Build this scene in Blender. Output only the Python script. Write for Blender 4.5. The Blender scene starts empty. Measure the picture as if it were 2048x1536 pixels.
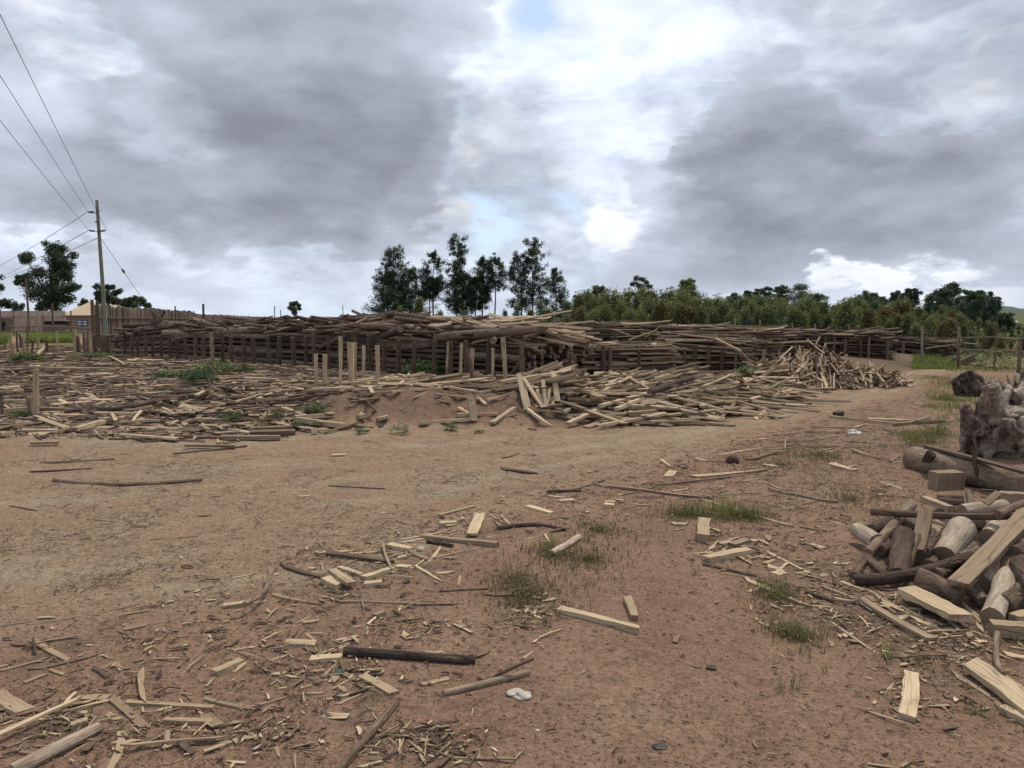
import bpy, math, random
import numpy as np
from mathutils import Vector, Matrix

rnd = random.Random(7)
nrng = np.random.RandomState(11)
scene = bpy.context.scene
COL = scene.collection

# ------------------------------------------------------------------ camera
F = 1539.0                      # focal length in pixels of the 2048 px wide frame
HOR = 640.0                     # horizon row
CAMH = 1.6
PITCH = math.atan((768 - HOR) / F)
cam_d = bpy.data.cameras.new('camera')
cam_d.sensor_width = 36.0
cam_d.lens = 36.0 * F / 2048.0
cam_d.clip_end = 3000
cam_d.clip_start = 0.05
cam = bpy.data.objects.new('camera', cam_d)
cam.location = (0, 0, CAMH)
cam.rotation_euler = (math.pi / 2 - PITCH, 0, 0)
COL.objects.link(cam)
scene.camera = cam
scene.view_settings.view_transform = 'Standard'
scene.view_settings.look = 'None'
scene.view_settings.exposure = 0.50
scene.view_settings.gamma = 1.0

CP, SP = math.cos(PITCH), math.sin(PITCH)
def ray(u, v):
    a = (u - 1024) / F; b = (768 - v) / F
    d = Vector((a, CP + b * SP, -SP + b * CP))
    return d.normalized()
def azel(u, v):
    d = ray(u, v)
    return math.atan2(d.x, d.y), math.asin(d.z)

# ------------------------------------------------------------------ node helper
class NT:
    def __init__(s, tree):
        s.t = tree; s.n = tree.nodes; s.l = tree.links
    def new(s, typ, **kw):
        n = s.n.new(typ)
        for k, v in kw.items(): setattr(n, k, v)
        return n
    def put(s, sock, val):
        if val is None: return
        if hasattr(val, 'is_output'): s.l.new(val, sock)
        else: sock.default_value = val
    def math(s, op, a, b=None, c=None, clamp=False):
        n = s.new('ShaderNodeMath', operation=op, use_clamp=clamp)
        s.put(n.inputs[0], a); s.put(n.inputs[1], b); s.put(n.inputs[2], c)
        return n.outputs[0]
    def vmath(s, op, a, b=None):
        n = s.new('ShaderNodeVectorMath', operation=op)
        s.put(n.inputs[0], a)
        if op == 'SCALE': s.put(n.inputs['Scale'], b)
        else: s.put(n.inputs[1], b)
        return n.outputs['Value'] if op in ('LENGTH', 'DOT_PRODUCT') else n.outputs[0]
    def noise(s, vec, scale=1.0, detail=4.0, rough=0.5, dist=0.0, color=False):
        n = s.new('ShaderNodeTexNoise')
        s.put(n.inputs['Vector'], vec); s.put(n.inputs['Scale'], scale)
        n.inputs['Detail'].default_value = detail; n.inputs['Roughness'].default_value = rough
        n.inputs['Distortion'].default_value = dist
        return n.outputs['Color'] if color else n.outputs['Fac']
    def voro(s, vec, scale, feature='F1', out='Distance', rand=1.0):
        n = s.new('ShaderNodeTexVoronoi', feature=feature)
        s.put(n.inputs['Vector'], vec); n.inputs['Scale'].default_value = scale
        n.inputs['Randomness'].default_value = rand
        return n.outputs[out]
    def mix(s, fac, a, b, mode='MIX'):
        n = s.new('ShaderNodeMix', data_type='RGBA', blend_type=mode)
        s.put(n.inputs[0], fac)
        for sock, v in ((n.inputs[6], a), (n.inputs[7], b)):
            if isinstance(v, (tuple, list)) and len(v) == 3: v = (*v, 1.0)
            s.put(sock, v)
        return n.outputs[2]
    def ramp(s, fac, stops, interp='LINEAR'):
        n = s.new('ShaderNodeValToRGB')
        n.color_ramp.interpolation = interp
        e = n.color_ramp.elements
        while len(e) < len(stops): e.new(0.5)
        for k, (p, c) in enumerate(stops):
            e[k].position = p
            if not isinstance(c, (tuple, list)): c = (c, c, c)
            e[k].color = (*c[:3], 1.0)
        s.put(n.inputs[0], fac)
        return n.outputs[0]
    def smooth(s, x, lo, hi, a=0.0, b=1.0):
        n = s.new('ShaderNodeMapRange', interpolation_type='SMOOTHSTEP')
        s.put(n.inputs[0], x)
        n.inputs[1].default_value = lo; n.inputs[2].default_value = hi
        n.inputs[3].default_value = a; n.inputs[4].default_value = b
        return n.outputs[0]
    def mapping(s, vec, scale=(1, 1, 1), loc=(0, 0, 0), rot=(0, 0, 0), typ='POINT'):
        n = s.new('ShaderNodeMapping', vector_type=typ)
        s.put(n.inputs['Vector'], vec)
        n.inputs['Location'].default_value = loc; n.inputs['Rotation'].default_value = rot
        n.inputs['Scale'].default_value = scale
        return n.outputs[0]
    def attr(s, name, out='Fac'):
        n = s.new('ShaderNodeAttribute', attribute_name=name)
        return n.outputs[out]
    def sep(s, v):
        n = s.new('ShaderNodeSeparateXYZ'); s.put(n.inputs[0], v)
        return n.outputs
    def comb(s, x, y, z):
        n = s.new('ShaderNodeCombineXYZ')
        for i, v in enumerate((x, y, z)): s.put(n.inputs[i], v)
        return n.outputs[0]
    def bump(s, h, strength=0.5, dist=0.01, normal=None):
        n = s.new('ShaderNodeBump')
        n.inputs['Strength'].default_value = strength; n.inputs['Distance'].default_value = dist
        s.put(n.inputs['Height'], h); s.put(n.inputs['Normal'], normal)
        return n.outputs[0]

# ------------------------------------------------------------------ sky
SUN_EL, SUN_AZ = math.radians(62), math.radians(35)     # azimuth from +Y towards +X
world = bpy.data.worlds.new('World')
scene.world = world
world.use_nodes = True
world.cycles.sampling_method = 'MANUAL'
world.cycles.sample_map_resolution = 256
def build_sky():
    W = NT(world.node_tree)
    W.n.clear()
    out = W.new('ShaderNodeOutputWorld')
    bg = W.new('ShaderNodeBackground')
    W.l.new(bg.outputs[0], out.inputs[0])
    sky = W.new('ShaderNodeTexSky', sky_type='NISHITA')
    sky.sun_disc = False; sky.sun_elevation = SUN_EL; sky.sun_rotation = SUN_AZ
    tc = W.new('ShaderNodeTexCoord')
    d = tc.outputs['Generated']
    x, y, z = W.sep(d)
    az = W.math('ARCTAN2', x, y)
    el = W.math('ARCSINE', z)
    # cloud space: flattened towards the horizon like a real cloud layer
    zz = W.math('ADD', W.math('ABSOLUTE', z), 0.52)
    cp = W.comb(W.math('DIVIDE', x, zz), W.math('DIVIDE', y, zz), W.math('MULTIPLY', z, 2.4))
    w1 = W.noise(cp, 2.6, 3, 0.56, 0.0, color=True)
    w2 = W.noise(cp, 10.0, 4, 0.6, 0.0, color=True)
    wv = W.vmath('ADD', W.vmath('SCALE', W.vmath('SUBTRACT', w1, (.5, .5, .5)), 0.26),
                 W.vmath('SCALE', W.vmath('SUBTRACT', w2, (.5, .5, .5)), 0.11))
    p0 = W.comb(az, el, 0.0)
    pw = W.vmath('ADD', p0, W.vmath('MULTIPLY', wv, (1, .75, 0)))
    pw_soft = W.vmath('ADD', p0, W.vmath('MULTIPLY', W.vmath('SCALE', wv, 0.55), (1, .75, 0)))
    def blob(u, v, ru, rv, rot=0.0, vec=pw):
        a, e = azel(u, v)
        m = W.mapping(vec, (ru / F, rv / F, 1), (a, e, 0), (0, 0, -math.radians(rot)), 'TEXTURE')
        g = W.new('ShaderNodeTexGradient', gradient_type='SPHERICAL')
        W.put(g.inputs[0], m)
        return g.outputs['Fac']
    def total(lst, vec=pw):
        acc = None
        for (u, v, ru, rv, rot, a) in lst:
            b = W.math('MULTIPLY', blob(u, v, ru, rv, rot, vec), a)
            acc = b if acc is None else W.math('ADD', acc, b)
        return acc
    # thick grey cloud bodies
    dark = total([
        (600, 330, 560, 230, -6, 1.25), (560, 220, 560, 260, 0, .5), (640, 90, 420, 230, 0, .55), (200, 330, 430, 260, 12, .75),
        (760, 180, 240, 330, 0, .55), (90, 260, 330, 120, 10, .45),
        (1560, 440, 380, 200, -6, 1.05), (1480, 330, 250, 220, 0, .8), (1640, 300, 420, 230, 0, .75),
        (1880, 420, 420, 120, -10, .95), (1480, 530, 420, 80, -6, .75), (1980, 330, 240, 140, 0, .45),
        (1480, 130, 330, 120, 0, .30), (1150, 250, 110, 110, 0, .35), (1140, 360, 220, 60, 0, .35),
        (430, 592, 260, 26, 0, .35), (130, 420, 320, 70, 0, .55),
    ])
    light = total([
        (330, 250, 200, 70, 40, .7), (450, 420, 60, 170, 40, .45), (120, 90, 140, 110, 0, .55), (1010, 330, 190, 340, 10, .95), (1250, 300, 170, 200, 0, .35), (420, 520, 460, 40, 0, .5),
        (350, 270, 120, 60, 40, .35), (1750, 90, 460, 170, 0, .7), (1440, 430, 90, 80, 40, .45), (1330, 320, 70, 190, 10, .6),
        (1890, 250, 260, 120, 30, .35),
    ])
    n1 = W.noise(cp, 2.3, 6, 0.55)
    lit1 = W.noise(W.vmath('ADD', cp, (.05, .10, .16)), 2.3, 6, 0.55)
    n2 = W.noise(W.vmath('ADD', cp, W.vmath('SCALE', w1, .3)), 8.0, 5, 0.6)
    nn = W.math('ADD', W.math('MULTIPLY', W.math('SUBTRACT', n1, .5), 1.9), W.math('MULTIPLY', W.math('SUBTRACT', n2, .5), .62))
    f = W.math('ADD', W.math('SUBTRACT', dark, light), nn)
    body = W.smooth(f, 0.05, 0.42)
    thick = W.smooth(f, 0.1, 1.55)
    relief = W.math('SUBTRACT', n1, lit1)              # faces turned to the light against faces turned away
    rel = W.math('ADD', W.math('MULTIPLY', relief, 2.3), W.math('ADD', W.math('MULTIPLY', W.math('SUBTRACT', n2, .5), .30), 1.0))
    pale = W.ramp(W.math('ADD', n2, W.math('MULTIPLY', W.math('SUBTRACT', n1, .5), .7)), [(.28, (.42, .475, .58)), (.50, (.52, .572, .668)), (.72, (.625, .665, .735))])
    c = W.mix(body, pale, (.43, .462, .54))
    c = W.mix(thick, c, (.262, .285, .338))
    rim = W.math('MULTIPLY', W.smooth(f, -.25, .06), W.smooth(f, .06, .36, 1, 0))
    c = W.vmath('SCALE', c, W.math('ADD', W.smooth(rel, .60, 1.5, .68, 1.22), W.math('MULTIPLY', rim, .07)))
    # clear blue gaps
    blue = total([(970, 470, 110, 120, 0, 1.0), (1050, 45, 80, 70, 0, .85), (1580, 585, 400, 30, 0, .5), (1960, 500, 260, 30, 0, .75), (1110, 420, 120, 70, 40, .6)], pw_soft)
    blue = W.math('SUBTRACT', W.math('ADD', blue, W.math('MULTIPLY', nn, .5)), W.math('MULTIPLY', body, .8))
    bl = W.vmath('ADD', W.vmath('SCALE', sky.outputs[0], 0.05), (.27, .33, .42))
    c = W.mix(W.smooth(blue, .12, .75), c, bl)
    # sunlit cumulus heads, crisp on top
    cum = total([(1175, 460, 120, 55, 0, .85), (1240, 500, 120, 60, 0, .55), (1720, 572, 120, 50, 0, 1.3), (1950, 545, 120, 70, 0, 1.3), (1830, 585, 160, 40, 0, .9),
                 (1000, 350, 120, 120, 0, .6), (830, 520, 260, 50, 0, .5), (1425, 600, 60, 45, 0, 1.1), (920, 440, 70, 70, 0, .8),
                 (110, 100, 70, 60, 0, .6), (1340, 95, 60, 40, 0, .5), (1390, 230, 60, 60, 0, .6), (2000, 110, 160, 120, 0, .6), (300, 510, 260, 40, 0, .45)])
    puff = W.voro(W.vmath('ADD', cp, W.vmath('SCALE', w2, .25)), 9.0, 'F1')
    cumf = W.math('ADD', cum, W.math('ADD', W.math('MULTIPLY', nn, .55), W.math('MULTIPLY', W.math('SUBTRACT', .45, puff), .35)))
    c = W.mix(W.math('MULTIPLY', W.smooth(cumf, .30, .75), .92), c, W.vmath('SCALE', W.mix(W.smooth(cumf, .3, 1.0), (.60, .63, .69), (.72, .74, .775)), W.math('ADD', W.math('MULTIPLY', relief, 1.6), 1.0)))
    # paler towards the horizon
    hz = W.smooth(el, 0.0, 0.12, 1.0, 0.0)
    c = W.mix(W.math('MULTIPLY', hz, .55), c, (.50, .56, .65))
    # below the horizon: dim ground bounce
    c = W.mix(W.smooth(z, -0.03, -0.005, 1, 0), c, (.16, .13, .11))
    W.l.new(c, bg.inputs[0])
    bg.inputs[1].default_value = 1.0
build_sky()
sun_d = bpy.data.lights.new('sun', 'SUN')
sun_d.energy = 2.4; sun_d.angle = math.radians(8); sun_d.color = (1.0, .88, .70)
sun = bpy.data.objects.new('sun', sun_d)
_sv = Vector((math.cos(SUN_EL) * math.sin(SUN_AZ), math.cos(SUN_EL) * math.cos(SUN_AZ), math.sin(SUN_EL)))
sun.rotation_euler = _sv.to_track_quat('Z', 'Y').to_euler()
sun.location = (0, 0, 30)
COL.objects.link(sun)

# ------------------------------------------------------------------ terrain height
def sstep(t):
    t = np.clip(t, 0, 1); return t * t * (3 - 2 * t)
_LX = np.array([-400, -30, -6.7, -3.8, -2.7, -0.2, 1.36, 4.76, 9.4, 13.7, 40, 400])
_LY = np.array([8, 9.0, 10.05, 10.05, 11.1, 11.7, 11.8, 15.4, 20.2, 24.6, 52, 430])
_RX = np.array([-400, -30, -5, -.93, .34, 3.3, 8.9, 13, 40, 400])
_RY = np.array([0, 1, 2.6, 4.4, 6.84, 10.7, 17.6, 22.8, 49, 425])
_WAV = [(nrng.uniform(0, 2 * math.pi), nrng.uniform(0, 6.28), k) for k in (.25, .5, .9, 1.6, 2.7, 4.4, 7.0, 11.0, 17.0, 27.0) for _ in range(3)]
def edge_s(x, y):
    return (y - np.interp(x, _LX, _LY)) * 0.78
def ground_np(x, y):
    s = edge_s(x, y)
    w = np.interp(x, [-8, -3.6, -2.8, 0.5, 1.6, 8], [4.5, 3.0, 0.75, 0.75, 3.0, 4.0])
    far = 1 - sstep((y - 28) / 14) * 1.0
    z = 0.35 * sstep(s / w) * far
    # lumpy lip of the cut bank
    bx = np.interp(x, [-3.3, -2.7, -1.4, 0.2, 0.9], [0, 1, 1.0, .9, 0])
    z = z + 0.09 * bx * np.exp(-((s - 1.0) / .6) ** 2) * (1 + .5 * np.sin(x * 3.1 + 1))
    amp = np.interp(y, [0, 30, 80], [1, 1, .3])
    for a, p, k in _WAV:
        z = z + amp * 0.010 / k ** 0.85 * np.sin(k * (x * math.cos(a) + y * math.sin(a)) + p)
    # shallow wheel ruts running with the road
    r = road_np(x, y)[1]
    z = z - 0.018 * (1.7 * np.exp(-((r - .34) / .07) ** 2) + np.exp(-((r - .74) / .07) ** 2)) * (np.abs(x) < 60)
    # rough broken bank face
    z = z + bx * 0.035 * np.exp(-((s - .45) / .5) ** 2) * (np.sin(x * 9 + 2 * np.sin(y * 7)) + np.sin(x * 17 + y * 23))
    # ground rises gently far off on the right
    z = z + 6.0 * sstep((y - 140) / 300) * sstep((x - 60) / 150)
    return z
def road_np(x, y):
    yl = np.interp(x, _LX, _LY); yr = np.interp(x, _RX, _RY)
    t = (y - yr) / np.maximum(yl - yr, .5)
    m = sstep((t + .12) / .25) * sstep((1.06 - t) / .12)
    return m, t
class Raster:
    """A height function sampled once on a fine grid, for quick look-ups."""
    def __init__(s, fn, x0, x1, y0, y1, st):
        s.fn, s.x0, s.y0, s.st = fn, x0, y0, st
        xs = np.arange(x0, x1, st); ys = np.arange(y0, y1, st)
        s.nx, s.ny = len(xs), len(ys)
        X, Y = np.meshgrid(xs, ys); s.a = fn(X.ravel(), Y.ravel()).reshape(X.shape).tolist()
    def __call__(s, x, y):
        fx, fy = (x - s.x0) / s.st, (y - s.y0) / s.st
        i, j = int(fx), int(fy)
        if fx < 0 or fy < 0 or i >= s.nx - 1 or j >= s.ny - 1:
            return float(s.fn(np.array([x], float), np.array([y], float))[0])
        a, b = fx - i, fy - j; r0, r1 = s.a[j], s.a[j + 1]
        return (r0[i] * (1 - a) + r0[i + 1] * a) * (1 - b) + (r1[i] * (1 - a) + r1[i + 1] * a) * b
_GR = Raster(ground_np, -30, 30, 0, 60, .1)
def gz(x, y): return _GR(x, y)
def gp(u, v, h=0.0):
    """The point where the sight line of photo pixel (u, v) meets the surface h above the ground."""
    d = ray(u, v); o = Vector((0, 0, CAMH))
    t0, t = 0.5, 0.5
    f = lambda t: (o.z + d.z * t) - gz(d.x * t, d.y * t) - h
    while t < 400 and f(t) > 0:
        t0 = t; t *= 1.03
    if t >= 400: t0 = t = min(t, 260)
    for _ in range(26):
        m = (t0 + t) / 2
        if f(m) > 0: t0 = m
        else: t = m
    return o + d * t
def at(u, d, h=0.0):
    """Ground point under column u at depth d."""
    x = (u - 1024) / F * d
    return Vector((x, d, gz(x, d) + h))
def zpix(v, d):
    return CAMH + (HOR - v) / F * d

# ------------------------------------------------------------------ materials
def new_mat(name):
    m = bpy.data.materials.new(name); m.use_nodes = True
    n = NT(m.node_tree); n.n.clear()
    out = n.new('ShaderNodeOutputMaterial'); b = n.new('ShaderNodeBsdfPrincipled')
    n.l.new(b.outputs[0], out.inputs[0])
    b.inputs['Roughness'].default_value = 0.85
    b.inputs['Specular IOR Level'].default_value = 0.25
    return m, n, b

def mat_wood():
    m, n, b = new_mat('wood')
    uv = n.new('ShaderNodeUVMap', uv_map='UVMap').outputs[0]
    tone = n.attr('tone')
    g1 = n.noise(n.mapping(uv, (2.2, 55, 1)), 1.0, 5, .6)
    g2 = n.noise(n.mapping(uv, (5, 210, 1)), 1.0, 3, .6)
    st = n.noise(n.mapping(uv, (4, 9, 1)), 1.0, 5, .62, .6)
    t = n.math('ADD', tone, n.math('MULTIPLY', n.math('SUBTRACT', st, .5), .34))
    c = n.ramp(t, [(0.0, (.040, .027, .020)), (.22, (.090, .060, .041)), (.42, (.172, .121, .080)), (.60, (.265, .193, .123)), (.80, (.37, .283, .182)), (1.0, (.52, .405, .265))])
    c = n.mix(1.0, c, n.ramp(g1, [(.25, .62), (.5, 1.0), (.8, 1.16)]), 'MULTIPLY')
    c = n.mix(1.0, c, n.ramp(g2, [(.3, .80), (.6, 1.06)]), 'MULTIPLY')
    # cracks that run with the grain
    ck = n.voro(n.mapping(n.vmath('ADD', uv, n.vmath('SCALE', n.noise(uv, 6, 2, .5, 0, True), .012)), (1.3, 24, 1)), 1.0, 'DISTANCE_TO_EDGE')
    ckm = n.math('MULTIPLY', n.smooth(ck, .0, .05, 1, 0), n.smooth(n.noise(n.mapping(uv, (1.5, 14, 1)), 1.0, 2, .5), .46, .60))
    c = n.mix(n.math('MULTIPLY', ckm, .75), c, (.03, .022, .017))
    # grey weather film
    c = n.mix(n.smooth(st, .52, .75, 0, .45), c, n.mix(1.0, c, (.80, .82, .86), 'MULTIPLY'))
    mud = n.noise(n.mapping(uv, (3, 5, 1)), 1.0, 6, .7)
    c = n.mix(n.smooth(mud, .54, .72, 0, .55), c, (.115, .080, .058))
    n.l.new(c, b.inputs['Base Color'])
    h = n.math('ADD', n.math('MULTIPLY', g1, .6), n.math('ADD', n.math('MULTIPLY', g2, .25), n.math('MULTIPLY', ckm, -.8)))
    n.l.new(n.bump(h, .65, .004), b.inputs['Normal'])
    return m

def mat_bark():
    m, n, b = new_mat('bark')
    uv = n.new('ShaderNodeUVMap', uv_map='UVMap').outputs[0]
    tone = n.attr('tone')
    wob = n.vmath('ADD', uv, n.vmath('SCALE', n.noise(uv, 9, 3, .5, 0, True), .05))
    pl = n.noise(n.mapping(wob, (6, 26, 1)), 1.0, 6, .65, .4)
    fib = n.noise(n.mapping(uv, (4, 90, 1)), 1.0, 4, .6)
    pa = n.noise(n.mapping(uv, (3.4, 7.0, 1)), 1.0, 6, .68, 1.0)
    fl = n.noise(n.mapping(wob, (13, 26, 1)), 1.0, 4, .65, .6)
    t = n.math('ADD', tone, n.math('ADD', n.math('MULTIPLY', n.math('SUBTRACT', pa, .5), 1.0), n.math('MULTIPLY', n.math('SUBTRACT', fl, .5), .45)))
    c = n.ramp(t, [(0.0, (.033, .023, .018)), (.25, (.082, .054, .039)), (.5, (.165, .112, .077)), (.72, (.265, .200, .143)), (1.0, (.41, .338, .258))])
    c = n.mix(1.0, c, n.ramp(pl, [(.30, .55), (.5, 1.0), (.75, 1.28)]), 'MULTIPLY')
    c = n.mix(1.0, c, n.ramp(fib, [(.3, .72), (.65, 1.1)]), 'MULTIPLY')
    ck = n.voro(n.mapping(wob, (4, 20, 1)), 1.0, 'DISTANCE_TO_EDGE')
    ckm = n.math('MULTIPLY', n.smooth(ck, 0, .07, 1, 0), n.math('MULTIPLY', n.smooth(pa, .42, .62), n.smooth(tone, .45, .85, 1, .25)))
    c = n.mix(n.math('MULTIPLY', ckm, .42), c, (.018, .013, .012))
    n.l.new(c, b.inputs['Base Color'])
    h = n.math('ADD', n.math('ADD', n.math('MULTIPLY', pl, .8), n.math('MULTIPLY', pa, .6)), n.math('ADD', n.math('MULTIPLY', fib, .35), n.math('MULTIPLY', ckm, -.6)))
    n.l.new(n.bump(h, 1.0, .014), b.inputs['Normal'])
    return m

def mat_drift():
    """bare silver root wood with darker hollows and a few cracks"""
    m, n, b = new_mat('driftwood')
    P = n.new('ShaderNodeTexCoord').outputs['Object']
    uv = n.new('ShaderNodeUVMap', uv_map='UVMap').outputs[0]
    tone = n.attr('tone')
    warp = n.vmath('ADD', P, n.vmath('SCALE', n.vmath('SUBTRACT', n.noise(P, 3.5, 4, .6, 0, True), (.5, .5, .5)), .35))
    g = n.noise(n.mapping(warp, (46, 46, 4)), 1.0, 5, .68)
    pa = n.noise(P, 4.5, 6, .65, .5); fine = n.noise(P, 40, 5, .65)
    t = n.math('ADD', tone, n.math('MULTIPLY', n.math('SUBTRACT', pa, .5), .9))
    c = n.ramp(t, [(0, (.045, .031, .023)), (.3, (.115, .082, .062)), (.55, (.225, .172, .136)), (.8, (.35, .285, .232)), (1, (.46, .39, .325))])
    c = n.mix(1.0, c, n.ramp(g, [(.3, .40), (.5, 1.0), (.75, 1.35)]), 'MULTIPLY')
    c = n.mix(1.0, c, n.ramp(fine, [(.3, .60), (.65, 1.2)]), 'MULTIPLY')
    n.l.new(c, b.inputs['Base Color'])
    h = n.math('ADD', n.math('MULTIPLY', g, .8), n.math('ADD', n.math('MULTIPLY', fine, .25), n.math('MULTIPLY', pa, .9)))
    n.l.new(n.bump(h, 1.0, .03), b.inputs['Normal'])
    return m

def mat_end():
    m, n, b = new_mat('end_grain')
    uv = n.new('ShaderNodeUVMap', uv_map='UVMap').outputs[0]
    tone = n.attr('tone')
    r = n.attr('rad')
    nz = n.noise(uv, 30, 4, .6)
    ring = n.math('SINE', n.math('MULTIPLY', n.math('ADD', r, n.math('MULTIPLY', nz, .03)), 520))
    t = n.math('ADD', n.math('MULTIPLY', tone, .85), n.math('MULTIPLY', n.math('SUBTRACT', n.noise(uv, 12, 4, .6), .5), .5))
    c = n.ramp(t, [(0, (.06, .042, .032)), (.4, (.15, .105, .072)), (.7, (.27, .195, .128)), (1, (.40, .30, .195))])
    c = n.mix(1.0, c, n.ramp(ring, [(0, .82), (1, 1.08)]), 'MULTIPLY')
    n.l.new(c, b.inputs['Base Color'])
    n.l.new(n.bump(nz, .4, .004), b.inputs['Normal'])
    return m

def mat_ground():
    m, n, b = new_mat('soil')
    P = n.new('ShaderNodeTexCoord').outputs['Object']
    road, litter, grassy, rt, far = n.attr('road'), n.attr('litter'), n.attr('grassy'), n.attr('rt'), n.attr('far')
    n0 = n.noise(P, .45, 4, .55); n1 = n.noise(P, 1.7, 6, .62); n2 = n.noise(P, 8, 6, .65)
    n3 = n.noise(P, 38, 5, .65); n4 = n.noise(P, 150, 3, .6)
    red = n.mix(n1, (.200, .122, .086), (.320, .212, .147))
    tan = n.mix(n1, (.245, .168, .114), (.375, .278, .188))
    along = n.noise(n.comb(n.math('MULTIPLY', rt, 9), n.math('MULTIPLY', n.sep(P)[0], .22), n.math('MULTIPLY', n.sep(P)[1], .22)), 1.0, 4, .6)
    tt = n.math('ADD', n.math('MULTIPLY', road, .85), n.math('ADD', n.math('MULTIPLY', n.math('SUBTRACT', n0, .5), 2.4), n.math('MULTIPLY', n.math('SUBTRACT', along, .5), 1.5)))
    c = n.mix(n.smooth(tt, -.10, 1.05), red, tan)
    # olive dust on the wheel tracks
    c = n.mix(n.math('MULTIPLY', n.smooth(along, .48, .62), n.math('MULTIPLY', road, .85)), c, (.325, .262, .185))
    c = n.mix(1.0, c, n.ramp(n2, [(.28, .80), (.5, 1.0), (.75, 1.14)]), 'MULTIPLY')
    c = n.mix(1.0, c, n.ramp(n.math('ADD', n.math('MULTIPLY', n3, .6), n.math('MULTIPLY', n4, .4)), [(.34, .50), (.5, 1.0), (.66, 1.34)]), 'MULTIPLY')
    # drying cracks
    wob = n.vmath('ADD', P, n.vmath('SCALE', n.vmath('SUBTRACT', n.noise(P, 6, 4, .6, 0, True), (.5, .5, .5)), .22))
    ck = n.voro(wob, 4.2, 'DISTANCE_TO_EDGE')
    ck2 = n.voro(wob, 11.0, 'DISTANCE_TO_EDGE')
    rm = n.math('MULTIPLY', n.smooth(road, .45, .9), n.smooth(n.math('ADD', n1, n.math('MULTIPLY', n0, .6)), .74, .96))
    ckm = n.math('MULTIPLY', n.math('MAXIMUM', n.smooth(ck, 0, .030, 1, 0), n.smooth(ck2, 0, .035, .6, 0)), rm)
    c = n.mix(n.math('MULTIPLY', ckm, .42), c, (.06, .04, .028))
    # crumbs of pale chips and dark bark in the dirt
    v = n.voro(P, 46, 'F1', 'Distance'); vc = n.voro(P, 46, 'F1', 'Color')
    sp = n.math('MULTIPLY', n.smooth(v, .16, .24, 1, 0), n.math('GREATER_THAN', n.sep(vc)[0], .80))
    c = n.mix(n.math('MULTIPLY', sp, .55), c, (.36, .27, .18))
    sp2 = n.math('MULTIPLY', n.smooth(v, .2, .3, 1, 0), n.math('GREATER_THAN', n.sep(vc)[1], .84))
    c = n.mix(n.math('MULTIPLY', sp2, .7), c, (.06, .042, .034))
    # trodden bark litter
    lt = n.math('ADD', litter, n.math('MULTIPLY', n.math('SUBTRACT', n2, .5), 1.3))
    lc = n.mix(n3, (.060, .042, .032), (.200, .145, .100))
    c = n.mix(n.smooth(lt, .35, .85, 0, .88), c, n.mix(n.smooth(n4, .56, .66), lc, (.27, .205, .14)))
    # thin weedy soil
    gt = n.math('ADD', grassy, n.math('MULTIPLY', n.math('SUBTRACT', n2, .5), 1.4))
    c = n.mix(n.smooth(gt, .4, .95, 0, .75), c, n.mix(n3, (.045, .052, .020), (.105, .10, .045)))
    # open grass land in the distance
    c = n.mix(far, c, n.mix(n0, (.065, .080, .036), (.105, .105, .055)))
    n.l.new(c, b.inputs['Base Color'])
    h = n.math('ADD', n.math('MULTIPLY', n2, 1.0), n.math('ADD', n.math('MULTIPLY', n3, .42), n.math('ADD', n.math('MULTIPLY', n4, .14), n.math('MULTIPLY', ckm, -.5))))
    n.l.new(n.bump(h, 1.0, .075), b.inputs['Normal'])
    b.inputs['Roughness'].default_value = .95
    b.inputs['Specular IOR Level'].default_value = .1
    return m

def mat_leaf(name, c0, c1, c2, trans=.25):
    m, n, b = new_mat(name)
    t = n.attr('tone')
    oi = n.new('ShaderNodeObjectInfo').outputs['Random']
    P = n.new('ShaderNodeTexCoord').outputs['Object']
    big = n.noise(P, .8, 3, .5)
    tt = n.math('ADD', n.math('MULTIPLY', t, .7), n.math('ADD', n.math('MULTIPLY', n.math('SUBTRACT', big, .5), .8), n.math('MULTIPLY', oi, .3)))
    c = n.ramp(tt, [(0, c0), (.55, c1), (1, c2)])
    n.l.new(c, b.inputs['Base Color'])
    b.inputs['Roughness'].default_value = .6
    out = [x for x in n.n if x.type == 'OUTPUT_MATERIAL'][0]
    tr = n.new('ShaderNodeBsdfTranslucent'); n.l.new(c, tr.inputs[0])
    ms = n.new('ShaderNodeMixShader'); ms.inputs[0].default_value = trans
    n.l.new(b.outputs[0], ms.inputs[1]); n.l.new(tr.outputs[0], ms.inputs[2]); n.l.new(ms.outputs[0], out.inputs[0])
    return m

def mat_plain(name, c, rough=.8, noise=.3, scale=6, metal=0.0):
    m, n, b = new_mat(name)
    P = n.new('ShaderNodeTexCoord').outputs['Object']
    nz = n.noise(P, scale, 6, .62)
    cc = n.mix(1.0, c, n.ramp(nz, [(.25, 1 - noise), (.75, 1 + noise)]), 'MULTIPLY')
    n.l.new(cc, b.inputs['Base Color'])
    b.inputs['Roughness'].default_value = rough; b.inputs['Metallic'].default_value = metal
    n.l.new(n.bump(nz, .3, .01), b.inputs['Normal'])
    return m

def mat_picket():
    """grey-brown split poles standing side by side, one tint per pole"""
    m, n, b = new_mat('weathered_paling')
    uv = n.new('ShaderNodeUVMap', uv_map='UVMap').outputs[0]
    t = n.attr('tone')
    g = n.noise(n.mapping(uv, (1.5, 30, 1)), 1.0, 4, .6)
    c = n.ramp(n.math('ADD', t, n.math('MULTIPLY', n.math('SUBTRACT', g, .5), .5)), [(0, (.095, .072, .056)), (.5, (.195, .152, .118)), (1, (.32, .258, .20))])
    n.l.new(c, b.inputs['Base Color'])
    return m

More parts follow.
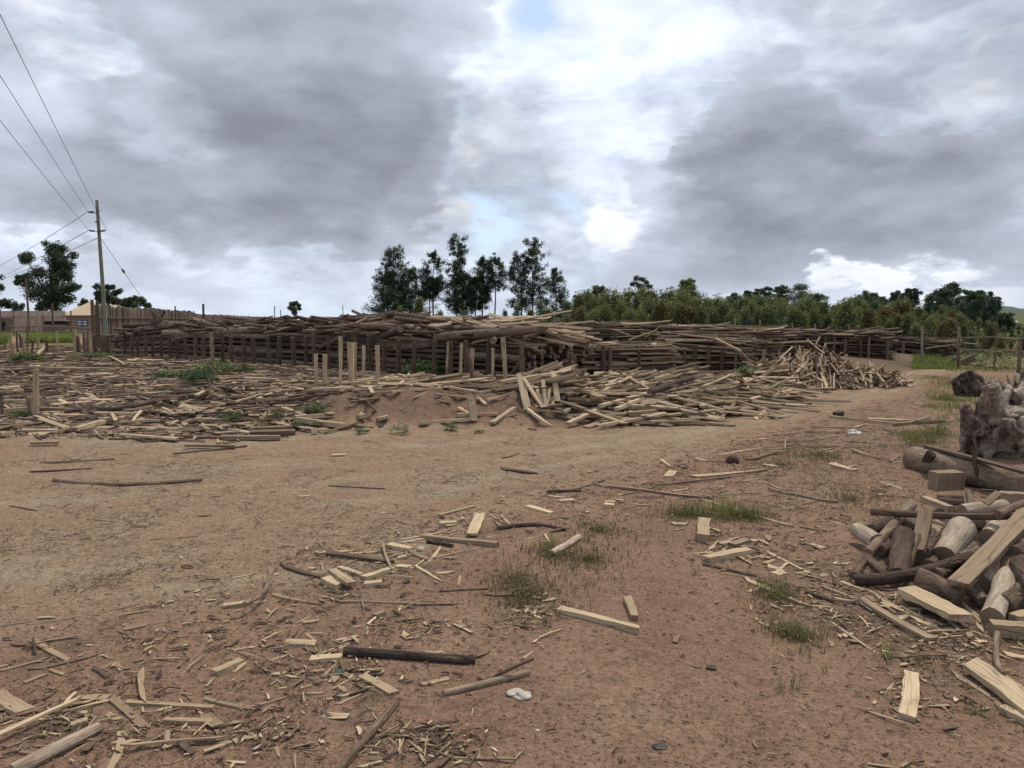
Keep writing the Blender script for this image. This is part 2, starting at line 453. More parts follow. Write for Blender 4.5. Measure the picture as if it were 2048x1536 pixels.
def mat_blocks(name, c1, c2, mortar, sx=1.0):
    m, n, b = new_mat(name)
    P = n.new('ShaderNodeTexCoord').outputs['Object']
    br = n.new('ShaderNodeTexBrick')
    x, y, z = n.sep(P)
    n.put(br.inputs['Vector'], n.comb(n.math('ADD', x, y), z, 0))
    br.inputs['Scale'].default_value = 2.2
    for k, v in (('Color1', c1), ('Color2', c2), ('Mortar', mortar)): br.inputs[k].default_value = (*v, 1)
    nz = n.noise(P, 1.1, 5, .6)
    c = n.mix(1.0, br.outputs['Color'], n.ramp(nz, [(.3, .72), (.7, 1.2)]), 'MULTIPLY')
    n.l.new(c, b.inputs['Base Color'])
    return m

M = dict(
    wood=mat_wood(), bark=mat_bark(), end=mat_end(), drift=mat_drift(), soil=mat_ground(),
    euc=mat_leaf('eucalyptus_leaves', (.026, .042, .024), (.052, .080, .042), (.105, .140, .066), .32),
    young=mat_leaf('young_eucalyptus_leaves', (.060, .080, .032), (.130, .158, .056), (.225, .240, .085), .36),
    russet=mat_leaf('russet_leaves', (.060, .064, .026), (.130, .122, .044), (.215, .155, .065)),
    bluegreen=mat_leaf('blue_green_leaves', (.042, .070, .042), (.088, .132, .078), (.165, .21, .12), .36),
    weed=mat_leaf('weed_leaves', (.028, .060, .014), (.058, .125, .026), (.115, .19, .045), .35),
    grass=mat_leaf('grass_blades', (.060, .090, .018), (.125, .170, .034), (.24, .25, .075), .35),
    dry=mat_leaf('dry_grass', (.10, .085, .035), (.17, .145, .065), (.26, .22, .11), .3),
    paling=mat_picket(),
    pole=mat_plain('treated_pole', (.16, .175, .125), .85, .25, 5),
    wire=mat_plain('wire', (.03, .03, .032), .6, .1),
    insul=mat_plain('insulator', (.035, .03, .03), .35, .1),
    plaster=mat_plain('tan_plaster', (.30, .235, .175), .9, .12, 3),
    roof=mat_plain('tan_roof_sheet', (.42, .33, .225), .6, .06, 2),
    glass=mat_plain('window_pane', (.62, .66, .72), .25, .1, 2),
    blueframe=mat_plain('blue_frame', (.045, .07, .16), .5, .1),
    block=mat_blocks('mud_blocks', (.50, .37, .29), (.42, .31, .245), (.33, .25, .20)),
    block2=mat_blocks('brown_blocks', (.19, .135, .10), (.145, .105, .08), (.11, .08, .065)),
    dark=mat_plain('dark_opening', (.025, .02, .018), .9, .2),
    cloth=mat_plain('dark_cloth', (.010, .011, .016), .9, .2, 20),
    trouser=mat_plain('navy_cloth', (.016, .022, .042), .9, .2, 20),
    skin=mat_plain('skin', (.075, .040, .026), .6, .1, 20),
    steel=mat_plain('painted_steel', (.035, .055, .06), .5, .2, 8),
    tarp=mat_plain('black_canopy', (.016, .02, .026), .45, .2, 8),
    tyre=mat_plain('tyre', (.02, .02, .02), .85, .2, 20),
    white=mat_plain('white_wash', (.72, .72, .68), .8, .06, 2),
    hill=mat_plain('hill_scrub', (.055, .085, .075), .95, .35, .05),
    plastic=mat_plain('white_plastic', (.36, .33, .28), .4, .12, 30),
    blackplastic=mat_plain('black_scrap', (.02, .02, .022), .5, .3, 30),
    rust=mat_plain('dark_brown_shell', (.055, .034, .026), .7, .35, 20),
)

# ------------------------------------------------------------------ mesh building
class MB:
    """Collects shapes for ONE mesh object: vertices, faces, uv, tone and material per face."""
    def __init__(s): s.v = []; s.f = []; s.uv = []; s.mi = []; s.t = []; s.r = []
    def add(s, verts, faces, uvs, mats, tone, rad=None):
        o = len(s.v)
        s.v.extend(verts); s.f.extend([tuple(i + o for i in f) for f in faces])
        for u in uvs: s.uv.extend(u)
        s.mi.extend(mats)
        s.t.extend(tone if isinstance(tone, list) else [tone] * len(verts))
        s.r.extend(rad if rad else [0.0] * len(verts))
    def build(s, name, mats, parent=None, smooth=False, loc=None):
        v = np.array(s.v, dtype=np.float32).reshape(-1, 3)
        if loc is not None: v = v - np.array(loc, dtype=np.float32)
        me = bpy.data.meshes.new(name)
        me.from_pydata(v.tolist(), [], s.f)
        uvl = me.uv_layers.new(name='UVMap')
        uvl.data.foreach_set('uv', np.array(s.uv, dtype=np.float32).ravel())
        me.attributes.new('tone', 'FLOAT', 'POINT').data.foreach_set('value', np.array(s.t, dtype=np.float32))
        me.attributes.new('rad', 'FLOAT', 'POINT').data.foreach_set('value', np.array(s.r, dtype=np.float32))
        for m in (mats if isinstance(mats, (list, tuple)) else [mats]): me.materials.append(m)
        me.polygons.foreach_set('material_index', s.mi)
        if smooth: me.polygons.foreach_set('use_smooth', [True] * len(s.f))
        me.update()
        o = bpy.data.objects.new(name, me)
        if loc is not None: o.location = loc
        COL.objects.link(o)
        if parent is not None:
            o.parent = parent
        return o

def frame(d, up=(0, 0, 1)):
    d = Vector(d).normalized(); up = Vector(up)
    if abs(d.dot(up)) > .98: up = Vector((0, 1, .1))
    s = up.cross(d).normalized(); n = d.cross(s)
    return d, s, n

def tube(mb, pts, rads, sides=10, tone=.4, mi=0, me=1, cap=True, rough=.0, endtone=None, seed=None):
    """Round timber through pts; the two cut ends get their own vertices and material."""
    R = random.Random(seed) if seed is not None else rnd
    pts = [Vector(p) for p in pts]; N = len(pts)
    V = []; U = []; ou, ov = R.uniform(0, 50), R.uniform(0, 50)
    ph = [R.uniform(-1, 1) for _ in range(sides)]
    L = 0; side0 = None; ring = []
    for i, p in enumerate(pts):
        d = (pts[min(i + 1, N - 1)] - pts[max(i - 1, 0)])
        if d.length < 1e-6: d = Vector((0, 0, 1))
        d.normalize()
        if side0 is None: _, side0, _ = frame(d)
        s = (side0 - d * side0.dot(d)).normalized(); side0 = s; n = d.cross(s)
        if i: L += (pts[i] - pts[i - 1]).length
        r = []
        for k in range(sides):
            a = 2 * math.pi * k / sides
            rr = rads[i] * (1 + rough * (ph[k] * .6 + R.uniform(-.4, .4)))
            V.append(p + (s * math.cos(a) + n * math.sin(a)) * rr)
        ring.append(L)
    faces = []; uvs = []; mats = []
    for i in range(N - 1):
        cir = 2 * math.pi * max(rads[i], .004)
        for k in range(sides):
            k2 = (k + 1) % sides
            faces.append((i * sides + k, i * sides + k2, (i + 1) * sides + k2, (i + 1) * sides + k))
            a0, a1 = k / sides * cir, (k + 1) / sides * cir
            uvs.append([(ring[i] + ou, a0 + ov), (ring[i] + ou, a1 + ov), (ring[i + 1] + ou, a1 + ov), (ring[i + 1] + ou, a0 + ov)])
            mats.append(mi)
    tones = [tone] * len(V); rad = [0.0] * len(V)
    if cap:
        et = tone if endtone is None else endtone
        for i, flip in ((0, True), (N - 1, False)):
            if rads[i] < .004: continue
            b = len(V)
            V.append(pts[i].copy()); tones.append(et); rad.append(0.0)
            for k in range(sides):
                V.append(V[i * sides + k].copy()); tones.append(et); rad.append(rads[i])
            for k in range(sides):
                a, c = b + 1 + k, b + 1 + (k + 1) % sides
                faces.append((b, c, a) if flip else (b, a, c))
                q = [(V[j] - pts[i]) for j in faces[-1]]
                uvs.append([(w.x + ou + w.z * .3, w.y + w.z + ov) for w in q]); mats.append(me)
    mb.add([tuple(p) for p in V], faces, uvs, mats, tones, rad)

def board(mb, A, B, W, T, roll=0.0, nseg=4, tone=.8, taper=(1, 1), bend=0.0, ragged=.04, side_tone=None, end_tone=None, point=(0, 0), mi=0, up=(0, 0, 1), seed=None):
    """Sawn or split piece from A to B (A, B: centre line), W wide, T thick; edges wander, ends may be cut to a point or broken."""
    R = random.Random(seed) if seed is not None else rnd
    A = Vector(A); B = Vector(B)
    d, s, n = frame(B - A, up)
    L = (B - A).length
    if roll:
        q = Matrix.Rotation(roll, 3, d); s = q @ s; n = q @ n
    ou, ov = R.uniform(0, 50), R.uniform(0, 50)
    V = []; rows = []
    for i in range(nseg + 1):
        t = i / nseg
        w = W * (taper[0] + (taper[1] - taper[0]) * t) * (1 + R.uniform(-ragged, ragged))
        th = T * (1 + R.uniform(-ragged, ragged))
        off = bend * L * (4 * t * (1 - t)) + R.uniform(-ragged, ragged) * W * .25
        c = A + d * (L * t) + s * off
        e1 = d * (point[1] * L) if i == nseg else (d * (-point[0] * L) if i == 0 else Vector((0, 0, 0)))
        sk = R.uniform(-.15, .15) * W * ragged * 6
        for (a, bq) in ((-.5, -.5), (.5, -.5), (.5, .5), (-.5, .5)):
            ee = e1 if a > 0 else Vector((0, 0, 0))
            q = R.gauss(0, ragged) * .55
            chip = d * (R.uniform(-1, .2) * (1 if i == nseg else -1) * W * min(.5, ragged * 3)) if i in (0, nseg) else Vector((0, 0, 0))
            V.append(c + s * (w * a * (1 + q)) + n * (th * bq * (1 + R.gauss(0, ragged) * .8)) + ee + chip + (d * sk * (1 if a > 0 else -1) if i in (0, nseg) else Vector((0, 0, 0))))
    faces = []; uvs = []; mats = []; 
    fl = [(0, W, 0), (1, T, W), (2, W, W + T), (3, T, 2 * W + T)]
    for i in range(nseg):
        x0, x1 = L * i / nseg + ou, L * (i + 1) / nseg + ou
        for k, wd, vo in fl:
            k2 = (k + 1) % 4
            faces.append((i * 4 + k, i * 4 + k2, (i + 1) * 4 + k2, (i + 1) * 4 + k))
            uvs.append([(x0, vo + ov), (x0, vo + wd + ov), (x1, vo + wd + ov), (x1, vo + ov)]); mats.append(mi)
    tones = [tone] * len(V)
    if side_tone is not None:
        b = len(V)
        # the bark edge: one long edge with its own colour
        nv = []
        for i in range(nseg + 1):
            for k in (1, 2): nv.append(V[i * 4 + k].copy())
        V += nv; tones += [side_tone] * len(nv)
        for fi, (f) in enumerate(faces):
            i, k = divmod(fi, 4)
            if k == 1: faces[fi] = (b + i * 2, b + i * 2 + 1, b + (i + 1) * 2 + 1, b + (i + 1) * 2)
    e = len(V)
    for i, order in ((0, (3, 2, 1, 0)), (nseg, (0, 1, 2, 3))):
        b = len(V)
        for k in order: V.append(V[i * 4 + k].copy()); tones.append((tone * .8) if end_tone is None else end_tone)
        faces.append((b, b + 1, b + 2, b + 3))
        uvs.append([(ou, ov), (ou, ov + W), (ou + T, ov + W), (ou + T, ov)]); mats.append(mi)
    mb.add([tuple(p) for p in V], faces, uvs, mats, tones)

def box(mb, c, size, rotz=0.0, tone=.5, mi=0, tilt=None):
    c = Vector(c); q = Matrix.Rotation(rotz, 3, 'Z')
    if tilt is not None: q = q @ tilt
    sx, sy, sz = (x / 2 for x in size)
    P = [(-sx, -sy, -sz), (sx, -sy, -sz), (sx, sy, -sz), (-sx, sy, -sz), (-sx, -sy, sz), (sx, -sy, sz), (sx, sy, sz), (-sx, sy, sz)]
    V = [tuple(c + q @ Vector(p)) for p in P]
    faces = [(0, 3, 2, 1), (4, 5, 6, 7), (0, 1, 5, 4), (1, 2, 6, 5), (2, 3, 7, 6), (3, 0, 4, 7)]
    uvs = []
    for f in faces:
        ax = [P[i] for i in f]
        k = [0, 1, 2]
        rng = [max(a[j] for a in ax) - min(a[j] for a in ax) for j in k]
        k.remove(rng.index(min(rng)))
        uvs.append([(a[k[0]], a[k[1]]) for a in ax])
    mb.add(V, faces, uvs, [mi] * 6, tone)

def prism(mb, poly, z0, z1, tone=.5, mi=0):
    n = len(poly)
    V = [(x, y, z0) for x, y in poly] + [(x, y, z1) for x, y in poly]
    faces = [tuple(range(n - 1, -1, -1)), tuple(range(n, 2 * n))] + [(i, (i + 1) % n, n + (i + 1) % n, n + i) for i in range(n)]
    mb.add(V, faces, [[(V[i][0], V[i][1] + V[i][2]) for i in f] for f in faces], [mi] * len(faces), tone)

WOODM = [M['wood'], M['end'], M['bark']]
LOGM = [M['bark'], M['end'], M['wood']]

def tag(o, label=None, cat=None, group=None, kind=None):
    if label: o['label'] = label
    if cat: o['category'] = cat
    if group: o['group'] = group
    if kind: o['kind'] = kind
    return o
def empty(name, loc, rz=0.0):
    o = bpy.data.objects.new(name, None); o.location = loc; o.rotation_euler = (0, 0, rz)
    o.empty_display_size = .2
    COL.objects.link(o); return o
def copy_tree(o, parent=None):
    c = o.copy(); COL.objects.link(c)
    if parent is not None: c.parent = parent
    for ch in list(o.children): copy_tree(ch, c)
    return c

# ------------------------------------------------------------------ the ground, one sheet to the horizon
LITTER = []     # (x, y, radius, amount) filled from the list of litter patches in the photo
GRASSY = []
for (u, v, w, a) in [(640, 1240, 200, .5), (700, 1170, 240, .6), (850, 1130, 160, .6), (980, 1060, 200, .5), (1060, 1190, 200, .7), (1010, 1240, 110, .5), (1300, 1060, 220, .55), (1250, 1000, 200, .35),
                     (1450, 1090, 150, .6), (1550, 1000, 300, .4), (1650, 1150, 220, .6), (1700, 1240, 260, .65), (1850, 1250, 260, .8), (1900, 1350, 160, .6), (1640, 960, 220, .5), (1800, 1000, 260, .45),
                     (150, 1290, 90, .8), (60, 1325, 110, .7), (250, 1240, 120, .45), (560, 1330, 170, .6), (640, 1300, 120, .6), (740, 1390, 120, .7), (600, 1380, 160, .5), (860, 1490, 150, .8), (300, 1480, 160, .4),
                     (120, 1450, 140, .8), (620, 1250, 130, .3), (1880, 1130, 240, .9), (1750, 1130, 120, .8), (1500, 1120, 160, .4), (700, 1440, 80, .6), (820, 1270, 130, .3), (1180, 985, 160, .45),
                     (700, 970, 90, .6), (60, 1020, 60, .4), (90, 1240, 70, .3), (470, 1060, 60, .35), (1000, 930, 60, .3)]:
    p = gp(u, v); LITTER.append((p.x, p.y, w / F * p.y * .62, a))
for (u, v, w, a) in [(1110, 1110, 110, .6), (1200, 1060, 120, .5), (1370, 1030, 110, .8), (1480, 1030, 110, .9), (1640, 910, 120, .5), (1850, 870, 120, .9), (1900, 800, 90, .8), (1560, 1190, 80, .5), (1590, 1270, 70, .6),
                     (1030, 1160, 110, .45), (1870, 755, 120, .7), (1990, 780, 90, .8), (1850, 735, 130, .9), (410, 760, 120, .6), (50, 720, 80, .7), (200, 718, 90, .8), (330, 750, 100, .5)]:
    p = gp(u, v); GRASSY.append((p.x, p.y, w / F * p.y * .8, a))

def build_ground():
    front = np.radians(np.arange(-46, 46.01, .17))
    back = np.radians(np.arange(46.0, 314.0, 2.0))[1:]
    th = np.concatenate([front, back])
    rr = [0.25]
    while rr[-1] < 900: rr.append(rr[-1] * (1.02 if rr[-1] < 40 else 1.05))
    rr = np.array(rr)
    TH, RR = np.meshgrid(th, rr)
    x = (RR * np.sin(TH)).ravel(); y = (RR * np.cos(TH)).ravel()
    z = ground_np(x, y)
    nt, nr = len(th), len(rr)
    idx = np.arange(nr * nt).reshape(nr, nt)
    a = idx[:-1, :]; b = np.roll(idx, -1, 1)[:-1, :]; c = np.roll(idx, -1, 1)[1:, :]; d = idx[1:, :]
    q = np.stack([a, d, c, b], -1).reshape(-1, 4)
    verts = np.stack([x, y, z], -1)
    cen = len(verts)
    verts = np.vstack([verts, [[0, 0, float(ground_np(np.array([0.]), np.array([0.]))[0])]]])
    tri = [(cen, int(idx[0, k]), int(idx[0, (k + 1) % nt])) for k in range(nt)]
    tri = [(t[0], t[2], t[1]) for t in tri]
    me = bpy.data.meshes.new('ground')
    me.from_pydata(verts.tolist(), [], q.tolist() + tri)
    x = verts[:, 0]; y = verts[:, 1]
    m, t = road_np(x, y)
    lit = np.zeros(len(x)); gr = np.zeros(len(x))
    for (px, py, r, a_) in LITTER: lit = np.maximum(lit, a_ * np.exp(-(((x - px) / r) ** 2 + ((y - py) / (r * 1.3)) ** 2)))
    s = edge_s(x, y)
    bank = np.interp(x, [-3.1, -2.6, 0.1, .6], [0, 1, 1, 0]) * np.exp(-((s - .5) / .6) ** 2)
    lit = np.maximum(lit, .95 * sstep((s + .3) / .9) * (1 - sstep((y - 48) / 15)) * (1 - .32 * bank))
    lit = np.maximum(lit, .5 * sstep((-t) / .3) * sstep((x - 1.2) / 2) * sstep((y - 6) / 3))
    for (px, py, r, a_) in GRASSY: gr = np.maximum(gr, a_ * np.exp(-((x - px) ** 2 + (y - py) ** 2) / r ** 2))
    gr = np.maximum(gr, .9 * sstep((x - .62 * y + 1) / 5) * sstep((y - 14) / 6))
    far = sstep((y - 62) / 25) * (1 - .0 * x)
    far = np.maximum(far, sstep((x - 10) / 6) * sstep((y - np.interp(x, _RX, _RY)) / -8) * sstep((y - 17) / 6) * .0)
    far = np.where((y > 50) & (x < -12) & (x > -.6 * y), far * .85, far)
    for nm, arr in (('road', m * (1 - far)), ('litter', lit), ('grassy', gr), ('rt', t), ('far', far)):
        me.attributes.new(nm, 'FLOAT', 'POINT').data.foreach_set('value', arr.astype(np.float32))
    me.materials.append(M['soil'])
    me.polygons.foreach_set('use_smooth', [True] * len(me.polygons))
    o = bpy.data.objects.new('ground', me); COL.objects.link(o)
    tag(o, 'reddish brown bare soil yard with a cracked pale dirt road crossing it', 'ground', kind='structure')
build_ground()

# ------------------------------------------------------------------ heaps: height of heaped wood above the ground
PILE = at(1632, 19.6)
def heap_np(x, y):
    h = np.zeros_like(x)
    for (cx, cy, rx, ry, a) in ((.75, 13.6, .75, .9, .26), (1.9, 13.6, 1.1, 1.0, .30), (3.3, 14.6, 1.3, .9, .36), (4.6, 16.0, 1.2, .9, .36), (3.4, 16.6, 1.3, .8, .30), (6.3, 19.0, .8, .9, .26), (2.2, 15.6, .9, .7, .28), (-.9, 14.1, 1.3, .7, .17), (-2.4, 14.6, 1.0, .7, .08), (5.9, 18.0, .8, .8, .3)):
        h = h + a * np.exp(-((x - cx) / rx) ** 2 - ((y - cy) / ry) ** 2)
    r = np.sqrt(((x - PILE.x) / 1.55) ** 2 + ((y - PILE.y) / 1.25) ** 2)
    h = h + 1.0 * np.clip(1 - r, 0, 1) ** .9
    r2 = np.sqrt(((x - PILE.x - 1.15) / 1.2) ** 2 + ((y - PILE.y + .1) / 1.1) ** 2)
    h = np.maximum(h, .42 * np.clip(1 - r2, 0, 1))
    # foreground firewood heap at the right
    h = h + .24 * np.exp(-((x - 2.95) / .62) ** 2 - ((y - 4.75) / .62) ** 2)
    s = edge_s(x, y)
    left = np.interp(x, [-40, -3.5, -1.5], [1, 1, 0.25]) * sstep(s / 1.5)
    h = h + .05 * left * (1 + np.sin(x * 1.7 + .6 * y) * np.sin(y * 1.3 + 1))
    return h
_HR = Raster(heap_np, -30, 20, 0, 50, .1)
def hz(x, y): return _HR(x, y)
def gph(u, v, extra=0.0):
    """gp() onto the surface of the heaps."""
    d = ray(u, v); o = Vector((0, 0, CAMH))
    f = lambda t: (o.z + d.z * t) - gz(d.x * t, d.y * t) - hz(d.x * t, d.y * t) - extra
    t0, t = 1.2, 1.2
    while t < 120 and f(t) > 0:
        t0 = t; t *= 1.02
    for _ in range(22):
        m = (t0 + t) / 2
        if f(m) > 0: t0 = m
        else: t = m
    return o + d * t

# ------------------------------------------------------------------ wording of labels
def tone_word(t, round_=False):
    if round_:
        return 'dark barked' if t < .2 else 'brown barked' if t < .42 else 'grey brown' if t < .6 else 'silver grey' if t < .82 else 'bleached whitish'
    return 'dark bark-brown' if t < .24 else 'dark brown' if t < .42 else 'weathered grey-brown' if t < .58 else 'greyish tan' if t < .74 else 'tan' if t < .88 else 'pale fresh-cut'
ORD = ['', 'first', 'second', 'third', 'fourth', 'fifth', 'sixth', 'seventh', 'eighth', 'ninth', 'tenth', 'eleventh', 'twelfth', 'thirteenth', 'fourteenth', 'fifteenth', 'sixteenth', 'seventeenth', 'eighteenth', 'nineteenth', 'twentieth']
def ordinal(n):
    if n <= 20: return ORD[n]
    tens = {2: 'twenty', 3: 'thirty', 4: 'forty', 5: 'fifty', 6: 'sixty'}
    t, r = divmod(n, 10)
    return (tens[t] + '-' + ORD[r]) if r else {2: 'twentieth', 3: 'thirtieth', 4: 'fortieth', 5: 'fiftieth', 6: 'sixtieth'}[t]
PENDING = []      # (object, base label, pixel column) that still need telling apart
def pend(o, base, u): PENDING.append((o, base, u))
def settle_labels():
    by = {}
    for o, b, u in PENDING: by.setdefault(b, []).append((u, o))
    for b, L in by.items():
        if len(L) == 1: L[0][1]['label'] = b; continue
        L.sort(key=lambda q: q[0]); n = len(L)
        for k, (u, o) in enumerate(L):
            if n <= 69:
                w = 'leftmost' if k == 0 else 'rightmost' if k == n - 1 else ordinal(k + 1) + ' from the left'
                o['label'] = f'{b}, {w}' if n > 2 else f'{b}, the {"left" if k == 0 else "right"} one'
            else: o['label'] = b

# ------------------------------------------------------------------ pieces of wood
def log_pts(A, B, n=5, wob=.02, sag=0.0, R=rnd):
    A = Vector(A); B = Vector(B); L = (B - A).length
    d, s, nn = frame(B - A)
    ps = []
    a1, a2 = R.uniform(-1, 1), R.uniform(-1, 1); f = R.uniform(.7, 1.6); p0 = R.uniform(0, 6)
    for i in range(n):
        t = i / (n - 1)
        w = math.sin(p0 + f * t * 3.14) - (math.sin(p0) * (1 - t) + math.sin(p0 + f * 3.14) * t)
        ps.append(A + d * (L * t) + s * (a1 * wob * L * w) + nn * (a2 * wob * .6 * L * w - sag * L * 4 * t * (1 - t)))
    return ps
def add_log(mb, A, B, r0, r1=None, tone=.3, wob=.02, sides=9, n=5, endtone=.6, mi=0, me=1, rough=.06, flare=0.0):
    r1 = r0 * rnd.uniform(.78, .98) if r1 is None else r1
    ps = log_pts(A, B, n, wob)
    rs = [(r0 + (r1 - r0) * i / (n - 1)) * rnd.uniform(.93, 1.07) for i in range(n)]
    if flare: rs[0] *= 1 + flare
    tube(mb, ps, rs, sides, tone, mi, me, True, rough, endtone)

def centre(mb):
    v = np.array(mb.v); c = (v.min(0) + v.max(0)) / 2; c[2] = v[:, 2].min(); return c
def single(name, mb, mats, cat, group=None, label=None, base=None, u=None, smooth=False):
    o = mb.build(name, mats, smooth=smooth, loc=centre(mb))
    tag(o, label, cat, group)
    if base is not None: pend(o, base, u)
    return o

def zone(u, v):
    if v >= 1180 and u < 330: return 'in the near left corner', 'scraps in the near left corner'
    if v >= 1380 and u < 640: return 'on the near bare soil', 'scraps on the near bare soil'
    if v >= 1180 and u < 1000: return 'near the dark branch', 'scraps around the dark branch'
    if 1000 <= v < 1240 and 430 <= u < 1140: return 'of the roadside offcut cluster', 'offcuts beside the road'
    if v >= 1040 and 1390 <= u < 1660: return 'of the small woodpile', 'small woodpile by the grass tufts'
    if v >= 1130 and u >= 1600: return 'at the foot of the firewood heap', 'splintered boards at the foot of the firewood heap'
    if v >= 960 and u >= 1640: return 'on the firewood heap', 'firewood heap'
    if v >= 880 and u >= 1040: return 'on the weedy verge', 'scraps on the weedy verge'
    if v >= 780 and u >= 1600: return 'on the far verge of the road', 'scraps on the far verge'
    if v >= 880: return 'on the bare dirt road', 'scraps on the dirt road'
    if u >= 1020: return 'in the slab heap', 'slab heap left of the road'
    if u >= 700: return 'on the bank', 'boards on the bank'
    return 'in the left wood litter', 'wood litter left of the road'

def wpx(w, p, A, B, round_, frac=.42):
    m = w / F * p.y
    if round_: return m
    g = math.atan2(CAMH - p.z, p.y); d = (B - A).normalized()
    cosphi = abs(Vector((p.x, p.y, 0)).normalized().dot(Vector((d.x, d.y, 0))))
    return m / (cosphi + (1 - cosphi) * (math.sin(g) + frac * math.cos(g)))

def P(kind, u0, v0, u1, v1, w, tone, label=None, h=0.0, h1=None, lean=None, T=None, mid=None, bend=0.0, point=None, heap=False, roll=None, base_at_1=True, group=None, frac=.42):
    """One hand-placed piece. kind: b board/offcut, k round stick, l log, s splinter, r bark strip."""
    g = gph if heap else gp
    h1 = h if h1 is None else h1
    if lean is not None:                      # foot at (u1, v1); the head leans lean metres away from the camera
        B = gph(u1, v1) if heap else gp(u1, v1)
        r = ray(u0, v0); yy = B.y + lean
        A = Vector((0, 0, CAMH)) + r * (yy / r.y)
    else:
        A = g(u0, v0, h); B = g(u1, v1, h1)
    round_ = kind in 'kl'
    mid_p = (A + B) / 2
    W = wpx(w, mid_p, A, B, round_, frac if kind == 'b' else .35)
    mb = MB(); L = (B - A).length
    if round_:
        r = W / 2
        lift = Vector((0, 0, r * .62)) if lean is None else Vector((0, 0, 0))
        if mid:
            C = g(mid[0], mid[1], (h + h1) / 2)
            pts = [A, A.lerp(C, .5), C, C.lerp(B, .5), B]
            pts = [p + lift for p in pts]
            pts[1] += (C - (A + B) / 2) * .25; pts[3] += (C - (A + B) / 2) * .25
        else: pts = [p + lift for p in log_pts(A, B, 6, .012)]
        n = len(pts); tp = .86 if kind == 'l' else .72
        tube(mb, pts, [r * (1 - (1 - tp) * i / (n - 1)) * rnd.uniform(.92, 1.1) for i in range(n)], 12 if kind == 'l' else 9, tone, 0, 1, True, .09, min(.95, tone * .5 + .4))
        mats = LOGM
    else:
        if T is None: T = W * frac if kind == 'b' else W * .35
        if lean is None: A = A + Vector((0, 0, T * rnd.uniform(.22, .5))); B = B + Vector((0, 0, T * rnd.uniform(.22, .5)))
        if kind == 's':
            point = point or (rnd.uniform(.0, .25), rnd.uniform(.1, .4))
            board(mb, A, B, W, T, rnd.uniform(-.2, .2) if roll is None else roll, 4, tone, (rnd.uniform(.6, 1), rnd.uniform(.35, .8)), rnd.uniform(-.04, .04) + bend, .12, tone * .8, None, point)
        elif kind == 'r':
            board(mb, A, B, W, max(T * .4, .006), rnd.uniform(-.2, .2), 8, tone, (1, .6), bend, .25, None, None, (.1, .2))
        else:
            board(mb, A, B, W, T, (0.0 if roll is None else roll) + rnd.gauss(0, .06), 7, tone, (rnd.uniform(.9, 1.0), rnd.uniform(.82, 1.0)), bend + rnd.uniform(-.012, .012), .075, tone * rnd.choice((.95, .8, .5)) , tone * .85, point or (rnd.uniform(-.01, .02), rnd.uniform(-.01, .02)))
        mats = WOODM
    zp, zg = zone(u0 if lean is None else u1, v0 if lean is None else v1)
    big = L > .30
    if kind == 'l': nm, cat, noun = 'log', 'log', 'log'
    elif kind == 'k': nm, cat, noun = 'stick', 'stick', 'stick'
    elif kind == 's': nm, cat, noun = 'splinter', 'splinter', 'split sliver'
    elif kind == 'r': nm, cat, noun = 'bark_strip', 'bark strip', 'curling bark strip'
    elif lean is not None: nm, cat, noun = 'sawn_board', 'slab', 'slab leaning upright'
    elif L > 2.6 * W + .12 and v0 > 870: nm, cat, noun = 'plank', 'plank', 'plank'
    elif L > 2.6 * W + .12: nm, cat, noun = 'sawn_board', 'slab', 'long slab' if L > .9 else 'slab'
    else: nm, cat, noun = 'offcut', 'offcut', 'block offcut'
    if label: return single(nm, mb, mats, cat, zg if group is None else group, label)
    return single(nm, mb, mats, cat, zg if group is None else group, None, f'{tone_word(tone, round_)} {noun} {zp}', u0)

# --- near left corner
P('b', 63, 1281, 139, 1323, 13, .60, 'greyish split billet slanting above the long dark sliver near left')
P('b', 94, 1284, 144, 1277, 10, .48)
P('s', 80, 1338, 188, 1313, 9, .34, 'long dark weathered sliver across the near left scraps')
P('s', 0, 1344, 75, 1324, 9, .60); P('b', 48, 1368, 93, 1350, 9, .55); P('b', 100, 1341, 128, 1351, 8, .62)
P('b', 201, 1341, 227, 1327, 10, .70, 'small tan block beside a round stub on bare soil')
P('k', 188, 1338, 214, 1357, 10, .48, 'short round barked stub beside a small tan block')
P('b', 233, 1329, 242, 1344, 9, .66)
P('s', 283, 1346, 287, 1398, 13, .64, 'grey cracked splinter pointing straight at the camera', h=.01)
P('s', 265, 1345, 294, 1344, 5, .74)
P('b', 425, 1351, 486, 1324, 22, .74, 'short tan split block with a broken end, alone on bare soil', frac=.55)
P('b', 252, 1408, 430, 1419, 15, .62, 'long tan plank lying level beside the pointed grey slab', frac=.5)
P('s', 410, 1399, 504, 1420, 12, .52, 'tapering grey-brown plank right of the long tan plank')
P('b', 227, 1401, 288, 1457, 18, .46, 'pointed dark grey slab lying askew, left of the long tan plank', point=(.12, .06), frac=.35)
P('b', 327, 1444, 428, 1447, 15, .64, 'half round tan billet just below the long tan plank', frac=.6)
P('s', 268, 1491, 438, 1476, 9, .74, 'thin pale split lath resting over a knobbly stub', h=.02); P('s', 391, 1490, 461, 1475, 7, .5)
P('k', 335, 1469, 330, 1501, 12, .82, 'knobbly pale stub under the thin split lath')
P('b', 242, 1465, 219, 1545, 19, .70, 'curved tan strip of wood at the bottom edge', bend=.06, frac=.3)
P('l', 25, 1552, 198, 1463, 30, .86, 'thick debarked pale pole in the bottom left corner')
P('s', -12, 1476, 152, 1401, 14, .97, 'long bright yellow split stick above the pale pole', h=.03)
P('b', -14, 1390, 52, 1428, 36, .66, 'broad flat grey board end at the left edge', frac=.25)
P('b', 140, 1458, 178, 1447, 20, .70, 'stubby rounded tan block beside the pale pole', frac=.7)
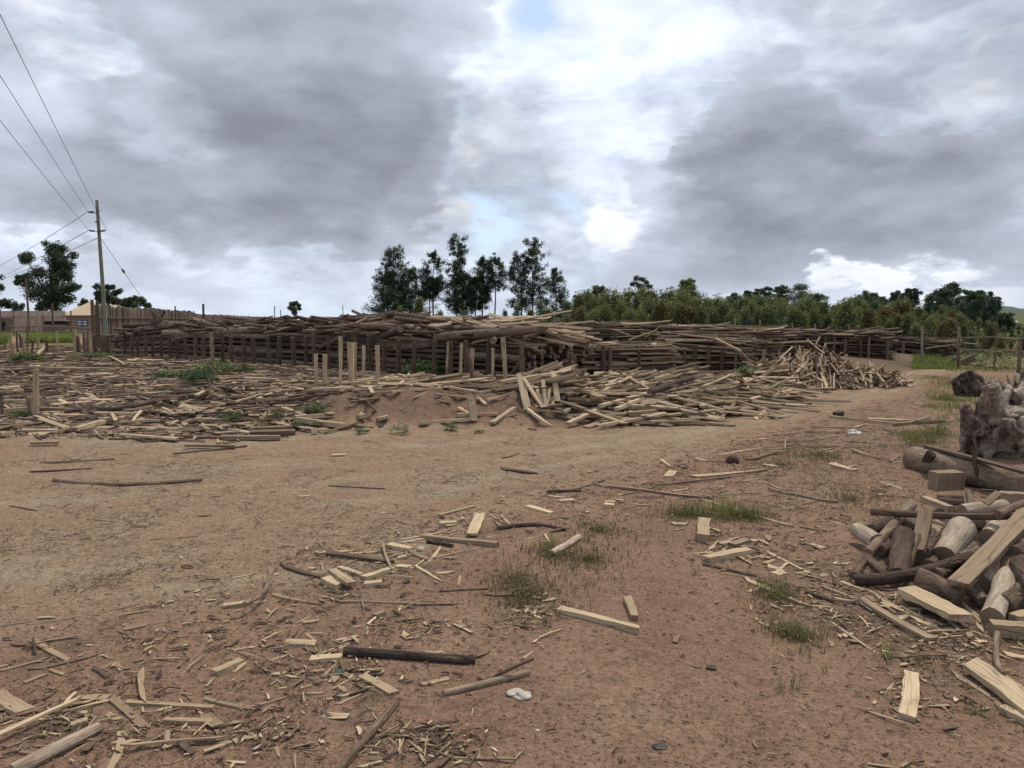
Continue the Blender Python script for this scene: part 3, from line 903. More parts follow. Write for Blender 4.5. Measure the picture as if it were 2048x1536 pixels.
P('s', 85, 1436, 160, 1442, 10, .56); P('k', -8, 1449, 92, 1416, 10, .55, 'grey stick under the bright yellow split stick')
P('b', 247, 1261, 296, 1251, 13, .5, frac=.3); P('s', 256, 1284, 271, 1274, 6, .62); P('s', 0, 1296, 60, 1286, 4, .35); P('s', 60, 1250, 128, 1240, 4, .5)
P('s', 200, 1226, 258, 1214, 4, .5); P('s', 130, 1480, 190, 1466, 6, .5); P('s', 400, 1515, 470, 1470, 5, .55); P('s', 330, 1530, 372, 1518, 6, .6); P('s', 0, 1500, 40, 1488, 9, .5)
P('b', 40, 1505, 92, 1512, 14, .45); P('s', 55, 1245, 12, 1252, 5, .6)
# --- around the dark branch
P('l', 689, 1309, 951, 1327, 20, .10, 'long dark smooth-barked branch lying level on the soil')
P('b', 619, 1323, 684, 1317, 20, .86, 'pale block offcut against the end of the dark branch', frac=.4)
P('b', 724, 1354, 789, 1390, 20, .70, 'tan board offcut just below the dark branch', frac=.35)
P('s', 713, 1371, 752, 1383, 9, .62)
P('l', 887, 1391, 1058, 1349, 15, .76, 'pale forked branch with peeling bark beside white plastic')
P('k', 990, 1354, 1067, 1320, 7, .22, 'thin dark twig forking from the peeling branch', h=.02, h1=.08)
P('b', 842, 1372, 899, 1358, 11, .70, 'short tan billet left of the peeling branch')
P('l', 793, 1410, 672, 1552, 17, .42, 'long brown stick running out of the bottom edge')
P('r', 731, 1491, 800, 1466, 12, .2, bend=.1); P('r', 798, 1467, 876, 1471, 16, .16, 'dark curling strip of bark right of the long brown stick', bend=-.06); P('r', 862, 1468, 934, 1512, 13, .17, bend=-.12); P('r', 820, 1462, 905, 1446, 7, .14, bend=.05)
P('s', 880, 1518, 901, 1497, 10, .84); P('s', 919, 1508, 937, 1482, 8, .74); P('s', 952, 1520, 960, 1505, 6, .9)
P('b', 571, 1288, 634, 1291, 18, .76, 'flat tan offcut above the block at the dark branch', frac=.3)
P('s', 613, 1270, 628, 1282, 7, .74); P('s', 636, 1309, 692, 1288, 6, .7); P('s', 655, 1310, 696, 1290, 5, .82)
P('s', 681, 1206, 845, 1211, 12, .52, 'long grey-green weathered plank lying level on soil', frac=.5)
P('s', 547, 1191, 616, 1207, 12, .70, 'pale split lath left of the grey-green plank')
P('r', 537, 1261, 584, 1234, 9, .26, bend=.08); P('b', 749, 1237, 769, 1228, 14, .56, frac=.7)
P('k', 540, 1146, 489, 1212, 13, .58, 'curved barked stick resting on a pale block', mid=(531, 1184), h=.05, h1=.06)
P('b', 447, 1216, 494, 1211, 14, .82, 'pale block under the foot of the curved stick', frac=.6)
for q in [(507, 1414, 568, 1397, 8, .64), (606, 1388, 640, 1388, 8, .72), (657, 1400, 722, 1382, 7, .72), (677, 1409, 719, 1391, 7, .62), (731, 1411, 748, 1434, 6, .92), (610, 1376, 674, 1353, 6, .62), (586, 1494, 631, 1502, 8, .48),
          (551, 1497, 557, 1515, 10, .62), (722, 1536, 774, 1521, 10, .88), (480, 1408, 505, 1420, 9, .55), (520, 1299, 550, 1302, 5, .72), (570, 1306, 586, 1316, 8, .6), (652, 1350, 672, 1330, 8, .66), (690, 1345, 700, 1358, 9, .66),
          (735, 1258, 740, 1242, 4, .7), (672, 1262, 690, 1245, 5, .5), (820, 1268, 852, 1262, 5, .6), (893, 1250, 900, 1256, 8, .66), (1010, 1270, 1022, 1262, 6, .62), (1047, 1318, 1064, 1306, 7, .72), (590, 1352, 625, 1335, 5, .6), (600, 1500, 640, 1512, 5, .4)]: P('s', *q)
# --- cluster of offcuts beside the road
P('b', 841, 1076, 995, 1094, 13, .60, 'long tan-grey batten across the roadside offcuts', frac=.8)
P('b', 960, 1028, 943, 1070, 25, .88, 'bright flat board at the top of the roadside offcuts', frac=.16, h=.02)
P('b', 877, 1032, 948, 1014, 9, .66); P('b', 877, 1050, 914, 1047, 11, .86); P('s', 913, 1029, 938, 1049, 7, .52)
P('s', 800, 1081, 878, 1068, 8, .9); P('s', 805, 1086, 862, 1076, 7, .84); P('s', 846, 1078, 900, 1066, 5, .9)
P('k', 855, 1086, 906, 1095, 11, .12, 'short dark barked stick under the long batten')
P('s', 767, 1090, 781, 1133, 9, .68, 'pale bent splinter pointing to the camera amid the roadside offcuts', h=.02)
P('b', 776, 1093, 824, 1102, 18, .90); P('s', 658, 1109, 772, 1126, 17, .20, 'broad dark bark-covered slab left of the pale offcuts', frac=.4); P('s', 571, 1135, 660, 1160, 14, .20, 'dark purple-brown slab at the left of the roadside offcuts', frac=.4)
P('s', 639, 1107, 701, 1104, 8, .82); P('s', 704, 1108, 759, 1104, 6, .78)
P('b', 663, 1143, 704, 1170, 18, .74, 'tan offcut leaning on the dark purple-brown slab', h=.03); P('b', 677, 1137, 725, 1152, 13, .84); P('b', 648, 1163, 682, 1177, 24, .90, 'square pale block nearest the dark purple-brown slab', frac=.5)
P('b', 725, 1160, 788, 1139, 20, .88, 'thick pale offcut at the middle of the roadside offcuts', frac=.4); P('b', 727, 1173, 766, 1170, 17, .86, 'small pale offcut nearest the camera in the roadside cluster', frac=.5)
P('b', 791, 1136, 824, 1139, 19, .92, frac=.35)
for q in [(822, 1139, 848, 1121, 7, .92), (855, 1126, 879, 1097, 9, .9), (868, 1117, 950, 1099, 8, .9), (832, 1135, 872, 1159, 11, .92), (870, 1148, 899, 1147, 7, .94), (972, 1077, 991, 1073, 7, .86), (918, 1169, 921, 1154, 7, .72),
          (466, 1157, 506, 1150, 5, .78), (489, 1159, 509, 1176, 5, .78), (596, 995, 620, 993, 6, .88), (980, 1030, 1002, 1044, 6, .7), (1004, 1032, 1016, 1048, 8, .76), (1090, 1070, 1098, 1085, 7, .9), (1050, 1080, 1085, 1072, 5, .84)]: P('s', *q)
P('b', 820, 1105, 856, 1121, 11, .54); P('b', 793, 1119, 815, 1116, 10, .88)
P('k', 995, 1060, 1132, 1063, 10, .2, 'dark bowed branch right of the roadside offcuts', mid=(1065, 1052))
P('k', 878, 1184, 977, 1179, 5, .3); P('b', 1054, 1014, 1104, 1028, 15, .96, 'very pale flat board lying alone beyond the dark bowed branch', frac=.3)
# --- right of the middle
P('b', 1115, 1224, 1281, 1268, 20, .88, 'thick pale batten lying alone on red soil', frac=.85, bend=.02)
P('b', 1255, 1203, 1269, 1241, 18, .70, 'short square tan offcut beside the thick pale batten', frac=.75)
P('s', 1060, 1226, 1078, 1238, 14, .96, frac=.2); P('s', 1000, 1250, 1030, 1246, 5, .6)
P('s', 1498, 1163, 1600, 1208, 13, .86, 'pale lath half hidden under the grass tuft'); P('s', 1496, 1185, 1532, 1172, 9, .82)
P('b', 1822, 1351, 1813, 1442, 33, .93, 'whitish flat board lying alone on the right foreground soil', frac=.4, T=.03)
P('l', 1104, 1112, 1157, 1078, 15, 1.0, 'short whitish birch-like log in weedy grass')
P('b', 1410, 1123, 1500, 1105, 26, .84, 'thick pale board on the small woodpile', frac=.4); P('k', 1406, 1130, 1514, 1154, 8, .5, 'thin grey stick in front of the thick pale board')
P('b', 1409, 1050, 1406, 1086, 27, .72, 'weathered grey chunk with ragged edges beside the grass', T=.07)
for q in [(1419, 1057, 1440, 1066, 10, .78), (1437, 1090, 1462, 1088, 14, .78), (1500, 1083, 1517, 1088, 14, .78), (1458, 1105, 1478, 1099, 9, .82), (1528, 1130, 1550, 1122, 10, .78), (1462, 1094, 1497, 1083, 18, .54)]: P('b', *q)
for q in [(1481, 1094, 1508, 1094, 6, .88), (1420, 1100, 1434, 1085, 9, .88), (1403, 1108, 1428, 1097, 6, .82), (1540, 1108, 1609, 1143, 8, .84), (1344, 1050, 1372, 1050, 8, .82), (1350, 1062, 1368, 1058, 6, .7), (1395, 1070, 1412, 1078, 8, .5), (1520, 1100, 1548, 1110, 7, .9), (1505, 1118, 1530, 1112, 8, .86), (1440, 1106, 1452, 1096, 7, .9), (1560, 1140, 1575, 1128, 9, .88), (1590, 1148, 1618, 1144, 6, .8)]: P('s', *q)
# --- weedy verge
P('k', 1095, 986, 1162, 984, 8, .2, 'dark stick at the left of the verge scraps'); P('s', 1150, 980, 1197, 966, 8, .24)
P('s', 1200, 972, 1364, 993, 9, .5, 'long grey lath across the verge'); P('s', 1390, 955, 1503, 946, 12, .8, 'long pale slab on the verge beyond the grass tuft'); P('s', 1325, 970, 1462, 955, 7, .38); P('s', 1416, 1004, 1568, 1050, 9, .74, 'pale lath sloping through the tall grass tuft')
P('b', 1336, 956, 1346, 944, 20, .86, 'pale square offcut standing out on the verge soil', frac=.2); P('b', 1116, 1005, 1147, 1002, 12, .82); P('s', 1097, 993, 1127, 998, 8, .88); P('b', 1206, 1014, 1231, 1015, 13, .94); P('b', 1208, 1007, 1232, 1008, 10, .88)
for q in [(1323, 922, 1341, 935, 9, .84), (1391, 919, 1412, 924, 10, .88), (1528, 965, 1556, 977, 6, .82), (1547, 982, 1642, 1001, 9, .38), (1505, 920, 1550, 908, 13, .36), (1622, 1091, 1632, 1094, 10, .93), (1635, 1094, 1648, 1098, 10, .93), (1176, 946, 1200, 942, 6, .8),
          (1270, 1010, 1300, 1012, 5, .8), (1345, 985, 1372, 980, 9, .86), (1600, 1055, 1640, 1062, 6, .5), (1250, 990, 1300, 978, 5, .3), (1440, 990, 1500, 988, 5, .72), (1480, 965, 1515, 958, 6, .84), (1350, 930, 1366, 936, 9, .4)]: P('s', *q)
P('b', 1531, 935, 1551, 934, 22, .88, 'pale flat offcut on the verge near the dark half shell', frac=.2)
P('b', 1660, 929, 1709, 943, 16, .84, 'pale slanted chip board on the verge', frac=.25); P('s', 1709, 903, 1752, 917, 10, .64); P('k', 1781, 926, 1798, 914, 7, .74); P('s', 1785, 926, 1812, 925, 5, .82)
P('s', 1760, 965, 1800, 978, 5, .82); P('s', 1675, 975, 1720, 985, 5, .76)
# --- far verge
P('b', 1660, 836, 1800, 852, 10, .78, 'long pale board on the far verge behind the firewood heap', frac=.6); P('s', 1737, 840, 1806, 843, 7, .88)
P('b', 1668, 833, 1685, 834, 13, .12, 'short dark block end on the far verge', T=.12); P('s', 1803, 851, 1852, 838, 16, .46, 'grey wedge of board at the end of the long pale board'); P('k', 1833, 849, 1888, 845, 11, .4)
for q in [(1708, 857, 1735, 850, 7, .78), (1622, 866, 1671, 867, 9, .82), (1624, 855, 1700, 857, 5, .72), (1831, 808, 1848, 813, 6, .78), (1880, 846, 1922, 842, 8, .8), (1560, 884, 1640, 880, 5, .74), (1580, 893, 1650, 895, 6, .6), (1470, 905, 1520, 898, 6, .82), (1440, 912, 1480, 905, 6, .8), (1545, 900, 1590, 896, 5, .7),
          (1620, 905, 1660, 899, 5, .8), (1690, 884, 1730, 887, 5, .6), (1640, 878, 1668, 872, 5, .82), (1750, 893, 1800, 890, 5, .7), (1640, 826, 1700, 822, 4, .74), (1720, 818, 1760, 822, 4, .66), (1770, 862, 1800, 868, 6, .72), (1500, 882, 1545, 878, 5, .8), (1560, 870, 1600, 865, 5, .74)]: P('s', *q)
# --- on the road
P('k', 108, 963, 405, 962, 9, .52, 'long grey weathered stick lying on the left part of the road', mid=(225, 972)); P('b', 664, 913, 691, 912, 8, .82, 'small pale offcut alone on the dirt road')
P('s', 1005, 939, 1062, 948, 9, .2, 'thin dark slab lying on the dirt road'); P('s', 345, 909, 464, 897, 9, .34, 'dark narrow board at the left edge of the road'); P('s', 98, 926, 205, 921, 6, .6); P('b', 140, 922, 160, 918, 8, .8); P('s', 660, 972, 760, 978, 5, .25)
P('s', 1010, 916, 1036, 908, 5, .3); P('k', 60, 945, 185, 938, 4, .3); P('s', 20, 1012, 60, 1020, 5, .25); P('s', 300, 1080, 370, 1075, 3, .3); P('s', 190, 1040, 230, 1044, 3, .3)

# --- slab heap left of the road
def H(u0, v0, u1, v1, w, t, **k): return P('b', u0, v0, u1, v1, w, t, heap=True, h=k.pop('h', .04), frac=k.pop('frac', .5), **k)
for q in [(1036, 747, 1053, 821, 7.5, .95), (1045, 755, 1086, 815, 7.5, .9), (1051, 788, 1075, 815, 6, .8), (1070, 773, 1090, 813, 8, .86), (1086, 760, 1091, 815, 6, .88), (1090, 780, 1110, 813, 7, .9), (1105, 743, 1116, 804, 9, .96), (1064, 770, 1080, 812, 6, .6), (1100, 775, 1095, 812, 6, .78), (1116, 775, 1104, 810, 6, .84), (1048, 765, 1058, 815, 6, .84), (1078, 785, 1100, 815, 6, .82)]:
    P('b', *q, lean=.35, heap=True, frac=.4)
P('s', 1055, 820, 1102, 855, 12, .93, 'broad pale pointed slab lying at the road edge of the slab heap', T=.04)
for q in [(1000, 767, 1126, 748, 9, .86), (1093, 767, 1148, 744, 8, .9), (1115, 769, 1158, 746, 7, .86), (1133, 782, 1188, 753, 8, .84), (1124, 800, 1163, 764, 7, .42), (1179, 789, 1246, 754, 10, .82), (1203, 786, 1264, 754, 8, .9), (1246, 749, 1299, 781, 9, .58), (1194, 787, 1240, 789, 6, .96),
          (1282, 771, 1372, 760, 6, .92), (1198, 814, 1301, 787, 9, .93), (1232, 821, 1284, 799, 11, .94), (1136, 849, 1193, 822, 10, .9), (1194, 854, 1332, 829, 9, .93), (1244, 841, 1329, 827, 7, .9), (1174, 834, 1252, 829, 6, .64), (1254, 829, 1312, 824, 10, .6), (1133, 799, 1206, 801, 8, .54),
          (1158, 806, 1204, 807, 4, .22), (1071, 821, 1130, 826, 7, .64), (1126, 827, 1139, 819, 10, .88), (1174, 804, 1193, 787, 6, .54), (1335, 792, 1450, 822, 6, .88), (1370, 812, 1470, 803, 7, .6), (1300, 845, 1400, 838, 6, .86), (1360, 800, 1470, 806, 6, .85), (1400, 826, 1480, 815, 6, .7), (1500, 800, 1582, 781, 6, .95), (1530, 795, 1620, 792, 5, .85), (1420, 796, 1500, 800, 7, .62)]:
    H(*q)
P('l', 1300, 788, 1384, 760, 14, .12, 'dark barked log end sticking up amid the slab heap', heap=True, h=.08)
# --- boards on the bank and at its left
for q in [(567, 820, 623, 840, 13, .74), (591, 838, 671, 831, 11, .9), (590, 843, 690, 856, 15, .76), (500, 869, 592, 867, 11, .34), (441, 878, 562, 877, 10, .54), (500, 862, 588, 857, 10, .44), (715, 837, 731, 834, 13, .78), (755, 841, 777, 835, 8, .82), (840, 849, 940, 840, 8, .92), (916, 817, 948, 835, 8, .86), (913, 832, 995, 829, 9, .82), (983, 848, 1030, 817, 10, .86),
          (898, 776, 969, 788, 7, .8), (781, 785, 884, 778, 7, .9), (837, 747, 881, 769, 8, .9), (796, 750, 872, 773, 7, .78), (734, 769, 787, 751, 6, .86), (759, 761, 799, 759, 8, .86), (799, 770, 821, 742, 5, .86), (740, 776, 745, 788, 8, .86), (668, 770, 760, 762, 5, .7), (700, 792, 780, 786, 5, .6), (850, 760, 915, 752, 6, .8), (942, 781, 972, 811, 7, .86), (960, 776, 1030, 770, 5, .75), (870, 790, 960, 800, 5, .55), (760, 798, 700, 806, 5, .6)]:
    H(*q, h=.02)
P('b', 941, 793, 948, 844, 11, .78, 'whitish grey slab standing upright before the bank', lean=.12, frac=.4)
P('b', 627, 856, 629, 870, 9, .74, 'short pale offcut standing on end at the road edge', lean=.05)
# --- wood litter left of the road
for q in [(241, 871, 355, 880, 8, .98), (150, 862, 208, 846, 14, .92), (104, 868, 170, 850, 8, .5), (44, 862, 115, 862, 7, .88), (189, 828, 273, 828, 7, .9), (265, 845, 282, 823, 6, .92), (238, 846, 319, 842, 6, .82), (224, 829, 231, 843, 7, .88), (79, 819, 150, 821, 9, .5), (0, 824, 63, 819, 8, .82), (8, 802, 59, 802, 7, .92), (118, 802, 134, 809, 9, .92),
          (77, 840, 131, 858, 7, .72), (392, 793, 410, 783, 7, .82), (511, 802, 575, 799, 7, .72), (60, 888, 120, 886, 8, .66), (370, 893, 470, 893, 7, .5), (0, 872, 28, 868, 12, .8), (440, 760, 500, 750, 5, .6), (560, 770, 600, 748, 5, .7), (470, 805, 520, 790, 6, .76), (330, 745, 400, 741, 5, .7), (130, 706, 215, 698, 4, .82), (0, 704, 90, 692, 5, .78), (75, 712, 98, 690, 6, .7), (215, 712, 250, 730, 5, .76), (235, 700, 280, 722, 6, .72)]:
    H(*q, h=.03)
P('l', 183, 816, 309, 806, 11, .26, 'long dark log lying in the wood litter right of the tall stake', heap=True, mid=(230, 822)); P('k', 148, 810, 175, 832, 9, .4, heap=True); P('l', 437, 799, 508, 797, 8, .36, heap=True); P('l', 130, 812, 190, 830, 9, .3, heap=True)

# ------------------------------------------------------------------ odd things on the ground
def blob_thing(name, u, v, size, mat, label, cat, squash=.4, seed=1, sub=3, jag=.35):
    import bmesh
    R = random.Random(seed); p = gp(u, v); r = size / F * p.y / 2
    bm = bmesh.new(); bmesh.ops.create_icosphere(bm, subdivisions=sub, radius=1)
    ks = [(Vector((R.uniform(-1, 1), R.uniform(-1, 1), R.uniform(-1, 1))) * R.uniform(2, 5), R.uniform(0, 6)) for _ in range(7)]
    for vv in bm.verts:
        n = sum(math.sin(k.dot(vv.co) + ph) for k, ph in ks) / 7
        c = vv.co * (1 + jag * n * 1.6)
        vv.co = Vector((c.x * r, c.y * r, max(c.z, -.4) * r * squash + r * squash * .35))
    me = bpy.data.meshes.new(name); bm.to_mesh(me); bm.free(); me.materials.append(mat)
    o = bpy.data.objects.new(name, me); o.location = p; COL.objects.link(o)
    return tag(o, label, cat)
blob_thing('plastic_scrap', 1037, 1390, 38, M['plastic'], 'crumpled white plastic scrap beside the forked branch', 'rubbish', .30, 3, 4, .8)
blob_thing('plastic_scrap', 1710, 868, 26, M['plastic'], 'crumpled pale plastic scrap on the far verge', 'rubbish', .45, 5, 3, .5)
blob_thing('bark_chunk', 1424, 1337, 22, M['rust'], 'dark ragged bark chunk alone on red soil', 'bark chunk', .45, 8, 3, .5)
blob_thing('black_rag', 1320, 1494, 24, M['blackplastic'], 'black scrap of rubber on the near soil', 'rubbish', .3, 9, 3, .7)
blob_thing('wood_shell', 1465, 926, 26, M['rust'], 'dark brown half-round shell of wood on the verge', 'wood scrap', .95, 12, 3, .12)
blob_thing('plastic_scrap', 1075, 1461, 10, M['plastic'], 'tiny white scrap on the near soil', 'rubbish', .4, 13, 2, .4)
blob_thing('stone', 650, 1431, 13, M['plastic'], 'small pale stone right of the near scraps', 'stone', .6, 14, 2, .3)
blob_thing('stone', 678, 1347, 24, M['hill'], 'grey stone among the scraps below the dark branch', 'stone', .5, 15, 3, .4)
blob_thing('stone', 840, 1101, 16, M['plastic'], 'pale stone under the long batten', 'stone', .8, 16, 2, .3)

# ------------------------------------------------------------------ the long log stack behind its posts
S0 = gp(235, 712); S1 = gp(1045, 768)
SE = Vector((S1.x - S0.x, S1.y - S0.y, 0)); SLEN = SE.length; SE.normalize()
SN = Vector((-SE.y, SE.x, 0))
if SN.y < 0: SN = -SN
SDEPTH = 2.7
def sp(u, v, k):
    """Where the sight line of (u, v) meets the upright plane k metres behind the stack's front."""
    d = ray(u, v); o = Vector((0, 0, CAMH)); p = S0 + SN * k
    t = (p - o).dot(SN) / d.dot(SN)
    return o + d * t
def s_at(t, k, z): 
    p = S0 + SE * t + SN * k
    p.z = gz(p.x, p.y) + z; return p
POSTS = [(255, 662, 709, .3), (271, 668, 706, .3), (283, 674, 706, .25), (297, 669, 710, .35), (313, 672, 724, .25), (329, 668, 722, .2), (347, 673, 726, .25), (361, 677, 725, .22), (378, 673, 722, .3), (397, 664, 723, .42), (413, 665, 725, .35), (432, 664, 728, .72),
         (452, 669, 726, .2), (470, 673, 735, .3), (495, 671, 733, .28), (514, 676, 739, .3), (545, 671, 739, .35), (564, 673, 737, .25), (594, 675, 732, .3), (617, 672, 735, .25), (636, 666, 734, .35), (664, 670, 730, .28), (690, 661, 738, .22), (716, 666, 738, .28), (746, 670, 741, .22), (773, 680, 748, .3), (802, 680, 748, .28),
         (834, 683, 750, .3), (873, 680, 752, .25), (906, 682, 754, .28), (940, 681, 758, .3), (981, 674, 760, .2), (1050, 685, 768, .5)]
post_ts = []
for k, (u, v0, v1, tn) in enumerate(POSTS):
    vb = 712 + (u - 235) / 810 * 56
    b = gp(u, vb); d = b.y
    top = zpix(v0, d) - b.z
    mb = MB(); r = rnd.uniform(.042, .062) * (1.25 if k == len(POSTS) - 1 else 1)
    lx, ly = rnd.uniform(-.04, .04), rnd.uniform(-.05, .02)
    q = b - SN * .09
    ps = [q + Vector((0, 0, -.15)), q + Vector((lx * .3, ly * .3, top * .33)), q + Vector((lx * .7 + rnd.uniform(-.012, .012), ly * .7, top * .7)), q + Vector((lx, ly, top))]
    tube(mb, ps, [r * 1.1, r * 1.05, r, r * .9], 10, tn, 0, 1, True, .08, .55)
    n = k + 1; N = len(POSTS)
    where = f'{ordinal(n)} from the left' if n <= N // 2 else ('rightmost' if n == N else f'{ordinal(N - n + 1)} from the right')
    look = 'thick pale-edged corner' if n == N else 'pale grey barkless' if tn > .6 else 'dark barked'
    o = single('stack_post', mb, LOGM, 'post', 'posts holding the long log stack', f'{look} post along the front of the long log stack, {where}', smooth=True)
    post_ts.append((b - S0).dot(SE))

def front_h(t): return .80 + .03 * math.sin(t * 1.1)
def top_h(t, k):
    """height of the loose logs heaped over the stack"""
    prof = math.sin(math.pi * min(1, max(0, (k + .15) / 3.0))) ** .6
    env = np.interp(t / SLEN, [0, .12, .3, .5, .72, .85, .93, 1.0], [.36, .34, .40, .52, .60, .58, .50, .28])
    return front_h(t) + env * prof
core = MB(); n_log = 0
def gap_of(t):
    i = sum(1 for q in post_ts if q < t); return i
def stack_log(A, B, r, tn, label=None, base=None, u=0, grp='logs of the long post-fenced stack', et=None, mi=0, sides=9, wob=.018):
    mb = MB(); add_log(mb, A, B, r, None, tn, wob, sides, 5, et if et is not None else rnd.uniform(.35, .75), mi, 1)
    return single('log', mb, LOGM, 'log', grp, label, base, u, smooth=True)
for j in range(15):
    k = .08 + j * .185
    z = .06
    lvl = 0
    while z < front_h(5) + (.12 if j > 1 else 0):
        t = rnd.uniform(-.6, .3)
        while t < SLEN - .15:
            L = rnd.uniform(1.3, 3.4) if j == 0 else rnd.uniform(2.0, 3.6)
            t1 = t + L
            if t1 > SLEN - .9: t1 = SLEN + rnd.uniform(-.16, .18)
            r = min(.105, max(.034, rnd.lognormvariate(-2.86, .30)))
            zz = z + rnd.uniform(-.02, .03)
            A = s_at(t, k + rnd.uniform(-.03, .03), zz + rnd.uniform(-.02, .02)); B = s_at(t1, k + rnd.uniform(-.03, .03), zz + rnd.uniform(-.02, .02))
            tn = min(.8, max(.04, rnd.gauss(.36, .17)))
            endlog = t1 > SLEN - .5
            if j == 0 or (endlog and rnd.random() < .56):
                mid = (t + t1) / 2; g = min(len(POSTS) - 1, max(1, gap_of(mid)))
                if endlog and j > 0:
                    stack_log(A, B, r * 1.12, tn, None, f'round cut log end at stack right end, {ordinal(lvl + 1)} row up', k, et=rnd.uniform(.30, .85))
                else:
                    side = f'{ordinal(g)} post'
                    stack_log(A, B, r, tn, None, f'{"bottom" if zz < .2 else "low" if zz < .38 else "middle" if zz < .55 else "upper"} stack-front log right of the {side}', mid)
                n_log += 1
            else:
                add_log(core, A, B, r * 1.15, None, tn, .012, 7, 3, rnd.uniform(.3, .8))
            t = t1 + rnd.uniform(-.15, .12)
        z += rnd.uniform(.105, .135); lvl += 1
# loose logs heaped on top
for i in range(320):
    t = rnd.uniform(.2, SLEN - .6); k = rnd.uniform(.0, 2.7) if i % 3 else rnd.uniform(0, .9)
    h = top_h(t, k) - rnd.uniform(0, .10)
    a = rnd.gauss(0, .30) if rnd.random() < .82 else rnd.uniform(-1.2, 1.2)
    L = rnd.uniform(.6, 2.3); r = min(.10, max(.022, rnd.lognormvariate(-3.18, .42))); t = max(t, L * .5)
    if t + L / 2 > SLEN + .4: t = SLEN + .4 - L / 2
    d = SE * math.cos(a) + SN * math.sin(a); p = s_at(t, k, h)
    tl = rnd.gauss(0, .10)
    A = p - d * L / 2 - Vector((0, 0, tl * L / 2)); B = p + d * L / 2 + Vector((0, 0, tl * L / 2))
    tn = min(.85, max(.05, rnd.gauss(.40, .19)))
    vis = k < 1.9 and i < 135
    if vis:
        part = ordinal(min(len(POSTS), gap_of(t) + 1))
        stack_log(A, B, r, tn, None, f'loose {"dark" if tn < .3 else "grey-brown"} {"thick" if r > .075 else "thin"} log on stack top above its {part} post', t, grp='loose logs on top of the long stack', wob=.035)
    else: add_log(core, A, B, r, None, tn, .03, 7, 4)
o = core.build('log_core', LOGM, smooth=True)
tag(o, 'mass of dark logs filling the inside of the long stack', 'logs', kind='stuff')
# logs one can name on the stack
def hero(u0, v0, u1, v1, k0, k1, w, tn, label, mi=0):
    A = sp(u0, v0, k0); B = sp(u1, v1, k1); r = w / F * ((A.y + B.y) / 2) / 2
    mb = MB(); add_log(mb, A, B, r * 1.03, r * .95, tn, .012, 12, 6, .55, mi, 1, .06)
    single('log', mb, LOGM, 'log', 'logs of the long post-fenced stack', label, smooth=True)
hero(428, 664, 538, 657, -.02, .1, 13, .66, 'big smooth pale grey log on top of the stack near its left third')
hero(872, 675, 1092, 658, -.02, .12, 18, .52, 'huge bark-flaking brown log lying across the top at the right of the stack')
hero(705, 652, 806, 646, .2, .3, 14, .36, 'thick brown log on the middle of the stack top')
hero(690, 672, 640, 695, .0, .05, 12, .40, 'crooked log sloping down behind the middle posts')
hero(625, 668, 692, 655, .05, .2, 12, .45, 'splintered pale-barked log near the middle of the stack top')
hero(790, 697, 862, 690, .02, .05, 13, .42, 'cut log with a pale end face behind the right posts of the stack')
hero(1010, 765, 1045, 725, -.15, -.05, 12, .28, 'dark log propped slantwise against the right corner post')
hero(340, 685, 372, 675, .0, .05, 14, .36, 'short thick log end low in the left part of the stack')
hero(325, 640, 302, 622, .4, .5, 5, .15, 'dark crooked branch sticking up at the left end of the stack')
hero(318, 645, 330, 621, .6, .7, 4, .15, 'short dark branch sticking up at the left end of the stack')
hero(302, 629, 322, 648, .5, .4, 4, .12, 'bent dark branch standing beside the crooked one at the left end')
def hero_b(u0, v0, u1, v1, k, w, tn, fr=.3):
    A = sp(u0, v0, k); B = sp(u1, v1, k + .12); W = w / F * A.y
    mb = MB(); board(mb, A, B, W * 1.5, max(.02, W * fr), rnd.uniform(.25, .6), 5, tn, (1, .85), rnd.uniform(-.01, .01), .06, tn * .5)
    o = single('sawn_board', mb, WOODM, 'slab', 'pale slabs on top of the long stack', None, f'{tone_word(tn)} slab lying on top of the long stack', u0)
for q in [(895, 645, 1035, 641, .5, 8, .74), (840, 655, 905, 647, .25, 7, .8), (975, 628, 1020, 641, .7, 7, .72), (1030, 637, 1055, 634, .9, 6, .55), (825, 640, 900, 641, .7, 6, .7), (930, 640, 985, 646, .4, 7, .62), (1010, 660, 1080, 668, .2, 7, .78), (1050, 672, 1100, 660, .05, 7, .72), (780, 675, 870, 680, -.02, 5, .72),
          (1075, 650, 1137, 660, .6, 8, .82), (945, 684, 1060, 663, .0, 7, .66), (1000, 683, 1092, 690, .15, 5, .76), (1060, 668, 1140, 664, .9, 7, .8), (720, 635, 800, 640, 1.0, 5, .5), (860, 633, 925, 636, 1.0, 5, .7)]: hero_b(*q)

# slab fan spilling off the right end of the stack
for i in range(46):
    u0 = rnd.uniform(900, 1120); v0 = 636 + max(0, u0 - 1000) * .16 + rnd.uniform(0, 22); ln = rnd.uniform(50, 130); sl = rnd.gauss(.12, .16)
    hero_b(u0, v0, min(u0 + ln, 1205), v0 + sl * ln, rnd.uniform(.05, 1.2), rnd.uniform(4, 8), min(.95, max(.2, rnd.gauss(.62, .18))))
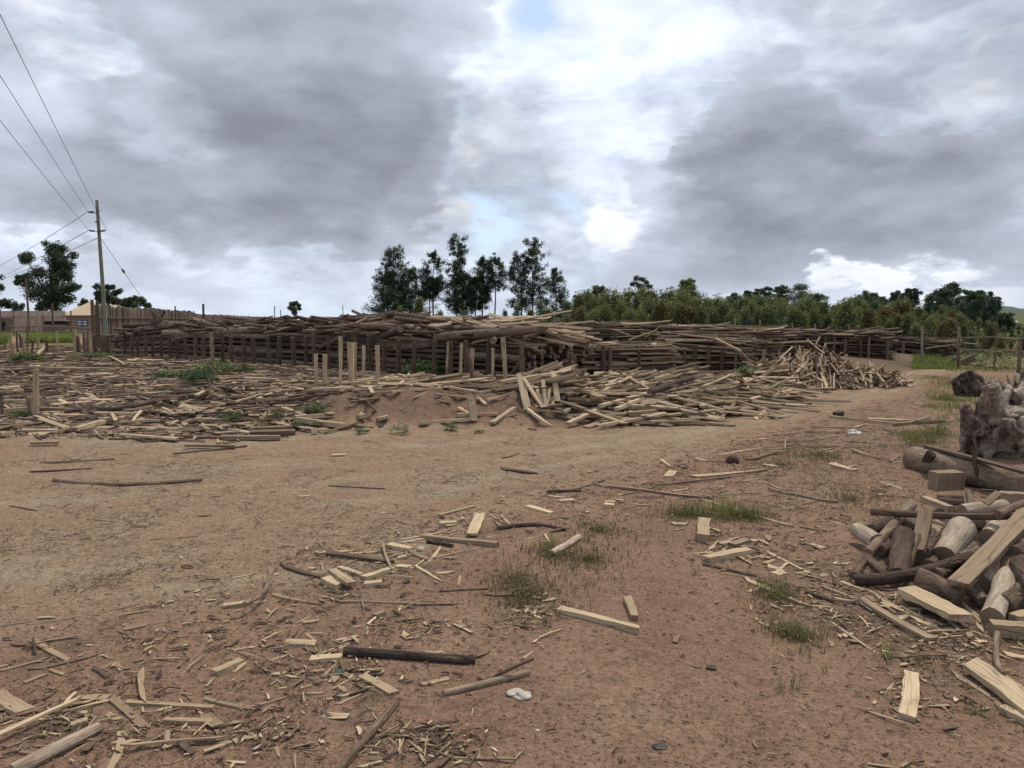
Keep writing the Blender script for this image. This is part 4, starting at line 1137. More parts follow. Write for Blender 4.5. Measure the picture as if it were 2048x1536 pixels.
# ------------------------------------------------------------------ upright stakes
STAKES = [(633, 707, 765, 8, .88, 0), (650, 708, 767, 8, .80, 0), (680, 672, 774, 8, .92, 2), (703, 684, 766, 11, .90, -1), (711, 684, 764, 5, .7, 0), (728, 690, 760, 7, .84, 0), (757, 690, 760, 9, .84, -2), (892, 683, 752, 6, .84, 6), (900, 701, 745, 4, .6, 0), (921, 687, 763, 6, .78, 2), (941, 697, 765, 7, .82, 4),
          (952, 698, 769, 9, .40, -17), (984, 695, 764, 6, .82, 2), (1012, 675, 764, 9, .76, -6), (72, 738, 830, 10, .78, 3), (64, 795, 828, 9, .5, -3), (3, 790, 833, 6, .45, 0)]
for i, (u, v0, v1, w, tn, lean) in enumerate(STAKES):
    b = gph(u - lean * 0, v1); d = b.y; top = zpix(v0, d) - b.z
    q = b + Vector((lean / F * d, rnd.uniform(-.03, .05), top)); a = b + Vector((0, 0, -.12))
    mb = MB(); W = w / F * d
    if tn < .46: tube(mb, log_pts(a, q, 5, .015), [W * .5] * 4 + [W * .42], 9, tn, 0, 1, True, .08, .6); mt = LOGM
    else: board(mb, a, q, W, W * rnd.uniform(.45, .8), rnd.uniform(-.3, .3), 5, tn, (rnd.uniform(.65, .9), 1), rnd.uniform(-.01, .012), .05, tn * .7, tn * .8, up=(0, -1, 0)); mt = WOODM
    if i < 14:
        lab = f'{"round barked" if tn < .46 else "pale sawn"} {"tall" if v1 - v0 > 78 else "short" if v1 - v0 < 62 else "medium"} stake standing before the long stack, {ordinal(i + 1)} from the left'
    else: lab = ['tall pale square stake standing in the wood litter at the left', 'short brown stake beside the tall pale stake', 'short grey stake cut off by the left edge'][i - 14]
    single('stake', mb, mt, 'stake', 'upright stakes before the long stack' if i < 14 else None, lab)
LSTK = [(8, 688, 712, 5, .5), (24, 667, 700, 4, .7), (27, 687, 716, 4, .72), (36, 662, 712, 4, .40), (43, 668, 698, 4, .3), (50, 672, 712, 5, .62), (54, 650, 712, 4, .5), (62, 680, 699, 4, .35), (76, 673, 704, 4, .74), (94, 679, 702, 6, .34), (115, 662, 694, 4, .78), (151, 658, 690, 6, .74), (159, 672, 706, 8, .40), (169, 666, 706, 6, .5), (177, 666, 708, 8, .55), (181, 668, 700, 5, .8), (186, 668, 690, 5, .72), (193, 669, 707, 10, .3), (203, 669, 707, 11, .48), (211, 670, 705, 8, .36), (219, 671, 706, 10, .45), (229, 670, 701, 9, .55), (242, 671, 708, 9, .35)]
for i, (u, v0, v1, w, tn) in enumerate(LSTK):
    d = 30 + rnd.uniform(-2, 1) if u > 150 else 33 + rnd.uniform(-4, 4); b = at(u, d); top = zpix(v0, d) - b.z; bot = zpix(v1, d) - b.z
    mb = MB(); W = w / F * d
    a = b + Vector((0, 0, min(-.1, bot))); q = b + Vector((rnd.uniform(-.12, .12), rnd.uniform(-.05, .05), top))
    if tn < .6: tube(mb, log_pts(a, q, 4, .02), [W * .5] * 3 + [W * .44], 8, tn, 0, 1, True, .08, .6); mt = LOGM
    else: board(mb, a, q, W, W * .6, 0, 4, tn, (1, .9), 0, .05, up=(0, -1, 0)); mt = WOODM
    single('stake', mb, mt, 'stake', 'stakes at the left end of the yard', f'{"pale" if tn > .6 else "brown barked" if tn > .42 else "dark barked"} stake at the left end of the yard, {ordinal(i + 1)} from the left edge')

# ------------------------------------------------------------------ the smaller stacks of slabs further right
def slab_stack(A, B, depth, height, rows, tone, name, grp, n_posts, post_h, ind=True, seed=1, ragged=.3, postlist=None, short=''):
    short = {3: 'stack right of the logs', 4: 'second slab stack'}.get(seed, name)
    R = random.Random(seed); fill = MB()
    A = Vector(A); B = Vector(B); L = (B - A); L.z = 0; ln = L.length; e = L.normalized(); n = Vector((-e.y, e.x, 0))
    if n.y < 0: n = -n
    pos = lambda t, k, z: (lambda p: Vector((p.x, p.y, gz(p.x, p.y) + z)))(A + e * t + n * k)
    dz = height / rows; cnt = 0
    for j in range(max(2, int(depth / .22))):
        k = .04 + j * .22
        for i in range(rows + (1 if j > 1 else 0)):
            t = R.uniform(-.3, .1)
            while t < ln - .1:
                l = R.uniform(.9, 2.3); t1 = min(t + l, ln + R.uniform(-.25, .3))
                zz = dz * (i + .5) + R.uniform(-.02, .02) * 1.5
                a = pos(t, k + R.uniform(-.06, .06), zz + R.gauss(0, .022)); b = pos(t1, k + R.uniform(-.06, .06), zz + R.gauss(0, .022))
                tn = min(.98, max(.05, R.gauss(tone, .17)))
                W, T = R.uniform(.07, .17), R.uniform(.018, .05)
                vis = ind and (j == 0 or (i >= rows - 1 and j < 3))
                m = MB() if vis else fill
                if (b - a).length < .15: t = t1 + .1; continue
                if R.random() < .78: board(m, a, b, W, T, R.gauss(0, .25), 3, tn, (1, R.uniform(.6, 1)), R.uniform(-.015, .015), .07, tn * R.choice((.35, .6, 1)), tn * .8, (0, R.uniform(0, .05)), seed=R.random())
                else: add_log(m, a, b, R.uniform(.03, .055), None, min(tn * .6, .5), .02, 7, 3, .6, 2, 1)
                if vis:
                    pl = 'lower' if i < rows / 3 else 'upper' if i > rows * .66 else 'middle'
                    single('sawn_board', m, WOODM, 'slab', grp, None, f'{tone_word(tn)} slab low in the {short}' if pl == 'lower' else f'{tone_word(tn)} slab {pl} in the {short}', a.x / a.y)
                    cnt += 1
                t = t1 + R.uniform(-.2, .05)
    # loose pieces thrown on top
    for i in range(int(ln * depth * 3.5)):
        t, k = R.uniform(0, ln), R.uniform(0, depth); an = R.gauss(0, .3)
        l = R.uniform(.8, 2.2); d = e * math.cos(an) + n * math.sin(an)
        p = pos(t, k, height + R.uniform(0, .16) * math.sin(math.pi * k / depth)); tl = R.gauss(0, .07)
        tn = min(.98, max(.05, R.gauss(tone + .05, .18)))
        board(fill, p - d * l / 2 - Vector((0, 0, tl * l / 2)), p + d * l / 2 + Vector((0, 0, tl * l / 2)), R.uniform(.06, .14), R.uniform(.015, .04), R.gauss(0, .3), 3, tn, (1, R.uniform(.6, 1)), R.uniform(-.02, .02), .08, tn * R.choice((.4, .8)), None, (0, R.uniform(0, .05)), seed=R.random())
    o = fill.build('slab_mass', WOODM); tag(o, f'heaped inner and loose slabs of the {name}', 'slabs', kind='stuff')
    for i in range(n_posts):
        t = ln * (i + .35) / n_posts + R.uniform(-.15, .15); q = pos(t, -.10, 0); h = post_h * R.uniform(.85, 1.1); r = R.uniform(.035, .065)
        if postlist: q = gp(*postlist[i][:2]); h = zpix(postlist[i][2], q.y) - q.z; r = postlist[i][3] / F * q.y / 2
        m = MB(); tube(m, log_pts(q + Vector((0, 0, -.1)), q + Vector((R.uniform(-.04, .04), 0, h)), 4, .01), [r, r, r * .95, r * .9], 9, R.uniform(.2, .5), 0, 1, True, .07, .6)
        single('stack_post', m, LOGM, 'post', f'posts of the {name}', f'post {ordinal(i + 1)} from left, {name}' if n_posts > 1 else f'brown post holding the {name}', smooth=True)
slab_stack(gp(1188, 757), gp(1352, 752), 2.3, .66, 9, .50, 'slab stack just right of the log stack', 'slabs of the stack right of the logs', 6, .6, True, 3, postlist=[(1207, 757, 690, 10), (1218, 757, 694, 8), (1245, 754, 696, 6), (1260, 752, 700, 7), (1277, 758, 702, 8), (1300, 752, 702, 5)])
slab_stack(at(1325, 21.2), at(1500, 20.6), 2.2, .80, 9, .52, 'second slab stack behind the slab heap', 'slabs of the second stack', 6, .6, True, 4)
slab_stack(at(1130, 23.5), at(1330, 25.5), 2.5, 1.08, 8, .45, 'taller slab stack behind the log stack corner', 'slabs of the taller back stack', 3, .9, False, 5)
slab_stack(at(1480, 27.5), at(1620, 27.0), 2.2, .86, 7, .46, 'long slab stack behind the pale offcut pile', 'slabs of the stack behind the pale pile', 7, .75, False, 6)
slab_stack(at(1585, 27.5), at(1785, 27.0), 2.4, .82, 8, .34, 'dark slab stack right of the pale offcut pile', 'slabs of the dark stack', 8, .7, False, 7)
slab_stack(at(1330, 25.0), at(1560, 24.6), 2.2, .98, 8, .46, 'slab stack linking the back rows', 'slabs of the linking back stack', 4, .85, False, 9)
slab_stack(at(1715, 31.5), at(1885, 29.0), 1.8, .52, 6, .25, 'low dark stack of poles at the far right end', 'slabs of the low far stack', 4, .45, False, 8)
# splinters standing out of the stacks
for i, (u0, v0, u1, v1, d, w, tn) in enumerate([(1228, 659, 1262, 672, 21, 4, .45), (1258, 680, 1312, 661, 20, 4, .6), (1290, 676, 1318, 655, 20.5, 3, .5), (1315, 663, 1318, 676, 22, 5, .55), (1430, 677, 1482, 703, 20, 8, .74), (1484, 706, 1520, 746, 19.2, 5, .45), (1380, 668, 1402, 678, 23, 4, .4), (1640, 673, 1632, 690, 19.5, 5, .7), (1560, 686, 1620, 683, 26, 4, .7), (1528, 698, 1526, 752, 19.5, 7, .55), (1548, 725, 1550, 762, 18.5, 5, .45),
                                                (1690, 692, 1728, 682, 27.5, 5, .35), (1740, 690, 1772, 683, 27.5, 4, .4), (1650, 688, 1690, 686, 27, 4, .14)]):
    A = Vector((0, 0, CAMH)) + ray(u0, v0) * (d / ray(u0, v0).y); B = Vector((0, 0, CAMH)) + ray(u1, v1) * ((d - .1) / ray(u1, v1).y)
    m = MB(); W = w / F * d; board(m, A, B, W, W * .5, .3, 4, tn, (1, .7), .01, .08, tn * .6, None, (0, .05))
    single('sawn_board', m, WOODM, 'slab', 'loose slabs sticking out of the stacks', None, f'{tone_word(tn)} loose slab sticking out over the right-hand stacks', u0)

# ------------------------------------------------------------------ filler of the heaps and the pale offcut pile
def heap_fill(name, label, n, pick, tone, lrange, wr, tr, az=None, tilt=.25, seed=2, ind=0, indname=None, grp=None, base=None, levels=(0, 1)):
    R = random.Random(seed); mb = MB(); made = 0
    for i in range(n):
        x, y = pick(R); g = gz(x, y); hh = hz(x, y)
        if hh < .03: continue
        lv = R.uniform(*levels); top = i < ind
        if top: lv = R.uniform(.92, 1.04)
        z = g + hh * lv
        a = R.gauss(az, .55) if az is not None else R.uniform(0, math.pi)
        gx, gy = (hz(x + .2, y) - hz(x - .2, y)) / .4, (hz(x, y + .2) - hz(x, y - .2)) / .4
        d = Vector((math.cos(a), math.sin(a), 0)); d.z = (d.x * gx + d.y * gy) * .9 + R.gauss(0, tilt)
        L = R.uniform(*lrange); d.normalize(); p = Vector((x, y, z))
        A, B = p - d * L / 2, p + d * L / 2
        for q in (A, B): q.z = max(q.z, gz(q.x, q.y) + .01)
        tn = min(1, max(.05, R.gauss(*tone)))
        m = MB() if top else mb
        board(m, A, B, R.uniform(*wr), R.uniform(*tr), R.gauss(0, .35), 3, tn, (1, R.uniform(.55, 1)), R.uniform(-.02, .02), .07, tn * R.choice((.45, .8, 1)), tn * .85, (0, R.uniform(0, .12)), seed=R.random())
        if top: single(indname, m, WOODM, indname.split('_')[0], grp, None, base.format(tone_word(tn)), x / y)
    o = mb.build(name, WOODM); tag(o, label, 'wood scraps', kind='stuff')
def pickA(R):
    c = R.choice(((.75, 13.5, .6, .7), (1.9, 13.4, 1.0, .8), (3.3, 14.5, 1.2, .8), (4.6, 15.8, 1.1, .8), (-.9, 13.9, 1.1, .5), (-.9, 14.3, 1.3, .5), (-2.2, 14.5, .9, .6), (5.9, 17.8, .8, .8), (2.6, 14, 1.6, .9), (3.4, 16.5, 1.1, .7), (6.2, 18.9, .7, .8), (2.2, 15.5, .8, .6), (3.8, 16.0, 1.2, .9)))
    return R.gauss(c[0], c[2] * .75), R.gauss(c[1], c[3] * .75)
heap_fill('slab_scraps', 'jumbled slabs and broken boards filling the slab heap left of the road', 1250, pickA, (.62, .20), (.35, 1.7), (.05, .13), (.015, .045), .25, .10, 21, 72, 'sawn_board', 'slab heap left of the road', '{} slab thrown on the slab heap')
def pickB(R):
    while True:
        x, y = R.uniform(-1.6, 2.3), R.uniform(-1.4, 1.2)
        if (x / 1.6) ** 2 + (y / 1.3) ** 2 < 1 or R.random() < .15 or (x > .4 and abs(y) < .9): return PILE.x + x, PILE.y + y
heap_fill('offcut_mass', 'mass of thin pale offcuts inside the cone-shaped pile', 520, pickB, (.70, .16), (.4, 1.1), (.03, .07), (.018, .04), 1.2, .45, 22, 200, 'offcut_stick', 'pale offcuts of the cone-shaped pile', '{} thin offcut on the cone-shaped pale pile', levels=(.3, 1))

# ------------------------------------------------------------------ wood litter left of the road
def field_pick(R):
    while True:
        d = 9.8 * (46 / 9.8) ** (R.random() ** .9); u = R.uniform(-180, 760) if R.random() < .8 else R.uniform(-180, 1080)
        x = (u - 1024) / F * d
        s = float(edge_s(x, d))
        if s < -.25: continue
        if s < .25 and R.random() < .5: continue
        if s < 1.0 and -3.0 < x < .4 and R.random() < .82: continue     # the bare bank
        ks = (Vector((x, d, 0)) - S0).dot(SN)
        if ks > -.1 and x > S0.x - 1.5: continue
        if d > 40 and u > 420: continue
        return x, d, u
R = random.Random(77); mass = MB(); ind = 0; cand = []
for i in range(7200):
    x, y, u = field_pick(R)
    L = min(1.7, R.lognormvariate(-1.30, .58)) * (1.0 if y < 25 else 1.3); kind = R.random()
    cand.append((L / y * (1.2 if kind > .6 else 1), x, y, u, L, kind))
cand.sort(key=lambda q: -q[0])
zn = lambda x, y, u: 'of the litter near the road' if y < 12.5 else ('of the litter before the stack' if u > 330 else 'of the litter by the left stakes' if y > 24 else 'of the middle left litter')
for i, (_, x, y, u, L, kind) in enumerate(cand):
    a = R.gauss(.05, .55) if R.random() < .7 else R.uniform(0, math.pi)
    z = gz(x, y) + hz(x, y) * R.uniform(.3, 1.05)
    d = Vector((math.cos(a), math.sin(a), R.gauss(.0, .07))).normalized()
    A = Vector((x, y, z)) - d * L / 2; B = Vector((x, y, z)) + d * L / 2
    for q in (A, B): q.z = max(q.z, gz(q.x, q.y) + hz(q.x, q.y) * .5 + .012)
    tn = min(1, max(.05, R.gauss(.43, .17) if R.random() < .76 else R.gauss(.78, .12)))
    if y > 22: tn = tn * .9
    big = i < 250; m = MB() if big else mass
    if kind < .42: 
        r = R.uniform(.010, .03) * (1.3 if L > .7 else .8); ps = log_pts(A, B, 4, .04, 0, R)
        tube(m, ps, [r, r * .97, r * .9, r * .78], 6, min(tn * .85, .8), 2, 1, True, .08, .6, R.random()); nm = 'stick'
    else: board(m, A, B, R.uniform(.03, .10) * (1.25 if L > .6 else .9), R.uniform(.008, .03), R.gauss(0, .25), 3, tn, (R.uniform(.6, 1), R.uniform(.5, 1)), R.uniform(-.04, .04), .10, tn * R.choice((.5, .8, 1)), None, (R.uniform(0, .1), R.uniform(0, .25)), seed=R.random()); nm = 'wood_scrap'
    if big: single(nm, m, WOODM, nm.replace('_', ' '), 'wood litter left of the road', None, f'{tone_word(tn)} {"stick" if nm == "stick" else "scrap"} {zn(x, y, u)}', u)
tag(mass.build('wood_litter', WOODM), 'thick litter of broken sticks, bark and slivers left of the road', 'wood litter', kind='stuff')

# ------------------------------------------------------------------ chips and bark crumbs on the soil
def scatter(name, label, n, pick, lr, wr, tone, seed, curl=.0):
    R = random.Random(seed); mb = MB()
    for i in range(n):
        x, y = pick(R); z = gz(x, y) + .004
        L = R.lognormvariate(*lr); W = R.uniform(*wr) * min(L, .2); a = R.uniform(0, math.pi); T = R.uniform(.0015, .006); W *= .75
        d = Vector((math.cos(a), math.sin(a), R.gauss(0, .06))); p = Vector((x, y, z + T / 2))
        c, s = d * (L / 2), Vector((-math.sin(a), math.cos(a), R.gauss(0, .15))) * (W / 2)
        tn = min(1, max(.02, R.gauss(*tone)))
        k0, k1, k2 = R.choice((.1, .3, .9, 1)), R.choice((.05, .2, .8, 1)), R.uniform(-.6, .6)
        top = Vector((0, 0, T)); mid = Vector((0, 0, R.uniform(0, curl) * L))
        V = [p - c + s * k0, p - c - s * k0, p + s * k2 - s + mid, p + c - s * k1, p + c + s * k1, p + s * k2 + s + mid]
        V = V + [v + top for v in V]
        fs = [(6, 7, 8, 11), (11, 8, 9, 10), (0, 6, 11, 5), (5, 11, 10, 4), (1, 2, 8, 7), (2, 3, 9, 8), (0, 1, 7, 6), (3, 4, 10, 9)]
        ou, ov = R.uniform(0, 40), R.uniform(0, 40)
        cs = [(ou, ov + W), (ou, ov), (ou + L / 2, ov), (ou + L, ov), (ou + L, ov + W), (ou + L / 2, ov + W)]
        mb.add([tuple(v) for v in V], fs, [[cs[q % 6] for q in f] for f in fs], [0] * 8, tn)
    tag(mb.build(name, WOODM), label, name.replace('_', ' '), kind='stuff')
CL = [(300, 1300, 300, 90, 3), (120, 1440, 160, 80, 2), (350, 1460, 200, 60, 2), (680, 1340, 170, 80, 3.5), (730, 1120, 170, 60, 4), (900, 1050, 120, 30, 2), (620, 1180, 120, 40, 1), (850, 1490, 130, 40, 1.5), (560, 1470, 120, 40, 1), (820, 1250, 120, 30, 1.5), (1060, 1230, 70, 40, 1.2), (1200, 1000, 150, 40, 2), (1420, 950, 200, 40, 3), (1480, 1100, 110, 40, 3.5), (1650, 1150, 120, 70, 2.5),
      (1750, 1230, 160, 60, 3.5), (1900, 1300, 120, 60, 3), (1650, 960, 160, 60, 2.5), (1700, 880, 150, 30, 2.5), (1850, 1150, 120, 120, 2.5), (1850, 1400, 120, 60, 1), (1560, 1220, 60, 40, .8), (480, 1230, 160, 60, 1.2), (250, 1130, 300, 120, .8), (1600, 1060, 160, 50, 1.4), (1750, 1010, 120, 50, 1.2)]
CW = [c[4] for c in CL]
def pick_chip(R):
    while True:
        q = R.random()
        if q < .62:
            c = R.choices(CL, CW)[0]; u, v = R.gauss(c[0], c[2] * .6), R.gauss(c[1], c[3] * .6)
        elif q < .80: u, v = R.uniform(0, 2048), 700 + 836 * R.random() ** 1.6
        else:
            t = R.random() ** 1.3; u = 1050 + 850 * t + R.gauss(0, 110) * (1.1 - t); v = 985 - 215 * t + abs(R.gauss(0, 55)) * (1.05 - t)
        if not (742 < v < 1545 and -60 < u < 2110): continue
        p = gp(u, v)
        s = float(edge_s(p.x, p.y))
        if s > .8: continue
        return p.x, p.y
scatter('wood_chips', 'small pale chips and slivers of wood strewn over the soil', 3600, pick_chip, (-3.65, .62), (.08, .34), (.64, .20), 31)
def pick_field(R):
    while True:
        x, y, u = field_pick(R)
        if y < 24: return x, y
scatter('bark_flakes', 'broken bark flakes and chips trodden into the litter left of the road', 5200, pick_field, (-2.3, .5), (.18, .55), (.47, .22), 33, .2)
scatter('bark_crumbs', 'dark bark crumbs and rotting slivers strewn over the soil', 5200, pick_chip, (-3.9, .62), (.08, .36), (.22, .12), 32, .12)

def pick_verge(R):
    while True:
        q = R.random()
        if q < .45: u, v = R.uniform(1420, 1900), R.uniform(772, 905)
        elif q < .75: u, v = R.gauss(1600, 190), R.gauss(960, 50)
        else:
            c = R.choices(CL, CW)[0]; u, v = R.gauss(c[0], c[2] * .55), R.gauss(c[1], c[3] * .55)
        if v < 765 or v > 1540 or (v < 905 and u < 1420 + (905 - v) * 3.0): continue
        p = gp(u, v)
        if float(edge_s(p.x, p.y)) > -.6 and p.y > 9: continue
        return p.x, p.y
scatter('splinters', 'thin pale and grey splinters strewn along the right verge and the clusters', 1050, pick_verge, (-2.1, .5), (.03, .09), (.60, .20), 34, .05)
scatter('straw_fibres', 'fine dark bark fibres and straws lying on the trodden soil', 2300, pick_verge, (-3.2, .5), (.03, .09), (.38, .22), 35, .3)
def pick_road(R):
    while True:
        u, v = R.uniform(-40, 2000), R.uniform(800, 1330); p = gp(u, v)
        if v > 1100 and (u > 1000 or R.random() < (v - 1100) / 260): continue
        if float(edge_s(p.x, p.y)) < -.2: return p.x, p.y
scatter('twigs', 'thin dark twigs and straws scattered over the dirt road', 220, pick_road, (-2.7, .6), (.03, .08), (.26, .16), 36, .1)

def pick_cl(R):
    while True:
        c = R.choices(CL, CW)[0]; u, v = R.gauss(c[0], c[2] * .45), R.gauss(c[1], c[3] * .45)
        if 742 < v < 1545:
            p = gp(u, v)
            if float(edge_s(p.x, p.y)) < .3: return p.x, p.y
scatter('flat_chips', 'flat pale chips and small split bits lying about the clusters of offcuts', 520, pick_cl, (-3.1, .5), (.25, .6), (.72, .14), 37)

def crumbs():
    R = random.Random(58); mb = MB()
    for i in range(9000):
        u, v = R.uniform(-40, 2090), 930 + 620 * R.random() ** .8; p = gp(u, v)
        r = R.lognormvariate(-5.3, .45); k = [R.uniform(.6, 1.3) for _ in range(6)]; a = R.uniform(0, 6.28); ca, sa = math.cos(a), math.sin(a)
        V = [(r * k[0], 0, 0), (0, r * k[1], 0), (-r * k[2], 0, 0), (0, -r * k[3], 0), (r * .2, r * .1, r * k[4] * .7), (0, 0, -r)]
        V = [(p.x + x * ca - y * sa, p.y + x * sa + y * ca, p.z + z + r * .1) for x, y, z in V]
        fs = [(0, 1, 4), (1, 2, 4), (2, 3, 4), (3, 0, 4)]
        mb.add(V[:5], fs, [[(0, 0)] * 3] * 4, [0] * 4, .5)
    tag(mb.build('soil_crumbs', [M['soil']]), 'small crumbs and clods of soil lying on the ground', 'soil', kind='stuff')
crumbs()

# ------------------------------------------------------------------ firewood heap at the right
def Q(kind, u0, v0, u1, v1, w, tn, label, h0, h1=None, mid=None, frac=.35, flare=0, sil=None, roll=0.0):
    """Piece of the heap: ends on the sight lines, h0/h1 metres above the ground there."""
    h1 = h0 if h1 is None else h1
    A = gp(u0, v0, h0); B = gp(u1, v1, h1); y = (A.y + B.y) / 2; m = MB(); r = w / F * y / 2
    if kind == 'l':
        if mid: C = gp(mid[0], mid[1], (h0 + h1) / 2); ps = [A, A.lerp(C, .5) + (C - (A + B) / 2) * .25, C, C.lerp(B, .5) + (C - (A + B) / 2) * .25, B]
        else: ps = log_pts(A, B, 6, .012)
        n = len(ps)
        tube(m, ps, [r * (1 - .12 * i / (n - 1)) * rnd.uniform(.92, 1.1) for i in range(n)], 14, tn, 0, 1, True, .10, min(.9, tn * .5 + .3))
        single('log' if w > 16 else 'stick', m, LOGM, 'log' if w > 16 else 'stick', 'firewood heap', label, smooth=True)
    else:
        W = r * 2; board(m, A, B, W, W * frac, roll, 6, tn, (1, .94), .004, .05, tn * .7, tn * .8)
        single('plank' if kind == 'b' else 'offcut', m, WOODM, 'plank' if kind == 'b' else 'offcut', 'firewood heap', label)
Q('l', 1742, 1023, 2056, 1029, 15, .34, 'long thin grey-brown pole lying across the top of the firewood heap', .22, .34, mid=(1930, 1033))
Q('l', 1824, 1008, 1736, 1106, 21, .62, 'slanting silver grey pole at the left of the firewood heap', .24, .07)
Q('l', 1728, 1114, 1708, 1152, 24, .42, 'forked knobby branch stub at the left foot of the firewood heap', .10, .03)
Q('l', 1733, 1116, 1769, 1150, 20, .36, 'short arm of the forked stub at the left foot of the heap', .10, .04)
Q('l', 1756, 1084, 1712, 1058, 33, .90, 'pale barkless log stub at the far left of the firewood heap', .09, .10)
Q('l', 1740, 1062, 1775, 1042, 26, .22, 'dark log behind the pale stub of the firewood heap', .08, .08)
Q('l', 1808, 1066, 1797, 1149, 42, .38, 'stout reddish-barked log standing up with a pale sawn top', .24, .06)
Q('b', 1834, 1070, 1810, 1148, 16, .55, 'pale bark-edged slab along the stout reddish log', .22, .05, roll=.5)
Q('b', 1853, 1022, 1834, 1104, 28, .40, 'rough bark slab leaning against the long pole on the heap', .32, .14, roll=.2)
Q('l', 1862, 1075, 1838, 1104, 44, .30, 'greenish dark log end facing the camera mid heap', .14, .12)
Q('l', 1815, 1046, 1856, 1058, 30, .52, 'brownish log lying behind the rough bark slab', .14, .16)
Q('b', 1856, 1044, 1900, 1074, 40, .66, 'split grey half log with cracked face near the heap centre', .20, .16)
Q('l', 1898, 1062, 1872, 1085, 46, .16, 'very dark log end under the split grey half log', .12, .12)
Q('l', 1926, 1054, 1888, 1112, 50, .98, 'knotty whitish log leaning at the heap centre', .24, .10)
Q('l', 1944, 1098, 1918, 1122, 34, .60, 'rounded grey log end right of the knotty whitish log', .12, .08)
Q('l', 2014, 1040, 1978, 1075, 42, .96, 'whitish log with a brown cut end under the long pole', .20, .18)
Q('l', 1895, 1038, 1968, 1046, 28, .58, 'grey log lying level just under the long pole', .16, .18)
Q('l', 1938, 1082, 1968, 1098, 30, .38, 'mossy dark log beneath the diagonal board', .12, .10)
Q('b', 2062, 1020, 1916, 1170, 40, .55, 'long diagonal weathered board lying over the firewood heap', .36, .15, frac=.28)
Q('l', 1992, 1112, 1960, 1170, 46, .86, 'whitish peeling log under the lower end of the diagonal board', .14, .06)
Q('l', 2016, 1152, 1984, 1236, 48, .97, 'bleached log with a dark cut end near the front of the heap', .14, .05)
Q('b', 2032, 1068, 2010, 1142, 24, .50, 'grey split piece standing at the right of the diagonal board', .26, .12, roll=.4)
Q('l', 1710, 1160, 1944, 1112, 24, .14, 'long dark curved branch along the front of the firewood heap', .03, .12, mid=(1815, 1150))
Q('l', 1836, 1158, 1922, 1192, 46, .42, 'thick cut log with silver grey top at the front of the heap', .09, .06)
Q('l', 1905, 1158, 1975, 1203, 16, .60, 'brown stick right of the thick silver-topped log', .10, .03)
Q('l', 1946, 1180, 1968, 1205, 30, .5, 'small tan log piece beside the bleached log', .05, .04)
Q('l', 2005, 1212, 2060, 1172, 46, .40, 'reddish brown log right of the bleached log', .07, .12)
Q('l', 2045, 1130, 2075, 1180, 46, .35, 'dark log at the right edge of the heap, upper', .22, .16)
Q('l', 2030, 1110, 2070, 1095, 36, .25, 'dark log under the diagonal board at the right edge', .2, .22)
Q('l', 2046, 1190, 2090, 1200, 44, .30, 'brown log cut off by the right edge of the frame', .10, .10)
Q('b', 2026, 1238, 2075, 1228, 24, .78, 'pale board end at the right edge below the bleached log', .05, frac=.8)
Q('b', 1980, 1256, 2080, 1264, 34, .64, 'squared silver grey timber at the right edge', .04, frac=.8)
Q('b', 1846, 998, 1902, 1019, 16, .70, 'tan batten at the back left of the firewood heap', .12, .14, frac=.8)
Q('l', 1874, 993, 1930, 995, 11, .45, 'thin brown stick at the back of the firewood heap', .12)
Q('l', 1878, 1004, 1932, 1007, 20, .28, 'dark round log at the back of the firewood heap', .10)
Q('b', 1934, 982, 1938, 1016, 14, .80, 'pale lath standing up at the back of the firewood heap', .24, .12, roll=.3)
Q('l', 1924, 1022, 2010, 1010, 26, .88, 'white weathered log with flaking wood behind the long pole', .22, .24)
Q('b', 1970, 1008, 1998, 985, 15, .56, 'ragged bark piece on the white weathered log', .30, .38, roll=.4)
Q('b', 1996, 994, 2070, 1000, 26, .56, 'weathered squared beam at the back right of the heap', .24, frac=.9)
Q('l', 1996, 1030, 2065, 1000, 20, .55, 'grey brown pole joining the long pole at the right', .33, .40)
Q('b', 1962, 980, 2070, 987, 10, .10, 'thin black board at the back right of the heap', .06)
for i, (u0, v0, u1, v1, w, tn, h) in enumerate([(1760, 1100, 1800, 1085, 24, .3, .06), (1780, 1125, 1812, 1108, 22, .45, .05), (1880, 1105, 1858, 1135, 30, .3, .05), (1905, 1130, 1870, 1150, 28, .4, .06), (1950, 1135, 1925, 1165, 34, .3, .06), (1975, 1060, 1940, 1080, 30, .2, .08), (2010, 1090, 1985, 1115, 36, .3, .12), (2040, 1060, 2000, 1075, 34, .35, .14),
                                                (1960, 1120, 1935, 1110, 26, .5, .1), (1840, 1125, 1862, 1108, 26, .35, .05), (2040, 1215, 2000, 1190, 30, .3, .04), (1815, 1100, 1790, 1075, 28, .3, .06), (1880, 1030, 1915, 1022, 26, .3, .08), (1960, 1030, 1930, 1045, 24, .3, .10)]):
    A = gp(u0, v0, h); B = gp(u1, v1, h); m = MB(); add_log(m, A, B, w / F * A.y / 2, None, tn, .01, 12, 5, .4, 0, 1, .1)
    o = single('log', m, LOGM, 'log', 'firewood heap', None, 'half hidden dark log wedged deep in the firewood heap', u0, smooth=True)
